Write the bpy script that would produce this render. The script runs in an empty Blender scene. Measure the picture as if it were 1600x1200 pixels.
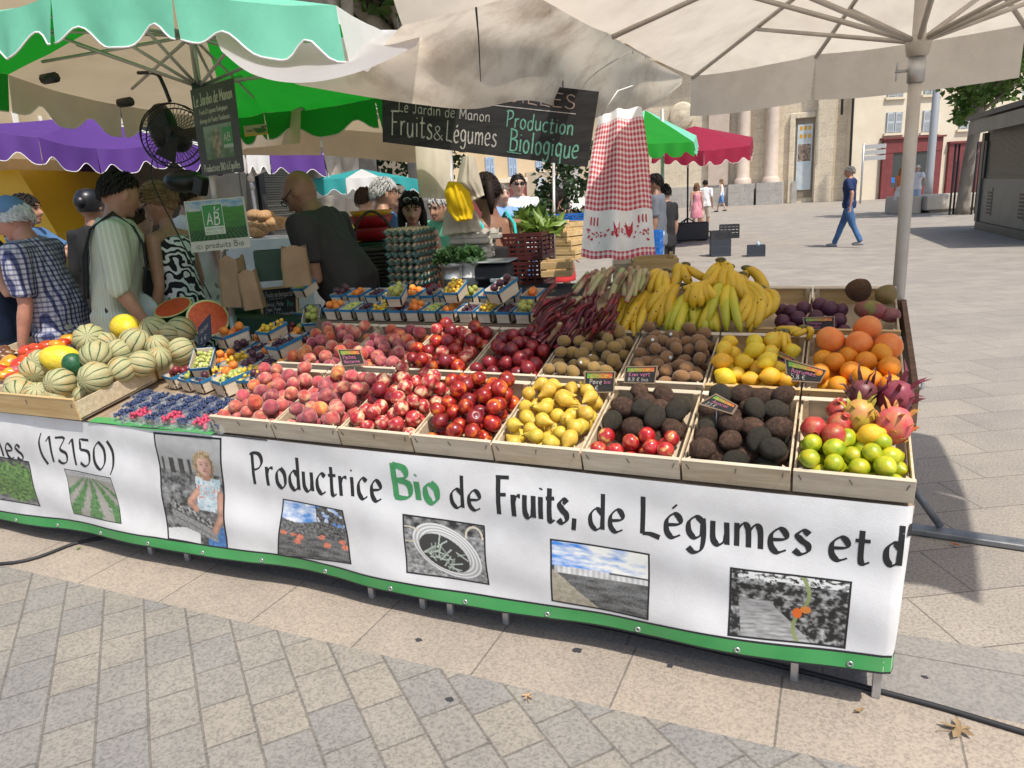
import bpy, math, random
from math import sin, cos, pi, sqrt, radians as R, atan2, hypot, exp
from mathutils import Vector as V, Matrix, noise
rng = random.Random(11)
U = rng.uniform
SC = bpy.context.scene
COL = SC.collection
# ---------------------------------------------------------------- camera
FPX, YAW, PITCH, ROLL = 1145.23, 0.4226, 0.2547, -0.0557
CAM = V((-0.2268, -2.0769, 1.5229))
_f = V((-sin(YAW)*cos(PITCH), cos(YAW)*cos(PITCH), -sin(PITCH)))
_r0 = V((cos(YAW), sin(YAW), 0)); _u0 = _r0.cross(_f)
_r = cos(ROLL)*_r0 + sin(ROLL)*_u0; _u = cos(ROLL)*_u0 - sin(ROLL)*_r0
cd = bpy.data.cameras.new('camera'); cam = bpy.data.objects.new('camera', cd); COL.objects.link(cam)
cd.sensor_width = 36; cd.lens = FPX/1600*36; cd.clip_start = 0.05; cd.clip_end = 600
cam.matrix_world = Matrix(((_r.x, _u.x, -_f.x, CAM.x), (_r.y, _u.y, -_f.y, CAM.y), (_r.z, _u.z, -_f.z, CAM.z), (0, 0, 0, 1)))
SC.camera = cam
# ---------------------------------------------------------------- daylight
SUN_EL, SUN_AZ = R(60), R(124)          # azimuth from +y towards +x
w = bpy.data.worlds.new('World'); SC.world = w; w.use_nodes = True
nt = w.node_tree; bg = nt.nodes['Background']; sky = nt.nodes.new('ShaderNodeTexSky')
sky.sky_type = 'NISHITA'; sky.sun_disc = False; sky.sun_elevation = SUN_EL; sky.sun_rotation = SUN_AZ
sky.air_density = 1.0; sky.dust_density = 2.5; sky.ozone_density = 1.0
nt.links.new(sky.outputs[0], bg.inputs[0]); bg.inputs[1].default_value = 0.15
sd = bpy.data.lights.new('sun', 'SUN'); sd.energy = 4.0; sd.angle = R(0.8); sd.color = (1, .95, .87)
sun = bpy.data.objects.new('sun', sd); COL.objects.link(sun)
sdir = V((sin(SUN_AZ)*cos(SUN_EL), cos(SUN_AZ)*cos(SUN_EL), sin(SUN_EL)))
sun.rotation_euler = sdir.to_track_quat('Z', 'Y').to_euler(); sun.location = (6, 2, 12)
SC.view_settings.view_transform = 'Standard'; SC.view_settings.look = 'None'; SC.view_settings.gamma = 1
SC.view_settings.exposure = 0.14
SC.render.engine = 'CYCLES'
SC.cycles.max_bounces = 8; SC.cycles.diffuse_bounces = 5; SC.cycles.transmission_bounces = 4; SC.cycles.transparent_max_bounces = 8
SC.cycles.use_denoising = True
# ---------------------------------------------------------------- where a photo pixel lands on a surface of the place
def ray(x, y): return _r*(x-800) - _u*(y-600) + _f*FPX
def G(x, y, z=0.0): d = ray(x, y); return CAM + d*((z-CAM.z)/d.z)
def PY(x, y, Y): d = ray(x, y); return CAM + d*((Y-CAM.y)/d.y)
def PX(x, y, X): d = ray(x, y); return CAM + d*((X-CAM.x)/d.x)
def PD(x, y, D): return CAM + ray(x, y)*(D/FPX)
SL = 0.285
def PT(x, y, dz=0.0):                  # on the sloping display board
    d = ray(x, y); t = (.656+dz+SL*CAM.y-CAM.z)/(d.z-SL*d.y); return CAM + d*t
# ---------------------------------------------------------------- objects
def tag(o, label=None, cat=None, group=None, kind=None):
    for k, v in (('label', label), ('category', cat), ('group', group), ('kind', kind)):
        if v: o[k] = v
    return o
def empty(name, loc=(0, 0, 0), label=None, cat=None, group=None, rot=None, M=None):
    o = bpy.data.objects.new(name, None); COL.objects.link(o); o.empty_display_size = .05
    if M is not None: o.matrix_world = M
    else:
        o.location = loc
        if rot: o.rotation_euler = rot
    return tag(o, label, cat, group)
def link(name, me, parent=None, M=None):
    o = bpy.data.objects.new(name, me); COL.objects.link(o)
    if M is not None: o.matrix_world = M
    if parent: o.parent = parent
    return o
def copy_tree(o, parent=None):
    c = o.copy(); COL.objects.link(c)
    if parent: c.parent = parent
    for ch in list(o.children): copy_tree(ch, c)
    return c
class MB:
    def __init__(s): s.v = []; s.f = []; s.c = None
    def add(s, vs, fs, M=None):
        b = len(s.v)
        s.v += [tuple(M @ V(p)) for p in vs] if M is not None else [tuple(p) for p in vs]
        s.f += [tuple(b+i for i in f) for f in fs]; return s
    def box(s, a, b, M=None, bev=0.0):
        x0, y0, z0 = a; x1, y1, z1 = b
        if bev <= 0:
            return s.add([(x0,y0,z0),(x1,y0,z0),(x1,y1,z0),(x0,y1,z0),(x0,y0,z1),(x1,y0,z1),(x1,y1,z1),(x0,y1,z1)],
                     [(3,2,1,0),(4,5,6,7),(0,1,5,4),(1,2,6,5),(2,3,7,6),(3,0,4,7)], M)
        e = bev; P = []
        for z, i in ((z0, e), (z0+e, 0), (z1-e, 0), (z1, e)):
            P += [(x0+e+i,y0+i,z),(x1-e-i,y0+i,z),(x1-i,y0+e+i,z),(x1-i,y1-e-i,z),(x1-e-i,y1-i,z),(x0+e+i,y1-i,z),(x0+i,y1-e-i,z),(x0+i,y0+e+i,z)]
        F = [tuple(range(7, -1, -1)), tuple(range(24, 32))]
        for k in range(3):
            for i in range(8): F.append((k*8+i, k*8+(i+1) % 8, k*8+8+(i+1) % 8, k*8+8+i))
        return s.add(P, F, M)
    def tube(s, pts, rad, n=8, cap=True, flat=None):
        pts = [V(p) for p in pts]; m = len(pts)
        rad = rad if isinstance(rad, (list, tuple)) else [rad]*m
        P = []; prev = None
        for i, p in enumerate(pts):
            t = (pts[min(i+1, m-1)] - pts[max(i-1, 0)])
            t = t.normalized() if t.length > 1e-9 else V((0, 0, 1))
            if prev is None:
                a = V((0, 0, 1)) if abs(t.z) < .9 else V((1, 0, 0)); x = a.cross(t).normalized()
            else:
                x = (prev - t*prev.dot(t)); x = x.normalized() if x.length > 1e-6 else prev
            prev = x; y = t.cross(x)
            r = rad[i]; rx, ry = r if isinstance(r, tuple) else (r, r)
            for k in range(n):
                a = 2*pi*k/n; P.append(p + x*(cos(a)*rx) + y*(sin(a)*ry))
        F = [(i*n+k, i*n+(k+1) % n, i*n+n+(k+1) % n, i*n+n+k) for i in range(m-1) for k in range(n)]
        if cap: F += [tuple(range(n-1, -1, -1)), tuple(range((m-1)*n, m*n))]
        return s.add(P, F)
    def lathe(s, prof, n=16, M=None, fn=None):
        P = []; F = []; rings = []
        for r, z in prof:
            if r < 1e-6: rings.append([len(P)]); P.append((0, 0, z))
            else:
                rings.append(list(range(len(P), len(P)+n)))
                P += [(r*cos(2*pi*k/n), r*sin(2*pi*k/n), z) for k in range(n)]
        for a, b in zip(rings, rings[1:]):
            if len(a) == 1 and len(b) == 1: continue
            for k in range(n):
                j = (k+1) % n
                if len(a) == 1: F.append((a[0], b[j], b[k]))
                elif len(b) == 1: F.append((a[k], a[j], b[0]))
                else: F.append((a[k], a[j], b[j], b[k]))
        if fn: P = [fn(V(p)) for p in P]
        return s.add(P, F, M)
    def ball(s, c, r, n=10, m=7, M=None, fn=None):
        rx, ry, rz = r if isinstance(r, tuple) else (r, r, r)
        T = Matrix.Translation(c) @ Matrix.Diagonal((rx, ry, rz, 1))
        if M is not None: T = M @ T
        return s.lathe([(sin(pi*i/m), -cos(pi*i/m)) for i in range(m+1)], n, T, fn)
    def grid(s, fn, nu, nv, M=None, wrap=False):
        P = [fn(i/nu, j/nv) for j in range(nv+1) for i in range(nu+1)]
        return s.add(P, [(j*(nu+1)+i, j*(nu+1)+i+1, (j+1)*(nu+1)+i+1, (j+1)*(nu+1)+i) for j in range(nv) for i in range(nu)], M)
    def poly(s, pts, h, M=None):          # prism of a 2-D outline, z from 0 to h
        n = len(pts)
        return s.add([(x, y, 0) for x, y in pts]+[(x, y, h) for x, y in pts],
            [tuple(range(n-1, -1, -1)), tuple(range(n, 2*n))]+[(i, (i+1) % n, n+(i+1) % n, n+i) for i in range(n)], M)
    def mesh(s, name, m=None, smooth=True, cols=None):
        me = bpy.data.meshes.new(name); me.from_pydata(s.v, [], s.f)
        if m: me.materials.append(m)
        if cols is not None:
            at = me.color_attributes.new('Col', 'FLOAT_COLOR', 'POINT')
            at.data.foreach_set('color', [x for c in cols for x in (c[0], c[1], c[2], 1)])
        if smooth:
            me.polygons.foreach_set('use_smooth', [True]*len(me.polygons))
        me.update(); return me
    def build(s, name, m=None, parent=None, smooth=True, M=None, cols=None, ang=None):
        me = s.mesh(name, m, smooth, cols)
        if smooth and ang: me.set_sharp_from_angle(angle=R(ang))
        return link(name, me, parent, M)
def sm(m): m.set_sharp_from_angle(angle=R(35)); return m
# ---------------------------------------------------------------- materials
def mat(name, c, c2=None, c3=None, sc=6, det=4, lo=.35, hi=.65, rough=.6, bump=0, bsc=40, metal=0, rnd=0, hue=0, trans=0, spec=.5,
        stretch=None, spots=None, spsc=30, spth=.25, sheen=0, coat=0, vcol=False, alpha=1, wave=None, coords='Object', sss=0, dirt=None, emit=0):
    m = bpy.data.materials.new(name); m.use_nodes = True; t = m.node_tree; N = t.nodes; L = t.links
    b = N['Principled BSDF']; out = N['Material Output']
    def n(k, **kw):
        x = N.new('ShaderNode'+k)
        for a, v in kw.items(): setattr(x, a, v)
        return x
    tc = n('TexCoord'); mp = n('Mapping'); L.new(tc.outputs[coords], mp.inputs[0])
    if stretch: mp.inputs['Scale'].default_value = stretch
    oi = n('ObjectInfo'); ml = n('Math', operation='MULTIPLY'); L.new(oi.outputs['Random'], ml.inputs[0]); ml.inputs[1].default_value = 37.0
    def nz(s, d=4, r=.55):
        x = n('TexNoise', noise_dimensions='4D'); L.new(mp.outputs[0], x.inputs['Vector']); L.new(ml.outputs[0], x.inputs['W'])
        x.inputs['Scale'].default_value = s; x.inputs['Detail'].default_value = d; x.inputs['Roughness'].default_value = r; return x
    col = None
    if vcol:
        a = n('Attribute', attribute_name='Col'); col = a.outputs['Color']
    elif c2:
        x = nz(sc, det); rp = n('ValToRGB'); L.new(x.outputs[0], rp.inputs[0]); e = rp.color_ramp.elements
        e[0].position = lo; e[0].color = (*c, 1); e[1].position = hi; e[1].color = (*c2, 1)
        if c3: k = e.new((lo+hi)/2); k.color = (*c3, 1)
        col = rp.outputs[0]
    if dirt:                                # (colour, amount, scale)
        x = nz(dirt[2], 5, .65); rp = n('ValToRGB'); L.new(x.outputs[0], rp.inputs[0]); e = rp.color_ramp.elements
        e[0].position = .45; e[0].color = (0, 0, 0, 1); e[1].position = .75; e[1].color = (dirt[1],)*3+(1,)
        mx = n('MixRGB'); L.new(rp.outputs[0], mx.inputs[0]); mx.inputs[2].default_value = (*dirt[0], 1)
        if col: L.new(col, mx.inputs[1])
        else: mx.inputs[1].default_value = (*c, 1)
        col = mx.outputs[0]
    if spots:
        vo = n('TexVoronoi', voronoi_dimensions='4D'); L.new(mp.outputs[0], vo.inputs['Vector']); L.new(ml.outputs[0], vo.inputs['W']); vo.inputs['Scale'].default_value = spsc
        x = n('Math', operation='LESS_THAN'); L.new(vo.outputs[0], x.inputs[0]); x.inputs[1].default_value = spth
        x2 = nz(spsc*.25, 1); g = n('Math', operation='GREATER_THAN'); L.new(x2.outputs[0], g.inputs[0]); g.inputs[1].default_value = .5
        mm = n('Math', operation='MULTIPLY'); L.new(x.outputs[0], mm.inputs[0]); L.new(g.outputs[0], mm.inputs[1])
        mx = n('MixRGB'); L.new(mm.outputs[0], mx.inputs[0]); mx.inputs[2].default_value = (*spots, 1)
        if col: L.new(col, mx.inputs[1])
        else: mx.inputs[1].default_value = (*c, 1)
        col = mx.outputs[0]
    if rnd or hue:
        h = n('HueSaturation')
        a = n('MapRange'); L.new(oi.outputs['Random'], a.inputs[0]); a.inputs[3].default_value = 1-rnd; a.inputs[4].default_value = 1+rnd; L.new(a.outputs[0], h.inputs['Value'])
        if hue:
            q = n('Math', operation='FRACT'); q0 = n('Math', operation='MULTIPLY'); L.new(oi.outputs['Random'], q0.inputs[0]); q0.inputs[1].default_value = 17.3; L.new(q0.outputs[0], q.inputs[0])
            a = n('MapRange'); L.new(q.outputs[0], a.inputs[0]); a.inputs[3].default_value = .5-hue; a.inputs[4].default_value = .5+hue; L.new(a.outputs[0], h.inputs['Hue'])
        if col: L.new(col, h.inputs['Color'])
        else: h.inputs['Color'].default_value = (*c, 1)
        col = h.outputs[0]
    if col: L.new(col, b.inputs['Base Color'])
    else: b.inputs['Base Color'].default_value = (*c, 1)
    b.inputs['Roughness'].default_value = rough; b.inputs['Metallic'].default_value = metal; b.inputs['Specular IOR Level'].default_value = spec
    b.inputs['Sheen Weight'].default_value = sheen; b.inputs['Coat Weight'].default_value = coat; b.inputs['Coat Roughness'].default_value = .15
    if alpha < 1: b.inputs['Alpha'].default_value = alpha
    if sss: b.inputs['Subsurface Weight'].default_value = sss; b.inputs['Subsurface Radius'].default_value = (.01, .004, .002)
    if bump:
        x = nz(bsc, 3); bp = n('Bump'); bp.inputs['Strength'].default_value = bump; bp.inputs['Distance'].default_value = .01
        L.new(x.outputs[0], bp.inputs['Height']); L.new(bp.outputs[0], b.inputs['Normal'])
    if trans:
        tr = n('BsdfTranslucent'); mx = n('MixShader'); mx.inputs[0].default_value = trans
        if col: L.new(col, tr.inputs[0])
        else: tr.inputs[0].default_value = (*c, 1)
        L.new(b.outputs[0], mx.inputs[1]); L.new(tr.outputs[0], mx.inputs[2]); L.new(mx.outputs[0], out.inputs[0])
    m['b'] = 1; return m
def nodes_of(m): return m.node_tree, m.node_tree.nodes, m.node_tree.links
def brickmat(name, c1, c2, cm, rot, bw, rh, off=.5, mortar=.006, rough=.75, loc=(0, 0), bump=.3, freq=2, c3=None, grain=90, gc=.5):
    m = bpy.data.materials.new(name); m.use_nodes = True; t, N, L = nodes_of(m); b = N['Principled BSDF']
    tc = N.new('ShaderNodeTexCoord'); mp = N.new('ShaderNodeMapping'); L.new(tc.outputs['Object'], mp.inputs[0])
    mp.inputs['Rotation'].default_value = (0, 0, rot); mp.inputs['Location'].default_value = (*loc, 0)
    br = N.new('ShaderNodeTexBrick'); L.new(mp.outputs[0], br.inputs[0]); br.inputs['Scale'].default_value = 1
    br.inputs['Brick Width'].default_value = bw; br.inputs['Row Height'].default_value = rh; br.offset = off; br.offset_frequency = freq
    br.inputs['Mortar Size'].default_value = mortar; br.inputs['Mortar Smooth'].default_value = .3; br.inputs['Bias'].default_value = 0
    br.inputs['Color1'].default_value = (*c1, 1); br.inputs['Color2'].default_value = (*c2, 1); br.inputs['Mortar'].default_value = (*cm, 1)
    nz = N.new('ShaderNodeTexNoise'); L.new(tc.outputs['Object'], nz.inputs[0]); nz.inputs['Scale'].default_value = 2.2; nz.inputs['Detail'].default_value = 6; nz.inputs['Roughness'].default_value = .65
    rp = N.new('ShaderNodeValToRGB'); L.new(nz.outputs[0], rp.inputs[0]); rp.color_ramp.elements[0].position = .3; rp.color_ramp.elements[0].color = (.82, .82, .83, 1)
    rp.color_ramp.elements[1].position = .68; rp.color_ramp.elements[1].color = (1.05, 1.04, 1.02, 1)
    mx = N.new('ShaderNodeMixRGB'); mx.blend_type = 'MULTIPLY'; mx.inputs[0].default_value = 1; L.new(br.outputs[0], mx.inputs[1]); L.new(rp.outputs[0], mx.inputs[2])
    ng = N.new('ShaderNodeTexNoise'); L.new(tc.outputs['Object'], ng.inputs[0]); ng.inputs['Scale'].default_value = grain; ng.inputs['Detail'].default_value = 5; ng.inputs['Roughness'].default_value = .7
    rg = N.new('ShaderNodeValToRGB'); L.new(ng.outputs[0], rg.inputs[0]); rg.color_ramp.elements[0].position = .36; rg.color_ramp.elements[0].color = (gc, gc, gc*1.02, 1)
    rg.color_ramp.elements[1].position = .56; rg.color_ramp.elements[1].color = (1.06, 1.06, 1.05, 1)
    m2 = N.new('ShaderNodeMixRGB'); m2.blend_type = 'MULTIPLY'; m2.inputs[0].default_value = .8; L.new(mx.outputs[0], m2.inputs[1]); L.new(rg.outputs[0], m2.inputs[2])
    L.new(m2.outputs[0], b.inputs['Base Color']); b.inputs['Roughness'].default_value = rough
    bp = N.new('ShaderNodeBump'); bp.inputs['Strength'].default_value = bump; bp.inputs['Distance'].default_value = .004
    ad = N.new('ShaderNodeMath'); ad.operation = 'SUBTRACT'; L.new(ng.outputs[0], ad.inputs[0]); L.new(br.outputs['Fac'], ad.inputs[1])
    L.new(ad.outputs[0], bp.inputs['Height']); L.new(bp.outputs[0], b.inputs['Normal'])
    return m
def nzv(p, s=1.0): return noise.noise(V(p)*s)
def fbm(p, s=1.0, o=4): return noise.fractal(V(p)*s, 1.0, 2.0, o)
# ---------------------------------------------------------------- hand lettering: strokes swept with a broad nib
GL = {  # advance, strokes in hundredths of the cap height ('-' first: straight)
 'a': (50, '42,48 25,60 8,45 8,18 20,2 35,10 42,40|-42,58 43,10 50,2'), 'b': (50, '-8,100 8,2|8,40 25,58 42,45 42,15 25,0 8,8'),
 'c': (44, '40,52 25,60 8,42 8,15 22,0 40,8'), 'd': (50, '42,45 25,58 8,42 8,15 22,0 38,10 42,30|-44,100 42,2'),
 'e': (48, '8,30 40,36 38,54 24,60 8,42 8,14 22,0 42,8'), 'é': (48, '8,30 40,36 38,54 24,60 8,42 8,14 22,0 42,8|-22,74 34,86'),
 'è': (48, '8,30 40,36 38,54 24,60 8,42 8,14 22,0 42,8|-20,86 32,74'), 'f': (34, '36,92 24,98 16,85 16,0|-4,56 32,56'),
 'g': (50, '42,48 25,60 8,45 8,20 22,6 38,16 42,45|42,58 44,10 38,-22 20,-30 6,-20'), 'h': (50, '-8,100 8,0|8,35 24,58 40,48 42,0'),
 'i': (22, '-11,58 12,2|-11,76 13,80'), 'j': (26, '-16,58 16,0|16,0 12,-22 0,-26|-16,76 17,80'), 'l': (22, '-10,100 11,2'),
 'm': (72, '-8,58 8,0|8,38 22,58 34,48 36,0|36,38 50,58 62,48 64,0'), 'n': (50, '-8,58 8,0|8,36 24,58 40,48 42,0'),
 'o': (50, '26,60 9,45 9,15 25,0 42,14 42,44 26,60'), 'p': (50, '-8,58 8,-34|8,40 25,58 42,45 42,16 25,0 8,8'),
 'q': (50, '42,46 25,60 8,45 8,18 22,0 40,12|-42,58 42,-34'), 'r': (36, '-8,58 9,0|9,34 20,54 36,56'),
 's': (42, '36,52 22,60 10,48 20,34 34,24 34,8 18,0 4,8'), 't': (36, '16,84 15,12 22,0 34,6|-2,58 34,60'), 'u': (50, '8,58 9,14 22,0 36,10 41,30|-41,58 43,2'),
 'v': (46, '-6,58 22,0 42,58'), 'w': (64, '-6,58 18,0 32,46 46,0 60,58'), 'z': (44, '-6,58 40,58 6,0 42,0'), 'x': (44, '-6,58 40,0|-40,58 6,0'),
 'A': (64, '-4,0 30,100 60,0|-14,36 50,36'), 'B': (62, '-10,100 10,0|-2,98 10,100|10,100 46,92 48,66 14,54|14,54 54,46 54,10 30,0 4,2'),
 'C': (60, '54,86 34,100 10,70 10,26 32,0 56,12'), 'D': (64, '-10,100 10,0|10,100 50,88 58,48 44,8 8,0'), 'E': (54, '-50,98 8,100 8,0 50,2|-8,52 42,54'), 'F': (54, '-12,100 10,0|-2,98 54,100|-12,54 42,56'),
 'G': (64, '56,84 34,100 10,70 10,26 32,0 56,10 56,44|-34,46 60,46'), 'I': (22, '-11,100 11,0'), 'J': (48, '34,100 34,20 20,0 4,14|-18,100 48,100'), 'K': (58, '-8,100 8,0|-50,100 8,46 54,0'),
 'L': (56, '-12,100 9,2|9,3 30,4 54,-2'), 'M': (76, '-8,0 10,100 38,24 66,100 70,0'), 'N': (64, '-8,0 8,100 54,0 54,100'), 'O': (66, '34,100 8,72 8,26 32,0 58,28 58,74 34,100'),
 'P': (58, '-14,100 12,0|2,92 16,99 46,96 54,74 40,54 14,46'), 'R': (60, '-8,100 8,0|8,100 46,94 48,62 8,50|-20,50 54,0'), 'S': (54, '48,88 28,100 10,82 22,56 46,40 46,12 26,0 4,14'),
 'U': (62, '8,100 8,24 28,0 50,20 54,100'), 'T': (56, '-28,100 28,0|-2,100 54,100'), '0': (56, '30,100 8,72 8,26 28,0 50,28 50,74 30,100'), '1': (34, '-4,78 22,100 22,0'), '2': (54, '6,82 26,100 46,78 6,2|-6,2 50,2'),
 '3': (52, '6,96 46,98 22,56 46,40 42,10 20,0 4,10'), '5': (54, '-50,98 12,98 10,60|10,60 44,54 46,18 24,0 4,10'), '8': (54, '28,52 10,76 28,100 46,76 28,52 6,24 28,0 50,24 28,52'), '6': (52, '44,96 16,70 8,30 24,0 46,16 44,44 24,52 8,34'), '9': (52, '44,70 26,54 8,70 14,96 34,98 46,78 44,40 28,0'),
 '(': (30, '26,108 10,70 12,20 28,-14'), ')': (30, '6,108 22,70 20,20 4,-14'), ',': (20, '-14,14 8,-18'), '.': (16, '-8,0 10,6'), "'": (18, '-12,104 6,76'), '&': (62, '56,40 30,0 8,16 14,40 40,76 28,98 14,80 30,44 58,2'),
 '€': (60, '56,86 34,98 14,70 14,28 32,2 56,12|-4,60 44,60|-4,40 42,40'), 'à': (50, '42,48 25,60 8,45 8,18 20,2 35,10 42,40|-42,58 43,10 50,2|-16,86 30,74'), '-': (30, '-4,40 26,40')}
def spline(pts, k=5):
    o = []; n = len(pts)
    for i in range(n-1):
        p0, p1, p2, p3 = pts[max(i-1, 0)], pts[i], pts[i+1], pts[min(i+2, n-1)]
        for j in range(k):
            t = j/k
            o.append(tuple(.5*(2*b+(c-a)*t+(2*a-5*b+4*c-d)*t*t+(3*b-a-3*c+d)*t**3) for a, b, c, d in zip(p0, p1, p2, p3)))
    return o+[tuple(pts[-1])]
def strokes(ch):
    a, s = GL[ch]; out = []
    for q in s.split('|'):
        st = q[0] == '-'
        pts = [tuple(float(v)/100 for v in p.split(',')) for p in (q[1:] if st else q).split()]
        if st:
            o = []
            for p0, p1 in zip(pts, pts[1:]): o += [tuple(x+(y-x)*j/3 for x, y in zip(p0, p1)) for j in range(3)]
            out.append(o+[pts[-1]])
        else: out.append(spline(pts))
    return a/100, out
def letter(mb, text, fn, x0, z0, h, wd, width=None, nib=R(40), thin=.3, jit=0.0, slant=0.0, gap=.08, lift=0.0):
    """sweep text along fn(x, z) -> point of the surface, x0/z0 the baseline start"""
    tot = sum((GL[c][0]/100+gap) if c in GL else .34 for c in text)
    sx = (width/tot/h) if width else 1.0; cx = 0; k = 0
    for c in text:
        if c not in GL: cx += .34; continue
        adv, sts = strokes(c); dz = U(-jit, jit)*h; rt = U(-jit, jit)
        for q in sts:
            P = [(x0+(cx+x+slant*y)*h*sx + rt*y*h*.5, z0+y*h+dz) for x, y in q]; Q = []
            for i, p in enumerate(P):
                a, b = P[max(i-1, 0)], P[min(i+1, len(P)-1)]; dx, dy = b[0]-a[0], b[1]-a[1]; l = hypot(dx, dy) or 1
                nx, ny = -dy/l, dx/l; hw = wd*h*.5*max(thin, abs(nx*cos(nib)+ny*sin(nib)))
                k2 = lift + (k % 7)*.00006
                Q += [fn(p[0]+nx*hw, p[1]+ny*hw, k2), fn(p[0]-nx*hw, p[1]-ny*hw, k2)]
            k += 1
            mb.add(Q, [(2*i, 2*i+1, 2*i+3, 2*i+2) for i in range(len(P)-1)])
        cx += adv+gap
    return mb
# ================================================================ ground
pav = brickmat('plaza_stone', (.40, .355, .30), (.335, .30, .262), (.19, .168, .148), R(-29), .52, .318, mortar=.004, loc=(.12, .07), grain=90, gc=.5)
blk = brickmat('block_stone', (.335, .30, .25), (.272, .258, .24), (.20, .18, .155), R(39.5), .2, .146, mortar=.0045, loc=(.03, .045), grain=95, gc=.52, bump=.6, off=.35)
stp = brickmat('border_stone', (.42, .352, .28), (.37, .315, .258), (.21, .18, .15), 0, .47, .64, off=0, mortar=.004, loc=(.784-.47*2, .384), grain=110, gc=.55)
bnd = brickmat('grey_band_stone', (.30, .28, .255), (.27, .25, .235), (.18, .165, .15), 0, .62, .37, off=0, mortar=.004, loc=(.2, .06), grain=80, gc=.65)
o = MB().grid(lambda u, v: (-90+180*u, -12+150*v, 0), 4, 4).build('ground', pav, smooth=False); tag(o, kind='structure')
o = MB().add([(-7, -.255, .004), (2.2, -.255, .004), (2.2, .07, .004), (-7, .07, .004)], [(0, 1, 2, 3)]).build('border_pavement', stp, smooth=False); tag(o, kind='structure')
o = MB().add([(-7, .07, .004), (2.2, .07, .004), (2.2, .43, .004), (-7, .43, .004)], [(0, 1, 2, 3)]).build('grey_band_pavement', bnd, smooth=False); tag(o, kind='structure')  # plain darker grey band of ground behind the border slabs
o = MB().add([(-9, -6, .004), (3, -6, .004), (3, -.255, .004), (-9, -.255, .004)], [(0, 1, 2, 3)]).build('block_pavement', blk, smooth=False); tag(o, kind='structure')
# ================================================================ the stall table
steel = mat('galvanised_steel', (.42, .43, .44), (.56, .57, .58), sc=14, rough=.42, metal=.75)
alu = mat('aluminium_tube', (.44, .41, .37), (.54, .51, .47), sc=9, rough=.45, metal=.35)
darkm = mat('dark_steel', (.045, .045, .05), rough=.5, metal=.4)
wood_d = mat('brown_board', (.10, .055, .032), (.19, .105, .06), sc=9, stretch=(1, 5, 5), rough=.6, bump=.1)
LEFT = -5.6
tb = empty('market_table', (-2.5, .6, 0), 'long trestle table of the fruit stall behind the white lettered banner', 'table')
tb.matrix_world = Matrix.Identity(4)
ply = mat('plywood', (.28, .2, .13), (.36, .27, .18), sc=5)
for xa, xb_, sl, dp in ((-2.49, 0, SL, 1.3), (-3.2, -2.493, .17, 1.12), (LEFT, -3.203, .17, .66)):
    MB().add([(xa, .004, .628), (xb_, .004, .628), (xb_, dp, .628+dp*sl), (xa, dp, .628+dp*sl), (xa, .004, .648), (xb_, .004, .648), (xb_, dp, .648+dp*sl), (xa, dp, .648+dp*sl)],
        [(3,2,1,0),(4,5,6,7),(0,1,5,4),(1,2,6,5),(2,3,7,6),(3,0,4,7)]).build('tabletop', ply, tb, smooth=False)
for x, y in [(-1.841, .043), (-1.608, .044), (-1.488, .042), (-1.262, .048), (-.28, .052), (-.051, .051), (-3.049, .041), (-2.83, .048), (-4.4, .045), (-.051, .62), (-1.262, .62), (-2.83, .62), (-4.4, .62), (-.051, 1.2), (-1.262, 1.2), (-2.83, 1.05)]:
    MB().box((x-.012, y, .004), (x+.012, y+.018, .627+y*(SL if x > -2.4 else .17)), bev=.002).build('leg', steel, tb, smooth=False)
MB().box((LEFT, .03, .115), (-.02, .04, .15)).build('front_rail', darkm, tb, smooth=False)
for x, dp in ((-.06, 1.2), (-2.0, 1.2), (-4.4, .62)): MB().box((x, .06, .07), (x+.02, dp, .1)).build('foot_rail', darkm, tb, smooth=False)
bx = empty('back_board', (0, 0, 0), 'brown upright board closing the right back corner of the stall', 'board')
MB().box((-.62, 1.245, .86), (.04, 1.262, 1.02)).build('board', wood_d, bx, smooth=False)
MB().add([(.022, .52, .70), (.04, .52, .70), (.04, 1.24, .80), (.022, 1.24, .80), (.022, .52, .84), (.04, .52, .84), (.04, 1.24, 1.018), (.022, 1.24, 1.018)],
    [(3,2,1,0),(4,5,6,7),(0,1,5,4),(1,2,6,5),(2,3,7,6),(3,0,4,7)]).build('side_board', wood_d, bx, smooth=False)
MB().tube([(.042, .60, .845), (.055, .60, .845), (.056, .59, .83), (.044, .585, .825)], .006, 6).build('latch', steel, bx)
# ---------------------------------------------------------------- banner
def hem(x): return .105+.045*max(0, min(1, (x+1.2)/1.2))**1.6 - .03*max(0, min(1, (-x-2.9)/1.2)) + .006*sin(x*5.3+.6)
def bsurf(x, z, off=0.0):                 # a point of the cloth; x beyond -.02 wraps round the corner
    t = max(0, min(1.2, (.652-z)/.55)); r = .022
    yy = -.013 - t*(.010 + .007*sin(x*4.1+1.3) + .005*sin(x*9.7) + .006*sin(x*2.3+2)*t) - .004*sin(z*26+x*5) - .006*t*nzv((x*2.2, z*5, 3)) - .003*nzv((x*7, z*9, 5))
    c = -.022 - .022*t
    if x <= c: return V((x, yy-off, z))
    s = x-c; a = min(s/r, pi/2)
    return V((c + (r+off)*sin(a), yy + r - (r+off)*cos(a) + max(0, s-r*pi/2), z + max(0, s-r*pi/2)*SL*.6))
wht = mat('banner_white', (.64, .64, .645), (.78, .775, .77), sc=4, det=6, lo=.3, hi=.6, rough=.55, bump=.12, bsc=260, dirt=((.42, .40, .37), .45, 2.6), trans=.0)
grn = mat('banner_green', (.045, .28, .075), (.075, .37, .11), sc=6, rough=.55, dirt=((.09, .17, .08), .6, 6))
ink = mat('banner_black', (.018, .018, .02), rough=.55)
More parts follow.
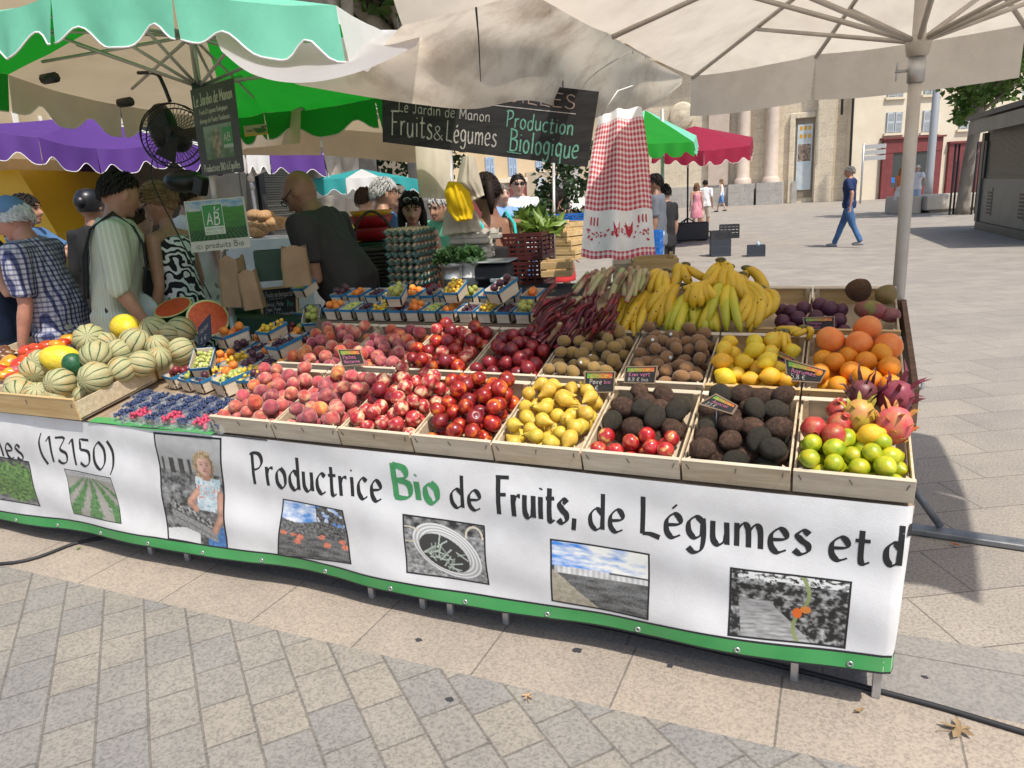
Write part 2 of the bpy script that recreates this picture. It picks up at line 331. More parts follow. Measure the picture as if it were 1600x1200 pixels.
inkg = mat('banner_dark_green', (.05, .27, .10), (.07, .33, .12), sc=20, rough=.5)
NB = 260
def xb(u): return LEFT + (0.55-LEFT)*u if False else LEFT + (.52-LEFT)*(1-(1-u)**1.0)
def hz(x): return hem(min(x, -.02))
bn = MB().grid(lambda u, v: bsurf(xb(u), .655 + (hz(xb(u))-.655)*v), NB, 20).build('banner', wht)
tag(bn, 'long white lettered cloth banner hanging over the front of the fruit stall', 'banner')
def strip(name, z0, z1, m, off, x0=LEFT, x1=.4, n=240):
    return MB().grid(lambda u, v: bsurf(x0+(x1-x0)*u, z0(x0+(x1-x0)*u)*(1-v)+z1(x0+(x1-x0)*u)*v, off), n, 3).build(name, m, bn)
strip('green_stripe', lambda x: hz(x)+.002, lambda x: hz(x)+.046, grn, .0012)
strip('black_line', lambda x: hz(x)+.046, lambda x: hz(x)+.053, ink, .0014)
strip('black_line', lambda x: hz(x)-.003, lambda x: hz(x)+.003, ink, .0016)
strip('top_line', lambda x: .650, lambda x: .655, ink, .0014, x1=-2.2)
for i in range(13):
    x = -.13-.235*1.33*i; c = bsurf(x, hz(x)+.016, .002)
    MB().lathe([(.0045, .001), (.0045, .003), (.0085, .003), (.0095, .0005)], 14, Matrix.Translation(c) @ Matrix.Rotation(R(90), 4, 'X')).build('grommet', steel, bn)
def bl(x, z, k): return bsurf(x, z, .0008+k)
def words(txt, x0, x1, z0, h, m, wd=.15):
    mb = MB(); letter(mb, txt, bl, x0, z0, h, wd, width=x1-x0, jit=.02, slant=.0, thin=.28); return mb.build('lettering', m, bn, smooth=False)
words('Productrice', -2.305, -1.685, .463, .132, ink); words('Bio', -1.648, -1.445, .485, .128, inkg, .24)
words('de', -1.415, -1.280, .478, .122, ink); words('Fruits,', -1.235, -.945, .477, .134, ink, .165); words('de', -.912, -.785, .466, .122, ink)
words('Légumes', -.748, -.24, .474, .126, ink, .16); words('et', -.205, -.088, .474, .122, ink, .16); words("d'", -.066, .012, .478, .122, ink, .16)
words('(13150)', -3.585, -3.06, .437, .125, ink, .15); words('les', -3.885, -3.70, .42, .13, ink, .15); words('Eguil', -4.30, -3.90, .42, .13, ink, .15)
# ---------------------------------------------------------------- photographs printed on the banner
vprint = mat('printed_photo', (1, 1, 1), vcol=True, rough=.5)
def mix(a, b, t): t = max(0, min(1, t)); return tuple(x+(y-x)*t for x, y in zip(a, b))
def gry(g): return (g, g, g*.98)
def pic(fn, corners, nu, nv, surf, parent, off=.0009, frame=ink, fw=.006, name='printed_photo'):
    (ax, az), (b_x, b_z), (cx, cz), (dx, dz) = corners        # tl tr br bl
    def q(u, v): return (ax*(1-u)*(1-v)+b_x*u*(1-v)+cx*u*v+dx*(1-u)*v, az*(1-u)*(1-v)+b_z*u*(1-v)+cz*u*v+dz*(1-u)*v)
    m = MB().grid(lambda u, v: surf(*q(u, v), off), nu, nv)
    cols = [fn(i/nu, j/nv) for j in range(nv+1) for i in range(nu+1)]
    o = m.build(name, vprint, parent, cols=cols)
    if frame:
        W = hypot(b_x-ax, b_z-az); H = hypot(dx-ax, dz-az); eu, ev = fw/W, fw/H; b = MB()
        for (u0, v0, u1, v1) in ((-eu, -ev, 1+eu, 0), (-eu, 1, 1+eu, 1+ev), (-eu, 0, 0, 1), (1, 0, 1+eu, 1)):
            b.grid(lambda u, v: surf(*q(u0+(u1-u0)*u, v0+(v1-v0)*v), off), 16, 10)
        b.build('photo_border', frame, parent)
    return o
def seg(px, py, ax, ay, bx_, by_):
    dx, dy = bx_-ax, by_-ay; t = max(0, min(1, ((px-ax)*dx+(py-ay)*dy)/(dx*dx+dy*dy+1e-9))); return hypot(px-ax-dx*t, py-ay-dy*t)
def inel(u, v, cx, cy, rx, ry): return ((u-cx)/rx)**2+((v-cy)/ry)**2
def p_plant(u, v):
    g = .10+.12*fbm((u*14, v*14, 1)); e = inel(u, v, .72, .5, .5, .42)
    if e < 1+.5*fbm((u*9, v*9, 3)): return mix((.03, .09, .03), (.20, .33, .10), .5+.9*fbm((u*20, v*20, 2)))
    return mix(gry(max(.03, g)), gry(.5), (v-.75)*2*(fbm((u*20, v*30, 4))+.5))
def p_rows(u, v):
    if v < .1+.03*fbm((u*9, 0, 0)): return mix(gry(.5), gry(.32), fbm((u*9, v*30, 1))+.3)
    k = (u-.52)/(v+.02)*1.15; g = .34+.2*fbm((u*26, v*26, 2)); best = min(abs(k-c) for c in (-1.15, -.55, .0, .62, 1.25))
    if best < .16+.1*fbm((u*16, v*16, 7)): return mix((.05, .14, .05), (.16, .30, .12), .5+fbm((u*24, v*24, 5)))
    return mix(gry(.2), (.42, .39, .34), g*2)
def p_woman(u, v):
    n1, n2 = fbm((u*7, v*13, 3)), fbm((u*24, v*40, 8))
    c = gry(.40-.25*v+.05*n1) if v < .32 else gry(max(.04, .15+.22*n1+.12*n2))
    if .04 < u < .52 and .20 < v < .35 and (u*9) % 1.4 < .75: c = gry(.06+.05*n2)
    if v > .9-.12*u and u < .55: c = gry(.66+.05*n2)
    jeans = u > .70 and v > .82 - .1*(u-.7)
    if jeans: c = mix((.04, .12, .32), (.10, .26, .52), .5+n2)
    if abs(u-.76) < .185+.02*sin(v*20) and .355 < v < .66:                                  # T-shirt with a faded print
        c = mix((.36, .50, .54), (.66, .70, .69), .55+.9*n1-1.2*(u-.80)); c = mix(c, (.50, .22, .18), max(0, n2-.05)*2.6 if .43 < v < .55 else 0); c = mix(c, (.18, .38, .48), max(0, -n2-.12)*2.2)
    top = .60+.22*(u-.15); bot = .84+.16*(u-.15)                                             # slanting crate of vegetables
    if .12 < u < .86 and top < v < bot:
        c = gry(.36+.12*n2-.10*((v-top)/(bot-top))) if v > top+.09 else gry(max(.03, .20+.55*n2))
        if abs(v-top-.09) < .006 or abs(v-top-.165) < .004: c = gry(.10)
    for q in ((.58, .50, .47, .60), (.47, .60, .56, .655), (.955, .50, .97, .70), (.97, .70, .84, .845)):
        d = seg(u, v*1.4, q[0], q[1]*1.4, q[2], q[3]*1.4)
        if d < .05: c = mix((.62, .36, .26), (.34, .17, .12), d*13+.5*n1+.1)
    hx_ = (u-.72)/.17; hy_ = (v-.245)/.135
    if hx_*hx_+hy_*hy_ < 1+.25*n2 or (.14 > abs(u-.72) > .085 and .24 < v < .36): c = mix((.16, .10, .05), (.55, .42, .25), .55+.5*sin(u*150+8*v)*.35+.7*n2-.9*max(0, hx_)*.5)
    if abs(u-.745) < .055 and .31 < v < .385: c = mix((.50, .28, .20), (.32, .16, .11), (v-.30)*9)
    fx, fy = (u-.735)/.112, (v-.25)/.088
    if fx*fx+fy*fy < 1 and v > .178+.05*max(0, .72-u):
        c = mix((.70, .45, .35), (.36, .19, .14), .18+.55*fx+.25*fy*fy+.3*n1)
        for ex in (.69, .782):
            d = hypot((u-ex)/.028, (v-.238)/.010)
            if d < 1.15: c = mix((.10, .065, .05), c, d*.75)
            if abs(u-ex) < .034 and abs(v-.219) < .006: c = mix(c, (.20, .12, .08), .7)
        if hypot((u-.742)/.022, (v-.272)/.012) < 1: c = mix(c, (.34, .17, .13), .55)
        if hypot((u-.735)/.045, (v-.298)/.008) < 1: c = (.42, .17, .15)
    return c
def p_hens(u, v):
    hl = .30-.16*u*0+.05*sin(u*7)+.06*u
    if u > .55 and v < .62-.25*abs(u-.8) and fbm((u*8, v*8, 1)) > -.25: return gry(max(.02, .11+.2*fbm((u*26, v*26, 2))))
    if v < hl: return mix((.10, .30, .70), (.85, .88, .92), .5+1.1*fbm((u*4, v*8, 5)))
    if v < hl+.2: return gry(max(.02, .14+.18*fbm((u*22, v*22, 8))))
    for x, y in ((.06, .55), (.2, .56), (.3, .62), (.27, .7), (.62, .57), (.7, .72), (.92, .62), (.96, .72)):
        if inel(u, v, x, y, .05, .05) < 1: return mix((.55, .10, .06), (.75, .35, .22), fbm((u*40, v*40, 2))+.4)
    return gry(max(.04, .17+.10*fbm((u*40, v*60, 4))+.12*fbm((u*5, v*16, 9))-.05*v))
def p_beans(u, v):
    c = gry(max(.05, .27+.25*fbm((u*20, v*20, 1)))) if v > .2 else gry(max(.03, .14+.3*fbm((u*9, v*9, 4))))
    a = R(28); x, y = (u-.53)*1.35, (v-.52); X, Y_ = x*cos(a)+y*sin(a), -x*sin(a)+y*cos(a)
    e = hypot(X/.62, Y_/.40)
    if e < 1: c = gry(.58+.22*sin(e*60)*(e > .66))
    X2, Y2 = X+.02, Y_-.06; e2 = hypot(X2/.45, Y2/.28)
    if e2 < 1:
        c = gry(.05)
        for k in range(26):
            r_ = random.Random(k); bx0, by0, an = r_.uniform(-.3, .3), r_.uniform(-.18, .18), r_.uniform(0, pi)
            if seg(X2, Y2, bx0-cos(an)*.11, by0-sin(an)*.11, bx0+cos(an)*.11, by0+sin(an)*.11) < .011: c = (.50, .56, .50) if k % 3 else (.28, .33, .28)
    if min(abs(hypot((u-.02)/.2, (v-.3)/.13)-1)*.12, abs(hypot((u-.88)/.1, (v-.2)/.16)-1)*.1) < .012 and (u < .16 or v < .24): c = (.62, .57, .46)
    return c
def p_green(u, v):
    if v < .40-.0*u: return mix((.05, .25, .72), (.88, .88, .82), .15+.95*u+.9*fbm((u*5, v*14, 6))+.2*(v < .3)*(1-u))
    if v < .37+.14 and u > .02 and v > .37+.06*(u > .6)-.0 and .40 < v < .56-.05*u: return gry(.55+.25*sin(u*110)*.4+.15*fbm((u*9, v*9, 1)))
    if v < .47: return gry(.06)
    if u < (v-.45)*.9: return mix((.30, .27, .20), (.42, .38, .30), fbm((u*20, v*20, 1))+.5)
    return gry(max(.03, .12+.08*fbm((u*50, v*40, 2))+.10*fbm((u*4, v*14, 6))))
def p_tom(u, v):
    path = abs(u-.16-.36*(v-.3)) < .1+.3*(v-.3) and v > .42
    c = gry(max(.02, .10+.5*fbm((u*13, v*11, 1))+.25*fbm((u*34, v*30, 5)))) if not path else gry(.34+.2*fbm((u*8, v*30, 3)))
    if v < .12 and fbm((u*14, v*20, 8)) > 0: c = gry(.7)
    if abs(u-.62-.06*sin(v*6)) < .018: c = (.25, .30, .12)
    if inel(u, v, .59, .56, .042, .085) < 1: c = (.80, .16, .02)
    if inel(u, v, .66, .49, .045, .06) < 1: c = (.72, .24, .05)
    return c
pic(p_plant, ((-4.12, .418), (-3.689, .412), (-3.672, .196), (-4.16, .185)), 60, 46, bsurf, bn)
pic(p_rows, ((-3.435, .403), (-3.116, .400), (-3.094, .193), (-3.421, .191)), 48, 36, bsurf, bn, fw=.004)
pic(p_woman, ((-2.801, .628), (-2.448, .632), (-2.496, .150), (-2.816, .157)), 84, 110, bsurf, bn, fw=.009)
pic(p_hens, ((-2.162, .408), (-1.880, .402), (-1.870, .190), (-2.229, .160)), 90, 70, bsurf, bn)
pic(p_beans, ((-1.608, .420), (-1.292, .419), (-1.288, .204), (-1.612, .198)), 120, 90, bsurf, bn)
pic(p_green, ((-1.041, .406), (-.720, .403), (-.724, .182), (-1.044, .187)), 100, 72, bsurf, bn)
pic(p_tom, ((-.464, .402), (-.145, .409), (-.150, .204), (-.467, .183)), 120, 84, bsurf, bn)
# ---------------------------------------------------------------- things lying on the ground
cb = MB().tube(spline([(-4.6, -.42, .012), (-3.66, -.26, .012), (-3.48, .03, .012), (-3.2, .2, .012), (-2.4, .17, .012), (-1.4, .15, .012), (-.6, .13, .012), (0, .075, .012), (.32, .02, .012), (.9, -.1, .012), (1.8, -.12, .012)], 8), .0085, 8).build('power_cable', mat('black_rubber', (.02, .02, .022), rough=.6))
tag(cb, 'black power cable lying along the paving under the stall', 'cable')
leafm = mat('dry_leaf', (.26, .165, .08), (.38, .26, .14), sc=30, rough=.8, rnd=.2)
def leaf(px, py, s, rz, label, lobes=5, m=leafm):
    b = MB(); P = []; n = lobes*4
    for k in range(n):
        a = 2*pi*k/n; r = s*(.62+.38*cos(lobes*a))*(1-.25*cos(a)); P.append((r*cos(a), r*sin(a), .008+.35*s*abs(sin(a*1.5))*.5))
    b.add([(0, 0, .006)]+P, [(0, 1+k, 1+(k+1) % n) for k in range(n)]); b.tube([(-s*.5, 0, .008), (-s*1.5, .1*s, .008)], .0012, 5)
    p = G(px, py, .004); tag(b.build('fallen_leaf', m, M=Matrix.Translation(p) @ Matrix.Rotation(rz, 4, 'Z')), label, 'leaf')
leaf(1500, 1143, .045, .5, 'large curled dry brown leaf on the bottom right paving'); leaf(824, 1090, .02, 2.2, 'small dry leaf lying in front of the middle of the banner')
leaf(1494, 854, .02, 5.6, 'rust coloured leaf beside the parasol foot bar', 2, mat('rust_leaf', (.4, .13, .04), rough=.8))
leaf(1345, 1112, .018, .8, 'narrow dry leaf by the front right table leg', 2); leaf(124, 858, .016, 1, 'green scrap of leaf under the left end of the banner', 3, mat('green_leaf', (.2, .27, .1), rough=.7))
gumm = mat('old_gum', (.04, .04, .045), rough=.9)
for i, (px, py, s, l) in enumerate([(654, 1000, .014, 'small flattened black gum spot left of the paving middle'), (902, 1016, .02, 'black tar spot on the border slab under the banner middle'), (1047, 1041, .012, 'tiny black gum spot right of the tar spot'), (702, 1093, .015, 'black gum spot on a paving block'), (1445, 1058, .011, 'black gum spot to the right of the last table leg')]):
    n = 14; P = [(s*U(.6, 1.1)*cos(2*pi*k/n), s*U(.5, .9)*sin(2*pi*k/n)) for k in range(n)]
    tag(MB().poly(P, .0015).build('gum_spot', gumm, smooth=False, M=Matrix.Translation(G(px, py, .0045))), l, 'gum spot')
# ================================================================ wooden crates
wood = mat('poplar_wood', (.50, .39, .25), (.66, .55, .39), sc=3.2, stretch=(1.5, 14, 14), det=5, rough=.68, bump=.08, bsc=60, rnd=.07, dirt=((.30, .22, .14), .4, 7))
wood_p = mat('pale_wood', (.56, .47, .345), (.68, .59, .46), sc=3, stretch=(1.5, 14, 14), det=5, rough=.66, rnd=.06, dirt=((.36, .27, .17), .4, 7))
wood_o = mat('pine_wood', (.50, .32, .13), (.66, .47, .23), sc=3, stretch=(1.2, 12, 12), det=5, rough=.62, bump=.06, rnd=.05)
wood_in = mat('thin_ply', (.46, .36, .25), (.58, .48, .36), sc=4, stretch=(9, 2, 9), rough=.7, rnd=.05)
staple = mat('staple_wire', (.10, .09, .08), rough=.5, metal=.6)
TILT = atan2(SL, 1)
def crate_proto(w, d, h, front, label):
    t = .0065; o = empty('wooden_crate', label=label, cat='crate')
    MB().box((0, 0, .004), (w, t, h-.004), bev=.0008).build('front_board', front, o, smooth=False)
    MB().box((0, -.0015, h-.004), (w, .0125, h), bev=.001).build('top_rim', wood_p if front is not wood_o else wood_o, o, smooth=False)
    MB().box((.0, d-t, .004), (w, d, h-.004)).build('back_board', front, o, smooth=False)
    MB().box((0, d-.02, h-.004), (w, d+.0015, h+.001), bev=.001).build('top_rim', wood_p, o, smooth=False)
    for x in (0.0005, w-t-.0005):
        MB().box((x, t, .012), (x+t, d-t, h-.016), bev=.0008).build('side_board', wood, o, smooth=False)
    MB().box((t, t, .0), (w-t, d-t, .004)).build('floor_board', wood_in, o, smooth=False)
    for x in (t+.001, w-t-.017):
        for y in (t+.0005, d-t-.0165): MB().poly([(x, y), (x+.016, y), (x+.016 if (x > .1) == (y > .1) else x, y+.016)][:3], h-.005, Matrix.Translation((0, 0, .0045))).build('corner_post', wood, o, smooth=False)
    for x in (.022, w*.5, w-.022): MB().box((x, -.0028, h*.62), (x+.0014, -.0002, h*.62+.018), Matrix.Translation((x, 0, h*.6)) @ Matrix.Rotation(U(-.5, .5), 4, 'Y') @ Matrix.Translation((-x, 0, -h*.6))).build('staple', staple, o, smooth=False)
    return o
CW = .3035
def crate_mat(x, y, z, tilt=TILT, rz=0): return Matrix.Translation((x, y, z)) @ Matrix.Rotation(rz, 4, 'Z') @ Matrix.Rotation(tilt, 4, 'X')
CRATES = {}
protos = {}
def place_crate(key, x, y, z, front, label, tilt=TILT, w=CW, d=.395, h=.079, rz=0, group='wooden crates of fruit'):
    k = (id(front), round(w, 3), d, h)
    if k not in protos: o = protos[k] = crate_proto(w, d, h, front, label)
    else: o = copy_tree(protos[k])
    M = crate_mat(x, y, z, tilt, rz); o.matrix_world = M; o['label'] = label; o['group'] = group; CRATES[key] = (M, w, d)
for i, (f, l) in enumerate([(wood_p, 'wooden crate holding limes, pomegranates and dragon fruit, front row'), (wood, 'wooden crate full of avocados only, front row'), (wood_p, 'wooden crate of avocados with red apples in front'), (wood, 'wooden crate of yellow pears in the front row'),
     (wood_p, 'front row crate of orange fleshed nectarines next to the pears'), (wood, 'front row crate of pale and red nectarines'), (wood_p, 'front row peach crate beside the pale nectarines'), (wood_p, 'leftmost front row crate of pink peaches')]):
    place_crate((0, i), -.31*(i+1)+.003, 0, .657, f, l)
for i, (f, l) in enumerate([(wood_o, 'wooden crate of oranges and grapefruit behind the limes'), (wood_o, 'wooden crate of lemons and small bananas behind the avocados'), (wood, 'wooden crate of brown kiwis beside the lemons'), (wood, 'wooden crate of greenish kiwis behind the pears'),
     (wood, 'middle row crate of dark red nectarines under the rhubarb'), (wood, 'middle row crate of red nectarines'), (wood_p, 'middle row crate of red peaches with a price tag'), (wood_p, 'leftmost middle row crate of orange peaches')]):
    place_crate((1, i), -.31*(i+1)+.003, .42, .777, f, l)
for i, (f, l) in enumerate([(wood_o, 'rear wooden crate of mangoes, passion fruit and a coconut'), (wood_o, 'rear crate under the right half of the bananas'), (wood, 'rear crate under the left half of the bananas'), (wood, 'rear crate under the rhubarb stalks')]):
    place_crate((2, i), -.31*(i+1)+.003, .84, .897, f, l)
# ================================================================ fruit
def fruit_mat(name, a, b, c=None, sc=1.3, rough=.45, **k): return mat(name, a, b, c, sc=sc, rough=rough, **k)
m_peach = fruit_mat('peach_skin', (.40, .038, .042), (.68, .38, .20), (.52, .115, .095), 1.0, .8, lo=.38, hi=.66, sheen=.35, rnd=.16, hue=.012, bump=.03, bsc=60)
m_peachO = fruit_mat('orange_peach_skin', (.42, .042, .028), (.68, .31, .085), (.52, .12, .045), 1.0, .75, lo=.36, hi=.66, sheen=.3, rnd=.16, hue=.01)
m_peachD = fruit_mat('dusky_peach_skin', (.24, .035, .055), (.62, .27, .16), (.40, .09, .09), 1.0, .85, lo=.40, hi=.72, sheen=.35, rnd=.2)
m_nectW = fruit_mat('pale_nectarine_skin', (.33, .014, .022), (.76, .52, .30), (.52, .06, .06), 1.1, .36, lo=.40, hi=.62, rnd=.14, spots=(.7, .5, .35), spsc=9, spth=.05, coat=.15)
m_nectY = fruit_mat('red_nectarine_skin', (.23, .010, .012), (.72, .20, .02), (.40, .024, .014), 1.0, .32, lo=.40, hi=.66, rnd=.18, coat=.25)
m_nectD = fruit_mat('dark_nectarine_skin', (.15, .010, .018), (.50, .085, .03), (.27, .016, .02), 1.0, .36, lo=.42, hi=.74, rnd=.2, coat=.15)
m_apr = fruit_mat('apricot_skin', (.78, .26, .02), (.80, .38, .045), (.70, .17, .03), 1.2, .6, rnd=.1, hue=.008)
m_pear = fruit_mat('pear_skin', (.58, .38, .035), (.70, .50, .07), None, 2, .45, spots=(.16, .09, .02), spsc=5.5, spth=.2, rnd=.1, hue=.012, dirt=((.38, .25, .05), .5, 2.2))
m_avo = fruit_mat('avocado_skin', (.038, .020, .013), (.13, .068, .042), (.066, .035, .022), 4, .55, spec=.35, bump=.7, bsc=16, rnd=.25)
m_avoG = fruit_mat('green_avocado_skin', (.020, .017, .011), (.052, .042, .024), None, 5, .55, bump=.9, bsc=16, rnd=.25)
m_kiwi = fruit_mat('kiwi_skin', (.22, .13, .028), (.33, .205, .055), None, 7, .85, sheen=.3, rnd=.14, bump=.25, bsc=30)
m_kiwiB = fruit_mat('brown_kiwi_skin', (.17, .080, .026), (.27, .135, .046), None, 7, .85, sheen=.3, rnd=.14, bump=.25, bsc=30)
m_orange = fruit_mat('orange_peel', (.80, .27, .008), (.84, .34, .015), None, 2, .4, bump=.35, bsc=22, rnd=.07, hue=.01)
m_grapef = fruit_mat('grapefruit_peel', (.78, .17, .02), (.82, .27, .06), None, 1.2, .42, bump=.3, bsc=24, rnd=.06)
m_lemon = fruit_mat('lemon_peel', (.74, .50, .025), (.68, .56, .05), (.78, .46, .02), 1.3, .42, bump=.3, bsc=20, rnd=.08, hue=.02, spots=(.30, .2, .03), spsc=4, spth=.1)
m_lime = fruit_mat('lime_peel', (.17, .27, .010), (.56, .48, .018), (.36, .41, .012), .8, .3, lo=.34, hi=.62, bump=.15, bsc=24, rnd=.1, coat=.2)
m_apple = fruit_mat('apple_skin', (.40, .012, .018), (.72, .56, .16), (.54, .09, .05), 1.0, .28, lo=.46, hi=.68, rnd=.16, coat=.25)
m_pom = fruit_mat('pomegranate_skin', (.42, .03, .03), (.52, .17, .07), (.46, .05, .035), 1.5, .38, rnd=.1, dirt=((.25, .13, .07), .6, 3))
m_plum = fruit_mat('plum_skin', (.040, .008, .020), (.115, .022, .042), None, 1.4, .4, rnd=.3, sheen=.2)
m_plumR = fruit_mat('red_plum_skin', (.10, .010, .02), (.24, .025, .03), None, 1.4, .35, rnd=.25)
m_mir = fruit_mat('mirabelle_skin', (.74, .42, .025), (.70, .52, .05), None, 1.5, .45, rnd=.1, hue=.015)
m_gg = fruit_mat('green_grape', (.42, .48, .10), (.55, .56, .18), None, 40, .3, rnd=.1, hue=.01, sss=.15)
m_gd = fruit_mat('dark_grape', (.035, .010, .022), (.075, .022, .045), None, 40, .42, rnd=.2)
m_fig = fruit_mat('green_plum', (.30, .33, .06), (.42, .42, .09), None, 2, .5, rnd=.15)
m_passion = fruit_mat('passion_fruit', (.060, .014, .030), (.10, .026, .05), None, 3, .55, rnd=.15)
m_stem = mat('fruit_stem', (.07, .045, .02), rough=.8)
def blob(fn, n=18, m=12): return MB().lathe([(sin(pi*i/m), -cos(pi*i/m)) for i in range(m+1)], n, None, fn)
def f_peach(s):
    def q(p):
        r = hypot(p.x, p.y); a = atan2(p.y, p.x)
        d = 1-.10*exp(-(a/.16)**2)*(.4+.6*max(0, p.z))
        z = p.z - .34*exp(-(r/.28)**2)*(p.z > 0)
        return V((p.x*d*1.03, p.y*d*1.0, z*.94)) + V((p.x, p.y, p.z))*.04*nzv(p+V((s, 0, 0)), 1.4)
    return q
def f_round(s, k=.02, dim=.06, sq=1.0):
    def q(p):
        r = hypot(p.x, p.y); z = p.z*sq - dim*exp(-(r/.2)**2)*(1 if p.z > 0 else -.5); l = 1+k*nzv(p+V((s, s, 0)), 1.7)
        return V((p.x*l, p.y*l, z*l))
    return q
def f_pear(s):
    def q(p):
        t = (p.z+1)/2; r = .98*(1 - .62*max(0, min(1, (t-.42)/.42))**1.0*(1 if t < .9 else 1)) if t > .42 else .98
        z = p.z*1.35 + (.28 if False else 0); b = .13*max(0, z)**2
        return V((p.x*r+b*(1 if s else -1), p.y*r, z)) + p*.05*nzv(p+V((s, 0, 3)), 1.5)
    return q
def f_avo(s):
    def q(p):
        r = 1-.20*max(0, p.z)**1.5 if p.z > 0 else 1; return V((p.x*r, p.y*r, p.z*1.25)) + p*.03*nzv(p+V((s, 0, 0)), 2)
    return q
def f_lemon(s):
    def q(p):
        z = p.z*1.12+.22*(abs(p.z) > .86)*(abs(p.z)-.86)/.14*(1 if p.z > 0 else -1); return V((p.x, p.y, z)) + p*.04*nzv(p+V((s, 0, 0)), 2)
    return q
def f_kiwi(s): return lambda p: V((p.x*.94, p.y*.9, p.z*1.18)) + V((0, 0, .05))*(abs(p.z) > .97)*(1 if p.z > 0 else -1) + p*.03*nzv(p+V((s, 0, 0)), 2)
def f_pom(s):
    def q(p):
        a = atan2(p.y, p.x); l = 1+.035*cos(a*6)*(1-p.z*p.z); return V((p.x*l, p.y*l, p.z*.95))
    return q
def variants(name, m, fs, n=18, k=12, extra=None):
    out = []
    for f in fs:
        b = blob(f, n, k)
        if extra: extra(b)
        out.append(b.mesh(name, m))
    return out
def crown(b):
    b.lathe([(.16, .9), (.2, 1.08), (.3, 1.28), (.24, 1.28), (.13, 1.1), (.0, 1.02)], 12)
KIND = {
 'peach': variants('peach', m_peach, [f_peach(1), f_peach(5)]), 'orange_peach': variants('peach', m_peachO, [f_peach(2), f_peach(7)]), 'dusky_peach': variants('peach', m_peachD, [f_peach(15)]),
 'pale_nectarine': variants('nectarine', m_nectW, [f_peach(3), f_peach(9)]), 'red_nectarine': variants('nectarine', m_nectY, [f_peach(4), f_peach(8)]),
 'dark_nectarine': variants('nectarine', m_nectD, [f_peach(6), f_peach(11)]), 'pear': variants('pear', m_pear, [f_pear(0), f_pear(1)]),
 'avocado': variants('avocado', m_avo, [f_avo(0), f_avo(3)])+variants('avocado', m_avoG, [f_avo(5)]), 'kiwi': variants('kiwi', m_kiwi, [f_kiwi(0), f_kiwi(4)], 16, 10), 'brown_kiwi': variants('kiwi', m_kiwiB, [f_kiwi(2), f_kiwi(6)], 16, 10),
 'orange': variants('orange', m_orange, [f_round(1), f_round(4)]), 'grapefruit': variants('grapefruit', m_grapef, [f_round(2, .02, .05, .92)]), 'lemon': variants('lemon', m_lemon, [f_lemon(1), f_lemon(6)]), 'lime': variants('lime', m_lime, [f_lemon(3), f_round(8, .03, .0, 1.08)]),
 'apple': variants('apple', m_apple, [f_round(5, .04, .22, .92)]), 'pomegranate': variants('pomegranate', m_pom, [f_pom(1)], 24, 14, crown), 'plum': variants('plum', m_plum, [f_peach(12)], 12, 8), 'red_plum': variants('plum', m_plumR, [f_peach(13)], 12, 8),
 'apricot': variants('apricot', m_apr, [f_peach(14)], 14, 9), 'mirabelle': variants('mirabelle_plum', m_mir, [f_round(3, .03, .05)], 9, 7), 'green_plum': variants('green_plum', m_fig, [f_round(9, .05, .05, 1.1)], 12, 8), 'passion_fruit': variants('passion_fruit', m_passion, [f_round(7, .04, .05)], 14, 10)}
STEM = MB().tube([(0, 0, 1.2), (.03, 0, 1.4), (.1, .02, 1.62)], [.05, .05, .09], 5).mesh('stem', m_stem)
STICK = MB().lathe([(0, .965), (.26, .935), (.27, .90)], 10, Matrix.Rotation(R(90), 4, 'Y')).mesh('sticker', mat('fruit_sticker', (.72, .76, .70), rough=.4))
def rand_rot(): return Matrix.Rotation(U(0, 2*pi), 4, 'Z') @ Matrix.Rotation(math.acos(U(-1, 1)), 4, 'X') @ Matrix.Rotation(U(0, 2*pi), 4, 'Z')
def fruit(kind, M, r, label, group, rot=None, stretch=None):
    me = rng.choice(KIND[kind]); o = link(me.name, me, M=M @ (rot if rot is not None else rand_rot()) @ Matrix.Scale(r, 4)); cat = me.name.split('.')[0].replace('_', ' ')
    tag(o, label, cat, group)
    if kind == 'pear': link('stem', STEM, o)
    if 'kiwi' in kind and rng.random() < .2: link('sticker', STICK, o)
    return o
def pile(w, d, n, rmin, rmax, hf, u0=0, u1=None, v0=0, v1=None, K=26, pre=(), pack=.94):
    u1 = w if u1 is None else u1; v1 = d if v1 is None else v1; B = list(pre); fails = 0; new = []
    while len(new) < n and fails < 25:
        r = U(rmin, rmax); best = None
        for k in range(K):
            u, v = U(u0+r, max(u0+r+.001, u1-r)), U(v0+r, max(v0+r+.001, v1-r)); z = r+.004
            for (x, y, zz, rr) in B:
                s = (r+rr)*pack; q = (x-u)**2+(y-v)**2
                if q < s*s: z = max(z, zz+sqrt(s*s-q))
            e = z-hf(u, v)
            if best is None or e < best[0]: best = (e, u, v, z)
        if best[0] > 0: fails += 1; continue
        b = (best[1], best[2], best[3], r); B.append(b); new.append(b)
    return new
def seen(new, M, others=(), thr=.02):
    eye = M.inverted() @ CAM; out = []; A = list(new)+list(others)
    for b in new:
        c = V(b[:3]); d = (eye-c).normalized(); x = d.orthogonal().normalized(); y = d.cross(x); hit = 0; tot = 0
        for i in range(5):
            for a in range(1 if i == 0 else 8):
                q = i*.22; p = c + (x*cos(a*pi/4+i)+y*sin(a*pi/4+i))*(q*b[3]) + d*(b[3]*sqrt(max(0, 1-q*q))); tot += 1; blk_ = False
                for o in A:
                    if o is b: continue
                    oc = V(o[:3])-p; t = oc.dot(d)
                    if t > 0 and (oc-d*t).length_squared < (o[3]*.97)**2: blk_ = True; break
                hit += not blk_
        if hit/tot > thr: out.append(b)
    return out
